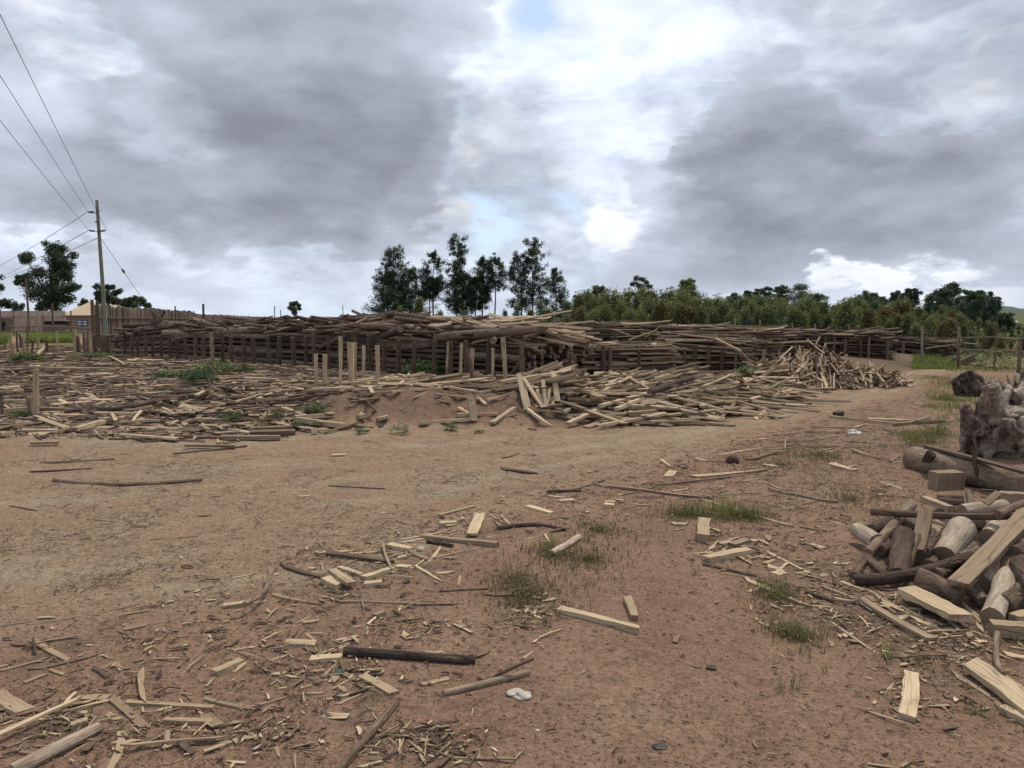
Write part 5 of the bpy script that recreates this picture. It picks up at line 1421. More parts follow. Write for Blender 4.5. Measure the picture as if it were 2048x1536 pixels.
# boards and slivers at its foot
P('b', 1812, 1182, 1926, 1242, 52, .84, 'broad pale sawn board lying in front of the firewood heap', h=.05, T=.035, frac=.3, point=(.03, .03))
P('b', 1720, 1199, 1864, 1282, 17, .58, 'long grey-brown plank left of the broad pale sawn board', h=.01, frac=.35, bend=-.02)
P('b', 1944, 1334, 2090, 1442, 46, .86, 'broad pale board running out of the lower right edge', h=.03, T=.028, point=(.08, .0))
P('s', 1917, 1357, 2012, 1420, 12, .72); P('b', 2003, 1424, 2070, 1458, 22, .84, 'squared tan batten end at the lower right edge', frac=.8); P('s', 1985, 1338, 2060, 1392, 10, .78)
P('k', 1995, 1270, 2006, 1352, 13, .62, 'twisted grey root stick pointing at the camera', mid=(1992, 1318), h=.03)
P('k', 1612, 1188, 1668, 1206, 9, .14, 'dark stick running from the grass tuft to the heap foot')
for q in [(1762, 1200, 1866, 1256, 9, .88), (1804, 1213, 1868, 1247, 6, .92), (1682, 1164, 1727, 1181, 9, .82), (1645, 1174, 1718, 1202, 10, .64), (1667, 1199, 1721, 1208, 11, .82), (1809, 1164, 1789, 1202, 6, .88), (1879, 1168, 1990, 1260, 7, .86), (1882, 1172, 1968, 1252, 6, .9), (1886, 1178, 1955, 1238, 6, .8), (1931, 1259, 1993, 1282, 8, .82), (1946, 1272, 1968, 1288, 7, .8),
          (2011, 1311, 2060, 1321, 14, .93), (1698, 1151, 1752, 1191, 6, .6), (1704, 1160, 1770, 1200, 5, .8), (1742, 1176, 1800, 1205, 6, .7), (1780, 1208, 1850, 1250, 5, .92), (1838, 1228, 1880, 1262, 7, .6), (1960, 1240, 1990, 1262, 12, .78), (2020, 1296, 2058, 1300, 8, .74), (1765, 1390, 1785, 1372, 14, .8), (1940, 1362, 1962, 1385, 6, .55), (1700, 1140, 1722, 1132, 8, .8), (1676, 1130, 1700, 1128, 7, .82), (1752, 1150, 1790, 1160, 8, .9), (1730, 1165, 1765, 1170, 10, .86), (1890, 1395, 1925, 1402, 10, .3), (2040, 1370, 2052, 1390, 5, .84)]: P('s', *q)
P('b', 1762, 1208, 1780, 1216, 10, .9, frac=.6)
# timbers behind it
Q('l', 1826, 916, 2070, 972, 58, .62, 'big split grey log lying behind the firewood heap', .10, .14)
Q('b', 1830, 905, 1976, 950, 46, .46, 'wide weathered board facing the camera along the big split log', .14, .14, frac=.12, roll=1.2)
Q('b', 1853, 892, 2064, 948, 18, .22, 'dark purple-grey plank resting on the big split log', .26, .30, frac=.3)
Q('b', 1864, 905, 1849, 930, 16, .10, 'short dark brown cross piece under the dark plank', .26, .08, frac=.5, roll=1.0)
Q('l', 1868, 946, 1984, 973, 17, .24, 'dark smooth round branch in front of the big split log', .10, .03)
def cut_block():
    A = gp(1899, 978); m = MB(); w = 58 / F * A.y; hgt = 34 / F * A.y
    board(m, A + Vector((0, .06, -.02)), A + Vector((0, .06, hgt)), w, .15, .1, 3, .52, (1, 1), 0, .02, .52, .5, up=(0, -1, 0))
    single('offcut', m, WOODM, 'offcut', 'firewood heap', 'upright brown wood block under the dark smooth branch')
cut_block()
def sapling():
    m = MB(); b = gp(1982, 976); d = b.y
    pts = [(1982, 976), (1966, 950), (1960, 926), (1962, 900), (1956, 878), (1962, 866), (1974, 858)]
    ps = [Vector(((u - 1024) / F * d, d, zpix(v, d))) for u, v in pts]
    tube(m, ps, [.022, .02, .018, .016, .014, .011, .008], 8, .34, 0, 1, True, .1)
    tube(m, [ps[4], Vector(((1946 - 1024) / F * d, d, zpix(858, d))), Vector(((1930 - 1024) / F * d, d + .1, zpix(838, d)))], [.011, .008, .004], 7, .34, 0, 1, True, .1)
    tube(m, [ps[2], Vector(((1952 - 1024) / F * d, d, zpix(893, d)))], [.012, .006], 7, .34, 0, 1, True, .1)
    single('dead_sapling', m, LOGM, 'dead branch', None, 'thin bare crooked sapling standing before the big grey stump', smooth=True)
sapling()

# ------------------------------------------------------------------ uprooted stumps
def fbm3(p, seed, octs=4):
    R = random.Random(seed); s = 0; a = 1; k = 1.6
    for _ in range(octs):
        for _ in range(3):
            w = Vector((R.gauss(0, 1), R.gauss(0, 1), R.gauss(0, 1))).normalized() * k
            s += a / 3 * math.sin(w.dot(p) + R.uniform(0, 6.28))
        a *= .55; k *= 2.1
    return s
def fbm_np(P, seed, k=1.6, octs=4, ridge=False):
    R = np.random.RandomState(seed); s = np.zeros(len(P)); a = 1.0
    for _ in range(octs):
        q = np.zeros(len(P))
        for _ in range(3):
            w = R.normal(size=3); w = w / np.linalg.norm(w) * k; q += np.sin(P @ w + R.uniform(0, 6.28)) / 3
        s += a * ((1 - np.abs(q) * 2.2) if ridge else q); a *= .55; k *= 2.1
    return s
def stump(name, label, loc, size, limbs, tone, seed, sub=5):
    """Starts a gnarled stump: the lumpy root plate; root_arm() adds arms, grow_stump() fuses them."""
    import bmesh
    root = empty(name, loc); tag(root, label, 'tree stump')
    bm = bmesh.new(); bmesh.ops.create_icosphere(bm, subdivisions=4, radius=1)
    V = []
    for vv in bm.verts:
        c = vv.co.copy(); f = 1 + .26 * fbm3(c * 1.3, seed) + .30 * ((1 - abs(fbm3(c * 1.9, seed + 1, 4))) - .6)
        for (dx, dy, dz, amp, kk) in limbs: f += amp * max(0, c.dot(Vector((dx, dy, dz)).normalized())) ** kk
        V.append((c.x * size[0] * f, c.y * size[1] * f, max(-.12, c.z * size[2] * f + size[2] * .55)))
    mb = MB(); faces = [tuple(v.index for v in f.verts) for f in bm.faces]
    mb.add(V, faces, [[(0, 0)] * 3 for _ in faces], [0] * len(faces), tone); bm.free()
    STUMPS[root.name] = (mb, tone, seed); return root
STUMPS = {}
def root_arm(root, u0, v0, u1, v1, d0, d1, w0, w1, tn, et=.6, nm='root_arm', mid=None):
    A = Vector((0, 0, CAMH)) + ray(u0, v0) * (d0 / ray(u0, v0).y); B = Vector((0, 0, CAMH)) + ray(u1, v1) * (d1 / ray(u1, v1).y)
    o = root.location; m = STUMPS[root.name][0]; r0, r1 = w0 / F * d0 / 2, w1 / F * d1 / 2
    n = 8; ps = log_pts(A - o, B - o, n, .05)
    tube(m, ps, [(r0 + (r1 - r0) * (i / (n - 1)) ** .6) * rnd.uniform(.9, 1.12) for i in range(n)], 16, tn, 0, 0, True, .16, tn)
def grow_stump(root, vox, amp):
    """Fuses plate and arms into one skin, then carves grain ridges, furrows and rot hollows into it."""
    mb, tone, seed = STUMPS[root.name]
    raw = mb.build('root_mass', [M['drift']]); raw.modifiers.new('fuse', 'REMESH').mode = 'VOXEL'; raw.modifiers['fuse'].voxel_size = vox
    sm = raw.modifiers.new('soften', 'SMOOTH'); sm.iterations = 1; sm.factor = .5
    dg = bpy.context.evaluated_depsgraph_get(); me = bpy.data.meshes.new_from_object(raw.evaluated_get(dg)); bpy.data.objects.remove(raw)
    n = len(me.vertices); co = np.empty(n * 3, np.float32); me.vertices.foreach_get('co', co); co = co.reshape(-1, 3).astype(float)
    nr = np.empty(n * 3, np.float32); me.vertices.foreach_get('normal', nr); nr = nr.reshape(-1, 3).astype(float)
    wp = co + .05 * np.stack([fbm_np(co, seed + 60 + i, 9, 2) for i in range(3)], 1)
    grain = fbm_np(wp * [1, 1, .22], seed + 5, 34, 3, True); lump = fbm_np(co, seed + 6, 7, 4, True); fur = np.clip(.25 - np.abs(fbm_np(wp * [1, 1, .6], seed + 8, 9, 3)), 0, .25) / .25
    d = amp * (.62 * (grain - .6) + .26 * (lump - .8) - 1.1 * fur)
    co += nr * d[:, None]; co[:, 2] = np.maximum(co[:, 2], -.15); me.vertices.foreach_set('co', co.astype(np.float32).ravel())
    t = np.clip(tone + .30 * fbm_np(co, seed + 9, 4, 4) + .24 * (grain - .6) - .40 * fur, .02, 1)
    at_ = me.attributes.get('tone') or me.attributes.new('tone', 'FLOAT', 'POINT'); at_.data.foreach_set('value', t.astype(np.float32))
    me.materials.clear(); me.materials.append(M['drift']); me.polygons.foreach_set('use_smooth', [True] * len(me.polygons)); me.update()
    o = bpy.data.objects.new('root_mass', me); COL.objects.link(o); o.parent = root

p = gp(2040, 922); p.y += .62; p.x += .30
st = stump('tree_stump', 'large uprooted silver grey tree stump with sawn root arms at right', p, (.58, .44, .40), [(-.55, -.55, .35, .10, 14), (.1, -.5, .8, .15, 8), (-.8, -.2, .5, .35, 18)], .80, 41, 6)
D = p.y
for (u0, v0, u1, v1, d0, d1, w0, w1, tn, et) in [
    (1987, 862, 1981, 768, -.16, -.42, 60, 29, .80, .62), (1996, 858, 1990, 806, -.20, -.40, 50, 22, .66, .4), (1964, 884, 1928, 813, -.22, -.46, 42, 21, .62, .12), (1952, 905, 1932, 858, -.2, -.3, 46, 24, .45, .2),
    (1968, 880, 1956, 800, -.12, -.2, 46, 16, .36, .2), (1986, 866, 2056, 830, -.30, -.46, 46, 40, .62, .4), (2002, 868, 2046, 850, -.32, -.66, 62, 42, .78, .26), (2004, 836, 2060, 778, -.1, .0, 56, 38, .46, .3), (2000, 812, 2028, 780, -.05, -.1, 44, 22, .52, .3), (2014, 806, 2020, 772, -.0, -.05, 30, 12, .6, .3),
    (1956, 880, 1924, 918, -.28, -.36, 26, 9, .42, .3), (1966, 890, 1946, 926, -.30, -.44, 26, 8, .35, .3), (1980, 896, 1972, 930, -.34, -.46, 28, 10, .5, .3), (1950, 890, 1926, 880, -.2, -.3, 26, 9, .5, .3), (1998, 886, 2050, 880, -.36, -.56, 34, 24, .5, .3), (1975, 850, 1966, 790, -.3, -.42, 20, 8, .72, .4), (1990, 880, 2030, 908, -.36, -.5, 30, 14, .3, .2)]:
    root_arm(st, u0, v0, u1, v1, D + d0, D + d1, w0, w1, tn, et)
grow_stump(st, .014, .030)
p2 = at(1944, 16.6)
st2 = stump('tree_stump', 'dark grey rotting stump farther back beside the road bend', p2, (.30, .27, .30), [(-.3, -.3, .9, .25, 6), (-.8, -.3, -.2, .3, 10), (.8, -.2, .0, .25, 10)], .30, 43, 4)
# ridges on the dark stump
for (u0, v0, u1, v1, w0, w1, tn) in [(1942, 778, 1938, 740, 34, 12, .22), (1950, 780, 1952, 746, 30, 10, .3), (1932, 782, 1924, 756, 26, 10, .2), (1944, 776, 1962, 770, 26, 12, .3), (1928, 782, 1914, 788, 18, 8, .25), (1956, 782, 1972, 788, 18, 8, .3)]:
    root_arm(st2, u0, v0, u1, v1, 16.5, 16.4, w0, w1, tn, .2)
grow_stump(st2, .02, .035)
p3 = at(2030, 16.4)
st3 = stump('tree_stump', 'low brown stump with upturned roots at the far right edge', p3, (.42, .3, .17), [(.3, -.3, .7, .2, 6)], .42, 44, 4)
root_arm(st3, 2022, 775, 2012, 748, 16.2, 16.2, 8, 4, .6); root_arm(st3, 2032, 775, 2030, 748, 16.2, 16.2, 9, 5, .7); root_arm(st3, 2042, 770, 2046, 742, 16.2, 16.3, 14, 12, .4); root_arm(st3, 2010, 778, 1996, 760, 16.1, 16.1, 9, 4, .5)

grow_stump(st3, .02, .02)

# ------------------------------------------------------------------ trees
def leaf_cloud(mb, c, rad, n, size, R, tone=(.5, .2), squash=.8, shell=.55, droop=0.3):
    """n leaf sprays spread through an ellipsoid, more of them near its skin."""
    c = Vector(c)
    V = []; Fc = []; U = []; T = []
    for _ in range(n):
        z = R.uniform(-1, 1); a = R.uniform(0, 6.283); q = math.sqrt(1 - z * z); rr = (R.random() ** shell)
        d = Vector((q * math.cos(a), q * math.sin(a), z * squash)); p = c + d * rr * rad
        ax = Vector((R.gauss(0, 1), R.gauss(0, 1), R.gauss(-droop, .7))).normalized()
        s = ax.cross(Vector((R.gauss(0, 1), R.gauss(0, 1), R.gauss(0, 1)))).normalized()
        L = size * R.uniform(.6, 1.3); W = L * R.uniform(.22, .42)
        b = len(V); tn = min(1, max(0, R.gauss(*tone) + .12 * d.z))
        V += [tuple(p - ax * L * .5), tuple(p + s * W * .5), tuple(p + ax * L * .5), tuple(p - s * W * .5)]
        Fc.append((b, b + 1, b + 2, b + 3)); U.append([(0, 0), (1, 0), (1, 1), (0, 1)]); T += [tn] * 4
    mb.add(V, Fc, U, [0] * len(Fc), T)
def tree_parts(root, crown_mb, trunk_mb, leaf):
    trunk_mb.build('trunk', LOGM, root, smooth=True)
    crown_mb.build('crown', [leaf], root)
def tall_tree(name, label, u, vtop, vcb, w, d, leaf, seed, lean=0, dens=1.0, stems=((0, 1.0),), cat='tree', grp=None, u_top=None, prof=None):
    """Slim plantation tree: straight stem, many small leafy boughs up the stem with sky between them."""
    R = random.Random(seed); b = at(u, d); H = zpix(vtop, d) - b.z; cb = max(.5, zpix(vcb, d) - b.z); Wd = 1.28 * w / F * d
    root = empty(name, b); tag(root, label, cat, grp)
    cr, tr = MB(), MB()
    for off, hh in stems:
        o = off / F * d; h = H * hh; topx = o + ((u_top - u) / F * d if u_top else lean)
        ax = lambda t: Vector((o + (topx - o) * t + .12 * math.sin(t * 5 + seed), .1 * math.sin(t * 4), h * t))
        tube(tr, [ax(t) for t in (0, .2, .4, .6, .8, .98)], [.13, .115, .095, .07, .045, .015], 8, .42, 0, 1, False, .05)
        nb = int(54 * dens)
        for i in range(nb):
            t = cb / h + (1 - cb / h) * ((i + R.random()) / nb)
            f = (t - cb / h) / (1 - cb / h)
            pr = (prof(f) if prof else (math.sin(math.pi * min(1, f * .82 + .18)) ** .7))
            ln = Wd * .5 * pr * R.uniform(.45, 1.12); a = R.uniform(0, 6.283)
            p0 = ax(t * .97); q = p0 + Vector((math.cos(a) * ln, math.sin(a) * ln, ln * R.uniform(.1, .55)))
            tube(tr, [p0, p0.lerp(q, .5) + Vector((0, 0, -.05)), q], [.03, .02, .008], 5, .35, 0, 1, False)
            for k in range(R.randint(2, 3)):
                c = p0.lerp(q, R.uniform(.5, 1.08))
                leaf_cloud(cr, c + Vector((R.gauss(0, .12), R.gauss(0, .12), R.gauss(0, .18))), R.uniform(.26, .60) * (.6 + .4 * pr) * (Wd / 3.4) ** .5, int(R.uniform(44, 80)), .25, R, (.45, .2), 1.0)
    tree_parts(root, cr, tr, leaf)
    return root
E = M['euc']
gT = 'tall slim eucalyptus trees behind the log stack'
DT = 118
tall_tree('eucalyptus_tree', 'leafy slim tree at the left of the tall row, foliage to its foot', 790, 496, 640, 78, DT, E, 1, dens=2.1, stems=((0, 1.0), (30, .74), (-14, .7)), grp=gT, prof=lambda f: 1.05 - .75 * f ** 1.2)
tall_tree('eucalyptus_tree', 'thin sparse tree second in the tall row, with bare lower trunk', 866, 502, 600, 48, DT, E, 2, dens=1.1, stems=((0, 1.0), (-7, .66)), grp=gT, u_top=870)
tall_tree('eucalyptus_tree', 'tallest dark tree of the row, third from the left', 915, 475, 628, 60, DT, E, 3, dens=1.9, stems=((0, 1.0), (12, .6)), grp=gT, prof=lambda f: .9 - .55 * f ** 1.5 + .12 * math.sin(f * 9))
tall_tree('eucalyptus_tree', 'round-topped tree in the middle of the tall row', 966, 514, 618, 46, DT, E, 4, dens=1.4, stems=((0, 1.0), (-14, .72)), grp=gT)
tall_tree('eucalyptus_tree', 'tree with a clean bare trunk and bushy head, middle of the row', 990, 513, 585, 46, DT, E, 5, dens=1.1, grp=gT)
tall_tree('eucalyptus_tree', 'tall double-stemmed tree right of the clean trunk', 1064, 479, 622, 56, DT, E, 6, dens=1.7, stems=((0, 1.0), (-22, .84)), grp=gT, prof=lambda f: .95 - .45 * f ** 2)
tall_tree('eucalyptus_tree', 'shorter slim tree ending the tall row at its right', 1112, 539, 622, 46, DT, E, 7, dens=1.3, grp=gT)

def clumped_tree(name, label, u, vtop, w, vbase_crown, d, leaf, seed, clumps, cat='tree', grp=None, size=.30, n=110, trunk=.22, limbs=True, vbase=None):
    """Spreading crown made of separate leafy clumps (u, v, radius px) carried on limbs."""
    R = random.Random(seed); b = at(u, d); root = empty(name, b); tag(root, label, cat, grp); cr, tr = MB(), MB()
    H = zpix(vtop, d) - b.z
    fork = max(.3, (zpix(vbase_crown, d) - b.z))
    base = Vector((0, 0, 0)); fk = Vector((R.uniform(-.2, .2), 0, fork))
    tube(tr, [base, base.lerp(fk, .5) + Vector((.1, 0, 0)), fk], [trunk * 1.2, trunk, trunk * .85], 9, .4, 0, 1, False, .05)
    for (cu, cv, cr_) in clumps:
        c = Vector(((cu - u) / F * d, R.uniform(-1, 1) * w / F * d * .28, zpix(cv, d) - b.z)); r = cr_ / F * d
        if limbs: tube(tr, [fk, fk.lerp(c, .5) + Vector((0, 0, -.15 * r)), c], [trunk * .5, trunk * .28, .02], 6, .35, 0, 1, False)
        for k in range(4):
            cc = c + Vector((R.gauss(0, .45), R.gauss(0, .45), R.gauss(0, .22))) * r
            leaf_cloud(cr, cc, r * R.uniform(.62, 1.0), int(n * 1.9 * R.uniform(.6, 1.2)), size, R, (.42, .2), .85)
    tree_parts(root, cr, tr, leaf); return root
clumped_tree('spreading_tree', 'big spreading dark tree behind the unfinished block building', 108, 483, 130, 600, 128, E, 11,
    [(112, 492, 16), (100, 502, 14), (126, 500, 13), (62, 518, 14), (78, 521, 14), (95, 523, 18), (118, 518, 18), (140, 510, 12), (150, 528, 11), (135, 532, 16), (84, 545, 17), (106, 545, 20), (128, 552, 18), (147, 553, 10), (74, 568, 17), (95, 575, 21), (118, 575, 20), (140, 580, 16), (158, 578, 13), (170, 575, 9), (78, 596, 16), (100, 603, 20), (124, 602, 18), (148, 598, 12), (160, 606, 9), (68, 612, 11), (90, 616, 14), (108, 560, 22), (92, 588, 22), (128, 588, 22), (112, 606, 20), (122, 530, 17), (100, 536, 16)], size=.42, n=105, trunk=.35)
clumped_tree('spreading_tree', 'small slender tree with a tufted head left of the big spreading tree', 60, 547, 50, 575, 100, E, 12, [(60, 553, 9), (50, 556, 7), (69, 556, 6), (46, 566, 7), (62, 562, 7), (40, 563, 4), (55, 570, 4)], size=.3, n=60, trunk=.10)
clumped_tree('spreading_tree', 'dark tree cut off by the left edge of the frame', -6, 552, 50, 600, 118, E, 13, [(-4, 562, 12), (8, 575, 9), (-10, 580, 14), (4, 606, 12), (-8, 610, 14), (16, 612, 6), (-20, 590, 14)], size=.4, n=80)
clumped_tree('leafy_tree', 'small pale bushy tree between the edge tree and the big spreading one', 40, 602, 28, 622, 118, M['bluegreen'], 14, [(40, 608, 7), (36, 615, 7), (45, 615, 7), (40, 620, 8), (32, 622, 6), (48, 622, 6)], size=.3, n=60)
clumped_tree('leafy_tree', 'dark round tree just right of the utility pole', 218, 566, 52, 606, 108, E, 15, [(214, 576, 12), (226, 574, 9), (203, 586, 9), (222, 588, 14), (236, 586, 8), (210, 598, 12), (230, 600, 12), (240, 605, 9), (198, 594, 6)], size=.36, n=100)
clumped_tree('leafy_tree', 'low dome-shaped dense tree above the paling fence', 270, 592, 56, 612, 108, E, 16, [(270, 599, 10), (257, 604, 9), (284, 604, 10), (248, 610, 8), (265, 610, 12), (280, 612, 12), (294, 610, 7)], size=.3, n=130)
clumped_tree('leafy_tree', 'lone small tree showing above the left half of the log stack', 591, 601, 28, 618, 112, E, 17, [(592, 606, 6), (586, 611, 5), (599, 610, 5), (583, 618, 6), (592, 618, 8), (601, 617, 5), (590, 625, 7)], size=.3, n=90)
clumped_tree('spreading_tree', 'airy tree with separate leaf tufts above the young plantation', 1278, 552, 54, 590, 100, M['bluegreen'], 18, [(1272, 557, 7), (1283, 560, 7), (1290, 566, 6), (1262, 567, 6), (1275, 572, 8), (1298, 574, 6), (1252, 592, 6), (1264, 590, 8), (1278, 590, 8), (1292, 590, 9), (1302, 594, 6), (1286, 580, 6)], size=.3, n=44, trunk=.14)
def ov(u, vt, w, vb, k=9, seed=0):
    R = random.Random(seed); L = []
    for i in range(k):
        t = (i + .5) / k; hw = w / 2 * math.sin(math.pi * (.16 + .74 * t)) ** .8
        for s in (-1, 0, 1): L.append((u + s * hw * R.uniform(.3, .75), vt + (vb - vt) * t + R.uniform(-3, 3), w * .24 * R.uniform(.8, 1.15) * (.6 + .5 * math.sin(math.pi * t))))
    return L
gB = 'taller trees behind the young plantation'
BACK = [(1372, 561, 36, 625, 'young', 'bright green egg-shaped tree standing above the young plantation'), (1196, 570, 34, 650, 'young', 'pointed feathery tree at the left end of the plantation'), (1166, 586, 40, 660, 'young', 'broad feathery tree at the left end of the plantation'),
        (1232, 592, 22, 640, 'bluegreen', 'small dark tree beside the airy tufted tree'), (1338, 590, 26, 640, 'bluegreen', 'dark tree left of the egg-shaped one'), (1416, 600, 24, 640, 'bluegreen', 'rounded dark tree right of the egg-shaped one'), (1466, 590, 26, 640, 'bluegreen', 'blue-green pointed tree, first of the row of five'), (1494, 583, 22, 640, 'bluegreen', 'blue-green slim tree, second of the row of five'), (1512, 580, 22, 640, 'bluegreen', 'blue-green slim tree, third of the row of five'), (1528, 578, 22, 640, 'bluegreen', 'blue-green tree, fourth of the row of five'),
        (1556, 574, 28, 632, 'bluegreen', 'dark round-headed tree, last of the row of five'), (1598, 569, 50, 650, 'bluegreen', 'large cone-shaped dark tree above the plantation'), (1630, 590, 34, 650, 'bluegreen', 'dark tree adjoining the large cone-shaped one'), (1672, 612, 24, 650, 'bluegreen', 'low dark tree in the gap right of the cone-shaped tree'), (1706, 596, 26, 640, 'bluegreen', 'dark tree left of the double-headed one'), (1732, 586, 32, 640, 'bluegreen', 'broad double-headed dark tree'),
        (1756, 594, 26, 640, 'bluegreen', 'dark tree right of the double-headed one'), (1786, 584, 26, 640, 'bluegreen', 'tall narrow dark tree near the russet bush'), (1814, 577, 28, 640, 'euc', 'tallest pointed tree left of the last gap'), (1858, 590, 30, 650, 'bluegreen', 'first tree of the last dark clump'), (1880, 578, 36, 650, 'bluegreen', 'second tree of the last dark clump'), (1898, 567, 36, 650, 'euc', 'highest tree of the last dark clump'), (1922, 582, 34, 650, 'bluegreen', 'fourth tree of the last dark clump'), (1944, 583, 32, 650, 'bluegreen', 'fifth tree of the last dark clump'), (1966, 582, 32, 655, 'bluegreen', 'sixth tree of the last dark clump'), (1985, 592, 26, 660, 'euc', 'last tree of the last dark clump'), (2008, 632, 34, 668, 'euc', 'low dark tree before the far white houses')]
for i, (u, vt, w, vb, lf, lab) in enumerate(BACK):
    clumped_tree('leafy_tree', lab, u, vt, w, vb - 12, 96 + (i * 7) % 20, M[lf], 100 + i, ov(u, vt, w * 1.2, vb, 8, i), grp=gB, size=.30, n=42, trunk=.12)

# the young plantation: six built once, then copied
def bush_tree(seed, leaf, H, W):
    R = random.Random(seed); root = empty('plantation_tree', (0, 0, 0)); cr, tr = MB(), MB()
    tube(tr, [Vector((0, 0, 0)), Vector((.06, 0, H * .5)), Vector((0, 0, H * .95))], [.06, .045, .012], 7, .4, 0, 1, False, .05)
    for i in range(54):
        t = R.random() ** .85; r = W * .5 * (1.04 - t) ** .85 * R.uniform(.3, 1.05); a = R.uniform(0, 6.283)
        c = Vector((math.cos(a) * r, math.sin(a) * r, H * (.04 + .92 * t)))
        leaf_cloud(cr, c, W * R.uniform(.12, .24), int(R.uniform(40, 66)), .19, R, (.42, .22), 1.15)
    for i in range(10):
        a = R.uniform(0, 6.283); c = Vector((math.cos(a) * W * .1, math.sin(a) * W * .1, H * R.uniform(.85, 1.06)))
        leaf_cloud(cr, c, W * .09, 16, .15, R, (.6, .2), 1.4)
    tree_parts(root, cr, tr, M[leaf]); return root
PROTO = [bush_tree(201, 'young', 3.0, 2.0), bush_tree(202, 'russet', 2.8, 2.2), bush_tree(203, 'young', 3.2, 1.8), bush_tree(204, 'russet', 2.6, 1.9), bush_tree(205, 'young', 2.7, 2.3), bush_tree(206, 'bluegreen', 3.1, 2.0)]
used = set(); R = random.Random(5)
def plant(u, d, vtop, k, u_lab):
    b = at(u, d); h = zpix(vtop, d) - b.z; k = k % 6
    H0 = (3.0, 2.8, 3.2, 2.6, 2.7, 3.1)[k]
    o = PROTO[k] if k not in used else copy_tree(PROTO[k]); used.add(k)
    o.location = b; o.rotation_euler = (0, 0, R.uniform(0, 6.28)); s = h / H0; w = s * R.uniform(.85, 1.25); o.scale = (w, w, s)
    col = 'russet tipped' if k in (1, 3) else 'dark blue-green' if k == 5 else 'yellow-green' if k in (0, 4) else 'mid green'
    tag(o, None, 'tree', 'young trees of the plantation behind the fence')
    pend(o, f'{col} young tree of the plantation behind the fence', u_lab)
tops = np.interp
def belt(u): return -7 + float(np.interp(u, [1060, 1120, 1160, 1240, 1330, 1420, 1520, 1640, 1740, 1850, 1940, 2050], [640, 618, 602, 598, 595, 600, 604, 610, 610, 625, 640, 664]))
u = 1050
while u < 2130:
    d = 54 + R.uniform(-3, 5); plant(u, d, belt(u) + R.uniform(-8, 12), R.choice([0, 2, 4, 5, 2, 0, 4, 1, 0, 2]), u); u += R.uniform(12, 20)
u = 1040
while u < 2130:
    d = max(31, 44 - (u - 1100) * .012 + R.uniform(-2, 2)); plant(u, d, belt(u) + 20 + R.uniform(-10, 14), R.choice([0, 1, 3, 4, 2, 0, 4]), u); u += R.uniform(17, 28)
for (u, d, vt, k) in [(1690, 36, 604, 0), (1800, 38, 606, 1), (1770, 42, 618, 3), (1500, 46, 608, 2), (1560, 44, 606, 1), (1900, 33, 640, 1), (1980, 31, 650, 1), (2000, 30, 672, 0), (2060, 32, 660, 3), (1880, 36, 632, 4), (1940, 30, 664, 5), (840, 100, 600, 3), (800, 100, 615, 0), (880, 100, 622, 4), (930, 98, 624, 4), (1010, 90, 622, 5), (1035, 86, 612, 5), (1080, 80, 606, 5), (1060, 78, 622, 3), (1095, 76, 618, 1)]: plant(u, d, vt, k, u)

# ------------------------------------------------------------------ hills and houses far off
def hill(u0, u1, d, h, seed):
    R = random.Random(seed); mb = MB(); n = 40; rows = []
    for j in range(4):
        for i in range(n + 1):
            u = u0 + (u1 - u0) * i / n; y = d + (0, 20, 60, 140)[j]; x = (u - 1024) / F * y
            e = math.sin(math.pi * i / n) ** .5; z = gz(x, y) - 1 + (0, .85, 1, 0)[j] * e * h * (1 + .18 * math.sin(i * .9 + seed) + .08 * math.sin(i * 2.3))
            rows.append((x, y, z))
    f = [(j * (n + 1) + i, j * (n + 1) + i + 1, (j + 1) * (n + 1) + i + 1, (j + 1) * (n + 1) + i) for j in range(3) for i in range(n)]
    mb.add(rows, f, [[(0, 0)] * 4 for _ in f], [0] * len(f), .5)
    tag(mb.build('hill', [M['hill']], smooth=True), 'low blue-green hill far behind the plantation', 'hill', kind='structure')
hill(1640, 2300, 420, 4.5, 1); hill(1250, 1800, 520, 2.0, 2); hill(-200, 420, 420, 1.2, 3)
def far_house(u, v0, v1, w, d, lab, wall=M['white']):
    b = at(u, d); root = empty('far_house', b); tag(root, lab, 'house', 'pale houses far off at the right'); W = w / F * d; z0 = zpix(v1, d) - b.z; z1 = zpix(v0, d) - b.z
    m = MB(); hw = z0 + (z1 - z0) * .6; box(m, (0, 0, (min(0, z0 - 1) + hw) / 2), (W, W * .7, hw - min(0, z0 - 1))); m.build('wall', [wall], root)
    m = MB(); V = [(-W * .55, -W * .4, hw), (W * .55, -W * .4, hw), (W * .55, W * .4, hw), (-W * .55, W * .4, hw), (-W * .5, 0, z1), (W * .5, 0, z1)]
    m.add(V, [(0, 1, 5, 4), (2, 3, 4, 5), (1, 2, 5), (3, 0, 4), (3, 2, 1, 0)], [[(0, 0)] * k for k in (4, 4, 3, 3, 4)], [0] * 5, .5); m.build('roof', [M['white']], root)
    m = MB(); box(m, (0, -W * .36, (z0 + hw) / 2), (W * .18, .05, (hw - z0) * .6)); m.build('window', [M['dark']], root)
far_house(1984, 660, 666, 12, 150, 'small white house left among the far trees'); far_house(2003, 659, 666, 13, 150, 'small white house in the middle of the far trees'); far_house(2022, 641, 650, 14, 230, 'pale house highest on the far hillside'); far_house(2016, 661, 664, 6, 150, 'tiny white hut right among the far trees')

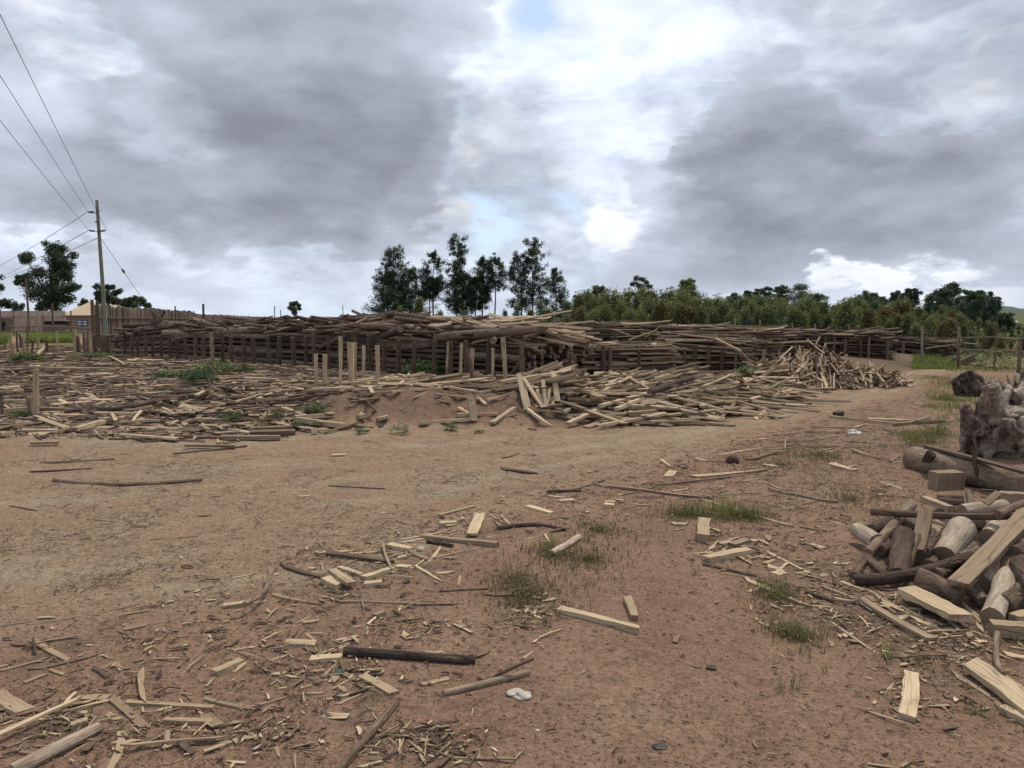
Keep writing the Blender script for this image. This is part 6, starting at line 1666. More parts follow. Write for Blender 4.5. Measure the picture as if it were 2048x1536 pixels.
# ------------------------------------------------------------------ paling fence on the left
def paling(A, B, h0, h1, pw, seed, name_panel='paling_panel'):
    R = random.Random(seed); A = Vector(A); B = Vector(B); d = B - A; d.z = 0; L = d.length; e = d.normalized(); n = Vector((-e.y, e.x, 0)); mb = MB(); t = 0
    while t < L:
        w = pw * R.uniform(.7, 1.2); p = A + e * t; z = gz(p.x, p.y); h = (h0 + (h1 - h0) * t / L) * R.uniform(.95, 1.04); o = n * R.uniform(-.03, .03)
        board(mb, p + o + Vector((0, 0, z - A.z * 0 - .1 - p.z)), p + o + Vector((R.uniform(-.04, .04), 0, z + h - p.z)), w, R.uniform(.03, .06), math.atan2(e.y, e.x) + math.pi / 2, 2, R.random(), (1, R.uniform(.8, 1)), 0, .03, None, None, up=(0, -1, 0), seed=R.random())
        t += w * R.uniform(1.0, 1.12)
    return mb
fa = at(196, 43); fb = at(392, 66); fc = at(560, 118); fd = at(150, 60)
fence = empty('paling_fence', fa); tag(fence, 'tall grey-brown fence of close upright split poles behind the stack', 'fence')
def fpart(mb, nm, mats):
    o = mb.build(nm, mats, None, loc=tuple(fence.location)); o.location = (0, 0, 0); o.parent = fence; return o
fpart(paling(fa, fb, 2.36, 2.30, .15, 1), 'paling_panel', [M['paling']])
fpart(paling(fb + Vector((.1, .1, 0)), fc, 2.1, 1.9, .15, 2), 'paling_panel', [M['paling']])
for k in range(3):
    m = MB(); q = fa.lerp(fb, k / 2); q.z = gz(q.x, q.y); 
    tube(m, [q + Vector((-.1, -.2, -.2)), q + Vector((-.1, -.2, 2.7 if k == 0 else 2.2))], [.10, .085], 9, .4, 0, 1); fpart(m, 'fence_post', LOGM)
for hgt in (.7, 1.7):
    m = MB(); a = fa + Vector((.1, .12, hgt)); b_ = fb + Vector((.1, .12, hgt)); tube(m, [a, b_], [.05, .05], 7, .3, 0, 1); fpart(m, 'rail', LOGM)
# thin posts seen over the stack
for i, (u, v0, d, w) in enumerate([(409, 608, 55, 5), (353, 612, 58, 3), (551, 612, 70, 2), (563, 620, 70, 2), (687, 610, 75, 1.6), (198, 600, 42.5, 6)]):
    b = at(u, d); m = MB(); r = max(.03, w / F * d / 2); tube(m, [b + Vector((0, 0, -.2)), b + Vector((.02, 0, zpix(v0, d) - b.z))], [r, r * .9], 8, .3, 0, 1)
    single('fence_pole', m, LOGM, 'pole', 'bare poles rising above the stack', f'{"thick" if w > 4 else "thin"} bare pole rising above the left fence line, {ordinal(i + 1) if i < 5 else "at its corner"}')

# ------------------------------------------------------------------ utility pole, its wires and stay
pb = at(214, 38.5); PT = zpix(405, 38.5)
pole = empty('utility_pole', pb); tag(pole, 'tall greenish treated timber utility pole in front of the paling fence', 'utility pole')
topx = ((207 - 214) / F * 38.5); H = PT - pb.z
m = MB(); tube(m, [Vector((0, 0, -.3)), Vector((topx * .35, 0, H * .4)), Vector((topx * .8, 0, H * .8)), Vector((topx, 0, H))], [.10, .092, .08, .07], 14, .6, 0, 0); m.build('pole', [M['pole']], pole, smooth=True)
def insul(v, side):
    m = MB(); z = zpix(v, 38.5) - pb.z; x0 = topx * .9; L = side * .42
    tube(m, [Vector((x0, -.1, z - .03)), Vector((x0 + L * .3, -.12, z)), Vector((x0 + L, -.12, z + .05))], [.02, .02, .015], 6, .5, 0, 0)
    for k in range(5):
        a = Vector((x0 + L * (.35 + .12 * k), -.12, z + .01 + .006 * k)); tube(m, [a, a + Vector((L * .04, 0, 0)), a + Vector((L * .09, 0, 0))], [.02, .055, .02], 9, .5, 0, 0, False)
    m.build('insulator', [M['insul']], pole, smooth=True)
    return pb + Vector((x0 + L, -.12, z + .05))
i1, i2, i3 = insul(430, -1), insul(466, -1), insul(466, 1)
m = MB(); box(m, (topx * .9, -.13, zpix(427, 38.5) - pb.z), (.5, .02, .02)); box(m, (topx * .9, -.13, zpix(448, 38.5) - pb.z), (.1, .14, .05)); m.build('bracket', [M['insul']], pole)
def wire(a, b, sag, label, r=.008):
    n = 24; ps = [a.lerp(b, i / n) + Vector((0, 0, -sag * 4 * (i / n) * (1 - i / n))) for i in range(n + 1)]
    m = MB(); tube(m, ps, [r] * (n + 1), 5, .5, 0, 0, False); single('overhead_wire', m, [M['wire']], 'wire', 'wires of the utility pole', label)
def end_on(a, u, v, d):
    q = Vector((0, 0, CAMH)) + ray(u, v) * (d / ray(u, v).y); return a + (q - a) * 1.35
wire(i1, end_on(i1, 0, 148, 19), .05, 'middle wire running from the pole up out of the left edge')
wire(i3 + Vector((0, .1, .0)), end_on(i3, 0, 28, 17), .05, 'highest wire running from the pole up out of the left edge')
wire(i2, end_on(i2, 0, 238, 20), .05, 'lowest of the steep wires running from the pole to the left edge')
wire(i1, end_on(i1, 0, 529, 75), .15, 'upper faint wire sloping down left from the pole', .014); wire(i2, end_on(i2, 0, 553, 80), .15, 'middle faint wire sloping down left from the pole', .014); wire(pb + Vector((topx, 0, zpix(478, 38.5) - pb.z)), end_on(i2, 0, 556, 85), .12, 'lower faint wire sloping down left from the pole', .014)
ga = pb + Vector((topx * .8, .05, zpix(476, 38.5) - pb.z)); gb = at(352, 44, .02)
stay = empty('stay_wire', gb); tag(stay, 'slanting stay wire with a small insulator right of the utility pole', 'stay wire', 'wires of the utility pole')
m = MB(); tube(m, [Vector((0, 0, 0)), ga - gb], [.011, .011], 5, .5, 0, 0); m.build('cable', [M['wire']], stay)
q = ga.lerp(gb, .28) - gb; dq = (gb - ga).normalized(); m = MB(); tube(m, [q - dq * .16, q - dq * .06, q + dq * .06, q + dq * .16], [.02, .055, .055, .02], 8, .5, 0, 0); m.build('insulator', [M['insul']], stay, smooth=True)

# ------------------------------------------------------------------ buildings at the left
def house():
    d = 112; b = at(185, d); root = empty('house', b); tag(root, 'small tan house with a hipped sheet roof behind the paling fence', 'house')
    X = lambda u: (u - 185) / F * d; Z = lambda v: zpix(v, d) - b.z
    m = MB(); box(m, (X(196), 3.0, Z(632) / 2), (X(262) - X(136), 6.0, Z(632))); m.build('wall', [M['plaster']], root)
    e0, e1, r0, r1 = X(128), X(270), X(158), X(232); ze, zr = Z(632), Z(606)
    m = MB(); V = [(e0, -.5, ze), (e1, -.5, ze), (e1, 6.5, ze), (e0, 6.5, ze), (r0, 3, zr), (r1, 3, zr)]; V2 = [(x, y, z + .12) for x, y, z in V]
    m.add(V2 + V[:4], [(0, 1, 5, 4), (1, 2, 5), (2, 3, 4, 5), (3, 0, 4), (6, 7, 1, 0), (7, 8, 2, 1), (8, 9, 3, 2), (9, 6, 0, 3), (9, 8, 7, 6)], [[(0, 0)] * k for k in (4, 3, 4, 3, 4, 4, 4, 4, 4)], [0] * 9, .5); m.build('roof', [M['roof']], root)
    wx0, wx1, wz0, wz1 = X(157), X(178), Z(651), Z(641)
    w = MB(); cx, cz, W, H = (wx0 + wx1) / 2, (wz0 + wz1) / 2, wx1 - wx0, wz1 - wz0
    for (x, z, sx, sz) in ((cx, wz1, W, .09), (cx, wz0, W, .09), (wx0, cz, .09, H), (wx1, cz, .09, H), (cx, cz + .02, W, .12), (cx, cz, .13, H)): box(w, (x, -.06, z), (sx, .09, sz))
    f = w.build('window', [M['blueframe']], root)
    g = MB(); box(g, (cx, -.02, cz), (W - .05, .05, H - .05)); g.build('pane', [M['glass']], f)
house()
def blockhouse():
    d = 104; b = at(60, d); root = empty('unfinished_building', b); tag(root, 'long unfinished mud block building with empty window holes at left', 'building')
    X = lambda u: (u - 60) / F * d; Z = lambda v: zpix(v, d) - b.z
    def wall(u0, u1, v, openings, y=0.0, th=.25, mat='block'):
        cuts = sorted(openings); m = MB(); x = X(u0); zt = Z(v)
        for (a, c, va, vb) in cuts:
            box(m, ((x + X(a)) / 2, y, zt / 2), (X(a) - x, th, zt)); za, zb = Z(va), max(0, Z(vb))
            box(m, ((X(a) + X(c)) / 2, y, (za + zt) / 2), (X(c) - X(a), th, zt - za))
            if zb > .05: box(m, ((X(a) + X(c)) / 2, y, zb / 2), (X(c) - X(a), th, zb))
            x = X(c)
        box(m, ((x + X(u1)) / 2, y, zt / 2), (X(u1) - x, th, zt)); m.build('wall', [M[mat]], root)
    wall(-60, 134, 622, [(68, 76, 638, 647), (-30, -18, 636, 650)], 0)
    wall(-60, 60, 622, [], 5.5); m = MB(); box(m, (X(-60), 2.75, Z(622) / 2), (.25, 5.2, Z(622))); m.build('wall', [M['block']], root)
    wall(28, 52, 636, [], -2.5, .3, 'block2'); m = MB(); box(m, ((X(-60) + X(134)) / 2, -.02, Z(634)), (X(134) - X(-60), .32, .18)); m.build('ring_beam', [M['plaster']], root)
    m = MB(); box(m, (X(88), -1.0, Z(629) / 2), (.28, .28, Z(629))); m.build('pillar', [M['plaster']], root); m = MB(); box(m, (X(117), -1.0, Z(633) / 2), (.28, .28, Z(633))); m.build('pillar', [M['plaster']], root)
blockhouse()
def brick_stack():
    d = 92; b = at(116, d); root = empty('drying_brick_stack', b); tag(root, 'low stack of dark bricks under a pale board before the block building', 'brick stack'); X = lambda u: (u - 116) / F * d; Z = lambda v: zpix(v, d) - b.z
    m = MB(); box(m, (0, 0, Z(648) / 2), (X(140) - X(94), 1.2, Z(648))); m.build('footing', [M['block2']], root)
    m = MB(); R = random.Random(3)
    x = X(95)
    while x < X(139): box(m, (x + .12, 0, (Z(648) + Z(642)) / 2), (R.uniform(.14, .2), 1.0, Z(642) - Z(648))); x += .26
    m.build('bricks', [M['dark']], root)
    m = MB(); box(m, (0, 0, Z(641.5)), (X(141) - X(93), 1.4, .1)); m.build('cover_board', [M['plaster']], root)
brick_stack()
# poles and a rail fence before the buildings
for i, (u, v0, v1, d, w) in enumerate([(4, 618, 655, 82, 3), (29, 620, 650, 80, 2.5), (61, 556, 656, 84, 3.2), (91, 628, 660, 78, 3), (108, 606, 662, 76, 4), (143, 622, 664, 74, 3.2), (176, 656, 690, 60, 3), (54, 652, 668, 70, 2.6), (70, 650, 668, 70, 2)]):
    b = at(u, d); m = MB(); r = w / F * d / 2; tube(m, log_pts(b + Vector((0, 0, -.2)), b + Vector((rnd.uniform(-.15, .15), 0, zpix(v0, d) - b.z)), 4, .01), [r * 1.1, r, r, r * .8], 8, .45, 0, 1)
    single('pole', m, LOGM, 'pole', 'poles before the far left buildings', f'{"very tall" if i == 2 else "thin" if w < 3 else "grey"} pole standing before the far left buildings, {ordinal(i + 1)}')
def rail_fence(pts, hs, label, tn=.6, w=.05, posts=True, nm='rail_fence', ph=1.2):
    b = Vector(pts[0]); root = empty(nm, b); tag(root, label, 'fence')
    for h in hs:
        for a, c in zip(pts[:-1], pts[1:]):
            m = MB(); a, c = Vector(a), Vector(c); tube(m, log_pts(a + Vector((0, 0, h)) - b, c + Vector((0, 0, h * rnd.uniform(.92, 1.05))) - b, 5, .008), [w, w, w * .9, w * .9, w * .8], 7, tn, 0, 1, True, .08, .7); m.build('rail', LOGM, root, smooth=True)
    if posts:
        for a in pts:
            m = MB(); a = Vector(a) - b; tube(m, [a + Vector((0, .06, -.2)), a + Vector((.02, .06, ph))], [w * 1.3, w * 1.2], 8, .4, 0, 1); m.build('post', LOGM, root, smooth=True)
    return root
rail_fence([at(20, 74), at(60, 72), at(110, 70), at(150, 68), at(196, 64)], [.55, 1.0], 'low rail fence of thin poles before the far left buildings', .55, .06, ph=1.15)

# ------------------------------------------------------------------ fence posts in front of the plantation and the pole gate
RF = [(1176, 638, 50, 4), (1216, 640, 48, 4), (1264, 642, 46, 4), (1317, 650, 44, 3.5), (1358, 640, 42, 3.5), (1418, 642, 39, 3.5), (1470, 636, 37, 4), (1520, 640, 35, 4), (1587, 646, 33, 4), (1628, 648, 31.5, 4), (1701, 648, 30, 4), (1766, 652, 28, 3), (1845, 652, 27, 5), (1918, 654, 25, 6)]
ends = []
for i, (u, v0, d, w) in enumerate(RF):
    b = at(u, d); r = w / F * d / 2; m = MB(); ln = rnd.uniform(-.12, .04); t = b + Vector((ln, 0, zpix(v0, d) - b.z)); ends.append((b, t))
    tube(m, log_pts(b + Vector((0, 0, -.2)), t, 4, .008), [r * 1.05, r, r, r * .9], 8, .66 if i % 3 else .75, 0, 1, True, .05, .7)
    single('fence_post', m, LOGM, 'fence post', 'grey posts of the wire fence before the plantation', f'{"stout" if w > 6 else "slim"} grey fence post before the plantation, {ordinal(i + 1)} from the left')
m = MB()
for (b0, t0), (b1, t1) in zip(ends[:-1], ends[1:]):
    for f in (.35, .65, .9): tube(m, [b0.lerp(t0, f), b1.lerp(t1, f)], [.004, .004], 4, .5, 0, 0, False)
single('fence_wire', m, [M['wire']], 'wire', None, 'thin wire strands strung between the posts before the plantation')
g0, g1, g2, g3 = at(1918, 24.9), at(1992, 23.5), at(2040, 22.5), at(2120, 21.5)
rf = rail_fence([g0, g1, g2, g3], [.62, 1.0], 'pole rail fence of two bleached rails at the right edge', .62, .019, ph=.95, nm='rail_fence')
b = at(2041, 22.4); m = MB(); tube(m, log_pts(b, b + Vector((.0, 0, zpix(680, 22.4) - b.z)), 4, .01), [.036, .034, .03, .028], 8, .5, 0, 1); single('gate_post', m, LOGM, 'fence post', None, 'tall grey gate post at the right edge behind the rails')
m = MB(); a = at(1850, 26, zpix(697, 26)); c = at(1918, 25, zpix(688, 25)); tube(m, [Vector((a.x, a.y, zpix(697, 26))), Vector((c.x, c.y, zpix(687, 25)))], [.025, .02], 6, .75, 0, 1); single('pole_bar', m, LOGM, 'pole', None, 'thin pale bar tied between the last two fence posts')
m = MB(); q = at(1925, 24.5); d = 24.5
for (u0, v0, u1, v1, w, tn) in [(1921, 722, 1952, 708, 6, .6), (1925, 726, 1950, 718, 7, .5)]:
    tube(m, [Vector(((u0 - 1024) / F * d, d, zpix(v0, d))), Vector(((u1 - 1024) / F * d, d, zpix(v1, d)))], [w / F * d / 2] * 2, 8, tn, 0, 1)
single('driftwood_log', m, LOGM, 'log', None, 'rough grey wood wedged against the stout fence post')

# ------------------------------------------------------------------ cargo three-wheeler behind the stacks
def trike():
    d = 33; b = at(1478, d); root = empty('cargo_tricycle', b); tag(root, 'cargo tricycle with a cage body and black canopy parked behind the slab stacks', 'tricycle'); X = lambda u: (u - 1478) / F * d; Z = lambda v: zpix(v, d) - b.z
    m = MB(); zf = .75; box(m, (X(1461), 0, zf), (X(1490) - X(1434), 1.2, .10)); box(m, (X(1480), 0, zf - .2), (X(1530) - X(1434), .12, .12)); m.build('cargo_bed', [M['steel']], root)
    m = MB(); zt = Z(663)
    for y in (-.6, .6):
        for k in range(9):
            x = X(1435) + (X(1488) - X(1435)) * k / 8; tube(m, [Vector((x, y, zf)), Vector((x, y, zt))], [.018, .018], 6, .5, 0, 0)
        for z in (zf + .1, (zf + zt) / 2, zt): tube(m, [Vector((X(1434), y, z)), Vector((X(1489), y, z))], [.02, .02], 6, .5, 0, 0)
    for x in (X(1435), X(1488)): tube(m, [Vector((x, -.6, zt)), Vector((x, .6, zt))], [.02, .02], 6, .5, 0, 0)
    m.build('cage', [M['steel']], root)
    m = MB(); zc = Z(673)
    V = []; n = 10
    for i in range(n + 1):
        x = X(1489) + (X(1529) - X(1489)) * i / n; z = zc + .07 * math.sin(math.pi * i / n) - .10 * (i / n) ** 3
        V += [(x, -.62, z - .05), (x, 0, z + .03), (x, .62, z - .05)]
    V += [(x, y, z - .05) for x, y, z in V]; N = 3 * (n + 1)
    fs = [(i * 3 + k, i * 3 + k + 1, i * 3 + k + 4, i * 3 + k + 3) for i in range(n) for k in (0, 1)]; fs += [tuple(N + q for q in reversed(f)) for f in fs]
    fs += [(i * 3, i * 3 + 3, N + i * 3 + 3, N + i * 3) for i in range(n)] + [(i * 3 + 5, i * 3 + 2, N + i * 3 + 2, N + i * 3 + 5) for i in range(n)]
    m.add(V, fs, [[(0, 0)] * 4 for _ in fs], [0] * len(fs), .5); m.build('canopy', [M['tarp']], root, smooth=True)
    m = MB()
    for x in (X(1491), X(1526)):
        for y in (-.55, .55): tube(m, [Vector((x, y, zf)), Vector((x, y, zc - .05))], [.02, .02], 6, .5, 0, 0)
    m.build('canopy_frame', [M['steel']], root)
    m = MB(); box(m, (X(1500), 0, zf + .22), (.5, .4, .16)); box(m, (X(1496), 0, zf + .45), (.1, .4, .4)); m.build('seat', [M['tarp']], root)
    m = MB(); tube(m, [Vector((X(1520), 0, .3)), Vector((X(1513), 0, 1.1))], [.04, .03], 8, .5, 0, 0); tube(m, [Vector((X(1513), -.35, 1.12)), Vector((X(1513), .35, 1.12))], [.018, .018], 7, .5, 0, 0); m.build('handlebar', [M['steel']], root)
    for (x, y) in ((X(1522), 0), (X(1450), -.62), (X(1450), .62)):
        m = MB(); n = 22
        ps = [Vector((x + .30 * math.cos(a), y, .31 + .30 * math.sin(a))) for a in [2 * math.pi * i / n for i in range(n + 1)]]
        tube(m, ps, [.065] * (n + 1), 8, .5, 0, 0, False); w = m.build('wheel', [M['tyre']], root, smooth=True)
        m = MB(); tube(m, [Vector((x, y - .04, .31)), Vector((x, y + .04, .31))], [.22, .22], 16, .5, 0, 0); m.build('rim', [M['steel']], w)
trike()

# ------------------------------------------------------------------ a person far left
def person():
    d = 84; b = at(8, d); 
    J = [(0, 0, .98), (0, 0, 1.22), (0, 0, 1.42), (0, 0, 1.52), (0, -.01, 1.60), (0, -.01, 1.72),
         (-.19, 0, 1.40), (-.25, .02, 1.14), (-.22, -.06, .90), (-.215, -.08, .80), (.19, 0, 1.40), (.25, .02, 1.14), (.22, -.06, .90), (.215, -.08, .80),
         (-.09, 0, .94), (-.10, -.02, .50), (-.11, .03, .08), (-.12, -.10, .03), (.09, 0, .94), (.11, .05, .50), (.12, .12, .08), (.13, .0, .03)]
    Ed = [(0, 1), (1, 2), (2, 3), (3, 4), (4, 5), (2, 6), (6, 7), (7, 8), (8, 9), (2, 10), (10, 11), (11, 12), (12, 13), (0, 14), (14, 15), (15, 16), (16, 17), (0, 18), (18, 19), (19, 20), (20, 21)]
    rad = [.15, .145, .14, .055, .085, .09, .07, .052, .04, .035, .07, .052, .04, .035, .10, .07, .05, .04, .10, .07, .05, .04]
    me = bpy.data.meshes.new('person'); me.from_pydata(J, Ed, []); o = bpy.data.objects.new('person', me); COL.objects.link(o); o.location = b
    sk = o.modifiers.new('skin', 'SKIN'); o.modifiers.new('sub', 'SUBSURF').levels = 2; o.modifiers['sub'].render_levels = 2
    for i, r in enumerate(rad): me.skin_vertices[0].data[i].radius = (r, r * .8); me.skin_vertices[0].data[i].use_root = (i == 0)
    me.materials.append(M['skin'])
    tag(o, 'person in dark jacket and navy trousers standing by the grass at the left edge', 'person')
    m = MB()
    def sl(p, r): tube(m, [Vector(q) for q in p], r, 12, .5, 0, 0)
    sl([(0, 0, .90), (0, 0, 1.1), (0, 0, 1.3), (0, 0, 1.45), (0, 0, 1.49)], [.20, .19, .20, .17, .09])
    for s in (-1, 1): sl([(s * .14, 0, 1.43), (s * .21, .01, 1.36), (s * .26, .02, 1.14), (s * .23, -.05, .92)], [.08, .085, .07, .055])
    m.build('jacket', [M['cloth']], o, smooth=True)
    m = MB()
    for s, k in ((-1, 0), (1, .08)): sl([(s * .09, 0, 1.0), (s * .10, k * .3, .52), (s * .115, .03 + k, .07)], [.12, .09, .075])
    m.build('trousers', [M['trouser']], o, smooth=True)
    m = MB(); sl([(0, .012, 1.66), (0, .012, 1.74), (0, .01, 1.785)], [.10, .098, .05]); m.build('hair', [M['cloth']], o, smooth=True)
person()

# ------------------------------------------------------------------ grass and weeds
DRYMIX = 0
def blades(mb, n, rad, hgt, R, w=.006, lean=.5, tone=(.5, .2), cx=0, cy=0):
    for _ in range(n):
        a = R.uniform(0, 6.283); r = rad * R.random() ** .6; x, y = cx + r * math.cos(a), cy + r * math.sin(a); h = hgt * R.uniform(.4, 1.15)
        b = R.uniform(0, 6.283) if R.random() < .4 else a; l = h * R.uniform(.1, lean); dx, dy = math.cos(b), math.sin(b); sx, sy = -dy * w, dx * w
        tn = min(1, max(0, R.gauss(*tone)))
        P0, P1, P2 = Vector((x, y, -.01)), Vector((x + dx * l * .35, y + dy * l * .35, h * .62)), Vector((x + dx * l, y + dy * l, h * (.95 - .2 * l / h)))
        V = [(P0.x - sx, P0.y - sy, P0.z), (P0.x + sx, P0.y + sy, P0.z), (P1.x + sx * .8, P1.y + sy * .8, P1.z), (P1.x - sx * .8, P1.y - sy * .8, P1.z), tuple(P2)]
        mi = 1 if DRYMIX and R.random() < DRYMIX else 0
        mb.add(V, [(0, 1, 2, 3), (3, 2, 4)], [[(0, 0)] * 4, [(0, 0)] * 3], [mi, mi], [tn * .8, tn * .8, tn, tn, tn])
def weed(mb, n, rad, hgt, R, leaf=.07, cx=0, cy=0, tone=(.5, .2)):
    for _ in range(n):
        a = R.uniform(0, 6.283); r = rad * R.random() ** .55; x, y = cx + r * math.cos(a), cy + r * math.sin(a); h = hgt * R.uniform(.3, 1.05) * (1.1 - .5 * r / max(rad, .01))
        for k in range(5):
            b = R.uniform(0, 6.283); z = h * (.35 + .65 * (k + 1) / 5); L = leaf * R.uniform(.7, 1.4); d = Vector((math.cos(b), math.sin(b), R.uniform(-.1, .7))).normalized(); s = d.cross(Vector((0, 0, 1))).normalized() * L * .22
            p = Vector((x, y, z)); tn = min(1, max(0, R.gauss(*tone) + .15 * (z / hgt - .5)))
            V = [tuple(p), tuple(p + d * L * .5 + s), tuple(p + d * L), tuple(p + d * L * .5 - s)]
            mb.add(V, [(0, 1, 2, 3)], [[(0, 0)] * 4], [0], [tn * .85, tn, tn, tn])
R = random.Random(909)
TUFT = [(1375, 1030, 40, 38, 220, 'wide low grass tuft at the left of the tall verge grass'), (1450, 1030, 55, 58, 300, 'tall grass tuft beside the pale lath on the verge'), (1510, 1038, 30, 50, 120, 'smaller grass tuft right of the tall verge grass'), (1568, 1205, 18, 72, 70, 'tall thin grass tuft over the half hidden lath'), (1535, 1190, 26, 46, 80, 'grass tuft left of the tallest thin tuft'), (1588, 1272, 36, 46, 130, 'dense grass tuft on the near soil by the heap'), (1575, 1382, 32, 44, 70, 'spiky grass tuft nearest the camera'), (1605, 1310, 22, 36, 40, 'sparse grass tuft between the two near tufts'),
        (1774, 1318, 14, 56, 60, 'narrow upright grass tuft before the grey-brown plank'), (1836, 1325, 18, 34, 50, 'yellowish low grass tuft before the grey-brown plank'), (1650, 1345, 8, 28, 14, 'tiny grass sprig in the near soil'), (1720, 1392, 14, 20, 24, 'low yellow-green sprig near the whitish board'), (1390, 1148, 14, 22, 36, 'small dark grass tuft on the red soil'), (1185, 1172, 10, 16, 24, 'tiny green sprig on the red soil'), (1095, 1098, 26, 34, 90, 'grass tuft around the whitish birch-like log'), (1170, 1085, 18, 22, 50, 'low grass tuft right of the whitish log'), (1210, 1068, 16, 24, 50, 'second low grass tuft right of the whitish log'),
        (1322, 978, 20, 20, 40, 'low grass tuft behind the long grey lath'), (1640, 915, 34, 24, 90, 'short grass tuft on the verge soil'), (1590, 912, 20, 22, 50, 'thin grass tuft left on the verge soil'), (1668, 918, 12, 30, 30, 'upright grass tuft right on the verge soil'), (1845, 888, 46, 42, 260, 'bushy yellow-green grass tuft left of the big stump'), (1875, 868, 26, 46, 130, 'tall bright grass tuft behind the bushy one'), (1820, 880, 24, 26, 90, 'low grass tuft left of the bushy one'), (1885, 800, 30, 26, 140, 'bright grass tuft beside the road near the stumps'), (1910, 815, 24, 22, 100, 'low grass tuft just left of the big stump'), (1862, 815, 24, 20, 90, 'short grass tuft at the road side'),
        (1895, 768, 34, 18, 140, 'grass tuft under the dark rotting stump'), (2036, 790, 34, 30, 140, 'grass tuft behind the big grey stump'), (1820, 985, 16, 16, 30, 'thin grass tuft before the dark round branch'), (1855, 972, 14, 20, 30, 'thin yellow grass tuft before the dark round branch'), (2020, 1440, 40, 44, 60, 'grass tuft over the squared batten end'), (1950, 1425, 26, 30, 40, 'grass tuft left of the squared batten end'), (2040, 1285, 20, 30, 40, 'grass tuft at the right edge below the timber'), (1905, 1180, 12, 30, 26, 'few grass blades between the heap logs'), (1010, 1150, 30, 18, 70, 'dry low weed patch left of the whitish log'), (1030, 1215, 26, 20, 60, 'dry low weed patch near the thick batten')]
DRYMIX = .38
for (u, v, rp, hp, n, lab) in TUFT:
    p = gp(u, v); mb = MB(); s = p.y / F; dry = 'dry' in lab
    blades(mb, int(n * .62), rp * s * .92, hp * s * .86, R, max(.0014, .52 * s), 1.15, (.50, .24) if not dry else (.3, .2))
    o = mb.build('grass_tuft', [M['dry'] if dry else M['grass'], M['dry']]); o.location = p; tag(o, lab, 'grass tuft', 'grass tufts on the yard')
DRYMIX = 0
WEED = [(405, 772, 32, 48, 150, 'large leafy green weed clump in the wood litter'), (430, 745, 40, 26, 150, 'leafy weed clump against the stack foot'), (382, 760, 26, 30, 80, 'small weed clump left of the large leafy one'), (490, 745, 22, 16, 60, 'low weed clump at the stack foot'), (850, 750, 46, 34, 200, 'wide leafy bush at the foot of the stack behind the stakes'), (710, 735, 10, 34, 40, 'narrow weed between two stack posts'), (630, 826, 24, 22, 60, 'bright leafy weed beside the bank slabs'), (548, 835, 16, 16, 40, 'small weed left of the bank slabs'),
        (592, 858, 14, 18, 40, 'small weed under the bank slabs'), (725, 868, 12, 14, 24, 'small weed at the road edge before the bank'), (798, 868, 22, 26, 50, 'yellowish weed clump at the road edge before the bank'), (905, 862, 16, 18, 34, 'small weed clump before the leaning slabs'), (960, 866, 11, 7, 18, 'tiny weed before the leaning slabs'), (55, 722, 34, 20, 120, 'low weed clump at the far left litter'), (195, 716, 40, 10, 110, 'flat weed patch below the left stakes'), (240, 706, 18, 12, 50, 'small weed below the paling fence'), (40, 832, 26, 10, 60, 'low weed patch by the tall pale stake'), (460, 838, 24, 14, 60, 'low weed patch in the near litter'), (330, 755, 26, 14, 70, 'low weed patch left of the large leafy weed'),
        (1490, 752, 20, 22, 60, 'weed clump behind the slab heap'), (1980, 735, 60, 40, 200, 'dark bushy shrub behind the rails'), (1935, 730, 30, 30, 120, 'greyish shrub by the stout fence post'), (640, 850, 12, 10, 30, 'tiny weed by the block on the bank')]
for (u, v, rp, hp, n, lab) in WEED:
    p = gph(u, v); mb = MB(); s = p.y / F
    weed(mb, n, rp * s, hp * s, R, max(.03, 5.5 * s) if p.y < 14 else 6.5 * s, 0, 0, (.42, .22)); o = mb.build('leafy_weed', [M['young'] if 'shrub' in lab else M['weed']]); o.location = p; tag(o, lab, 'weed', 'leafy weeds of the yard')
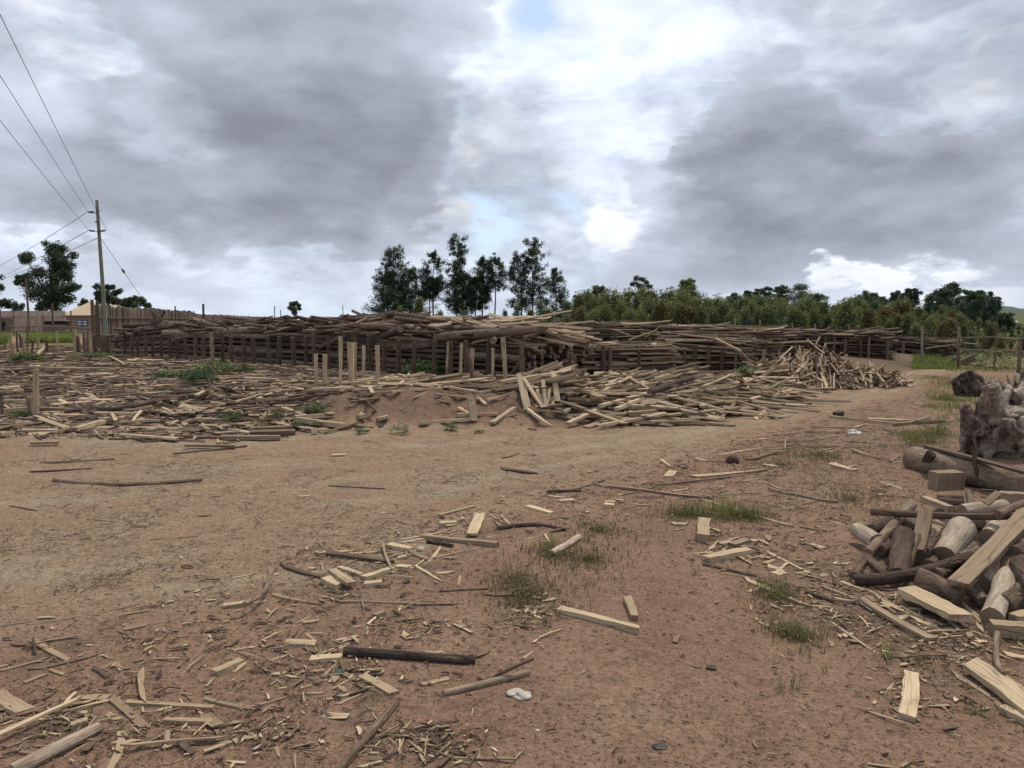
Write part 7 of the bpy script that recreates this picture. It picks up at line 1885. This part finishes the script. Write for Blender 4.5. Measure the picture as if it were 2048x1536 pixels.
# uncountable grass
mb = MB(); 
for i in range(5200):
    u, d = R.uniform(55, 152), R.uniform(52, 74); x = (u - 1024) / F * d
    if R.random() < .02: continue
    blades(mb, 1, .2, .55, R, .05, .6, (.62, .18), x, d)
for i in range(900):
    u, d = R.uniform(-60, 14), R.uniform(48, 66); blades(mb, 1, .2, .8, R, .05, .6, (.55, .18), (u - 1024) / F * d, d)
o = mb.build('grass', [M['grass']]); tag(o, 'bright green grass growing beyond the left stakes', 'grass', kind='stuff')
for i, vv in enumerate(o.data.vertices): vv.co.z += gz(vv.co.x, vv.co.y)
mb = MB()
for i in range(9000):
    t = R.random(); 
    if t < .38: u, d = R.uniform(1830, 1905), R.uniform(24, 30)
    elif t < .72: u, d = R.uniform(1900, 2120), R.uniform(22.5, 34)
    else: u, d = R.uniform(1780, 2100), R.uniform(11.5, 21); 
    x = (u - 1024) / F * d
    if d < 22 and u < 1860 + (16 - d) * 6: continue
    blades(mb, 1, .15, (.15 if u < 1905 else .10) * R.uniform(.3, 1.3) if d > 22 else .10, R, .012 if d > 22 else .005, 1.1, (.55, .25), x, d)
o = mb.build('grass', [M['grass']]); tag(o, 'green grass along the right verge and fence', 'grass', kind='stuff')
for vv in o.data.vertices: vv.co.z += gz(vv.co.x, vv.co.y)
mb = MB()
for (px, py, r_, a_) in GRASSY[:14] + [(gp(1050, 1190).x, gp(1050, 1190).y, .34, .8), (gp(1180, 1120).x, gp(1180, 1120).y, .4, .6), (gp(1560, 930).x, gp(1560, 930).y, .8, .8), (gp(1700, 1000).x, gp(1700, 1000).y, .6, .6)]:
    for i in range(int(900 * a_)):
        a = R.uniform(0, 6.283); q = abs(R.gauss(0, .6)) * r_; blades(mb, 1, .04, .05, R, .0028, 1.6, (.25, .28), px + q * math.cos(a), py + q * math.sin(a) * 1.2)
o = mb.build('dry_weeds', [M['dry']]); tag(o, 'sparse dry creeping weeds on the soil', 'weeds', kind='stuff')
for vv in o.data.vertices: vv.co.z += gz(vv.co.x, vv.co.y)
settle_labels()
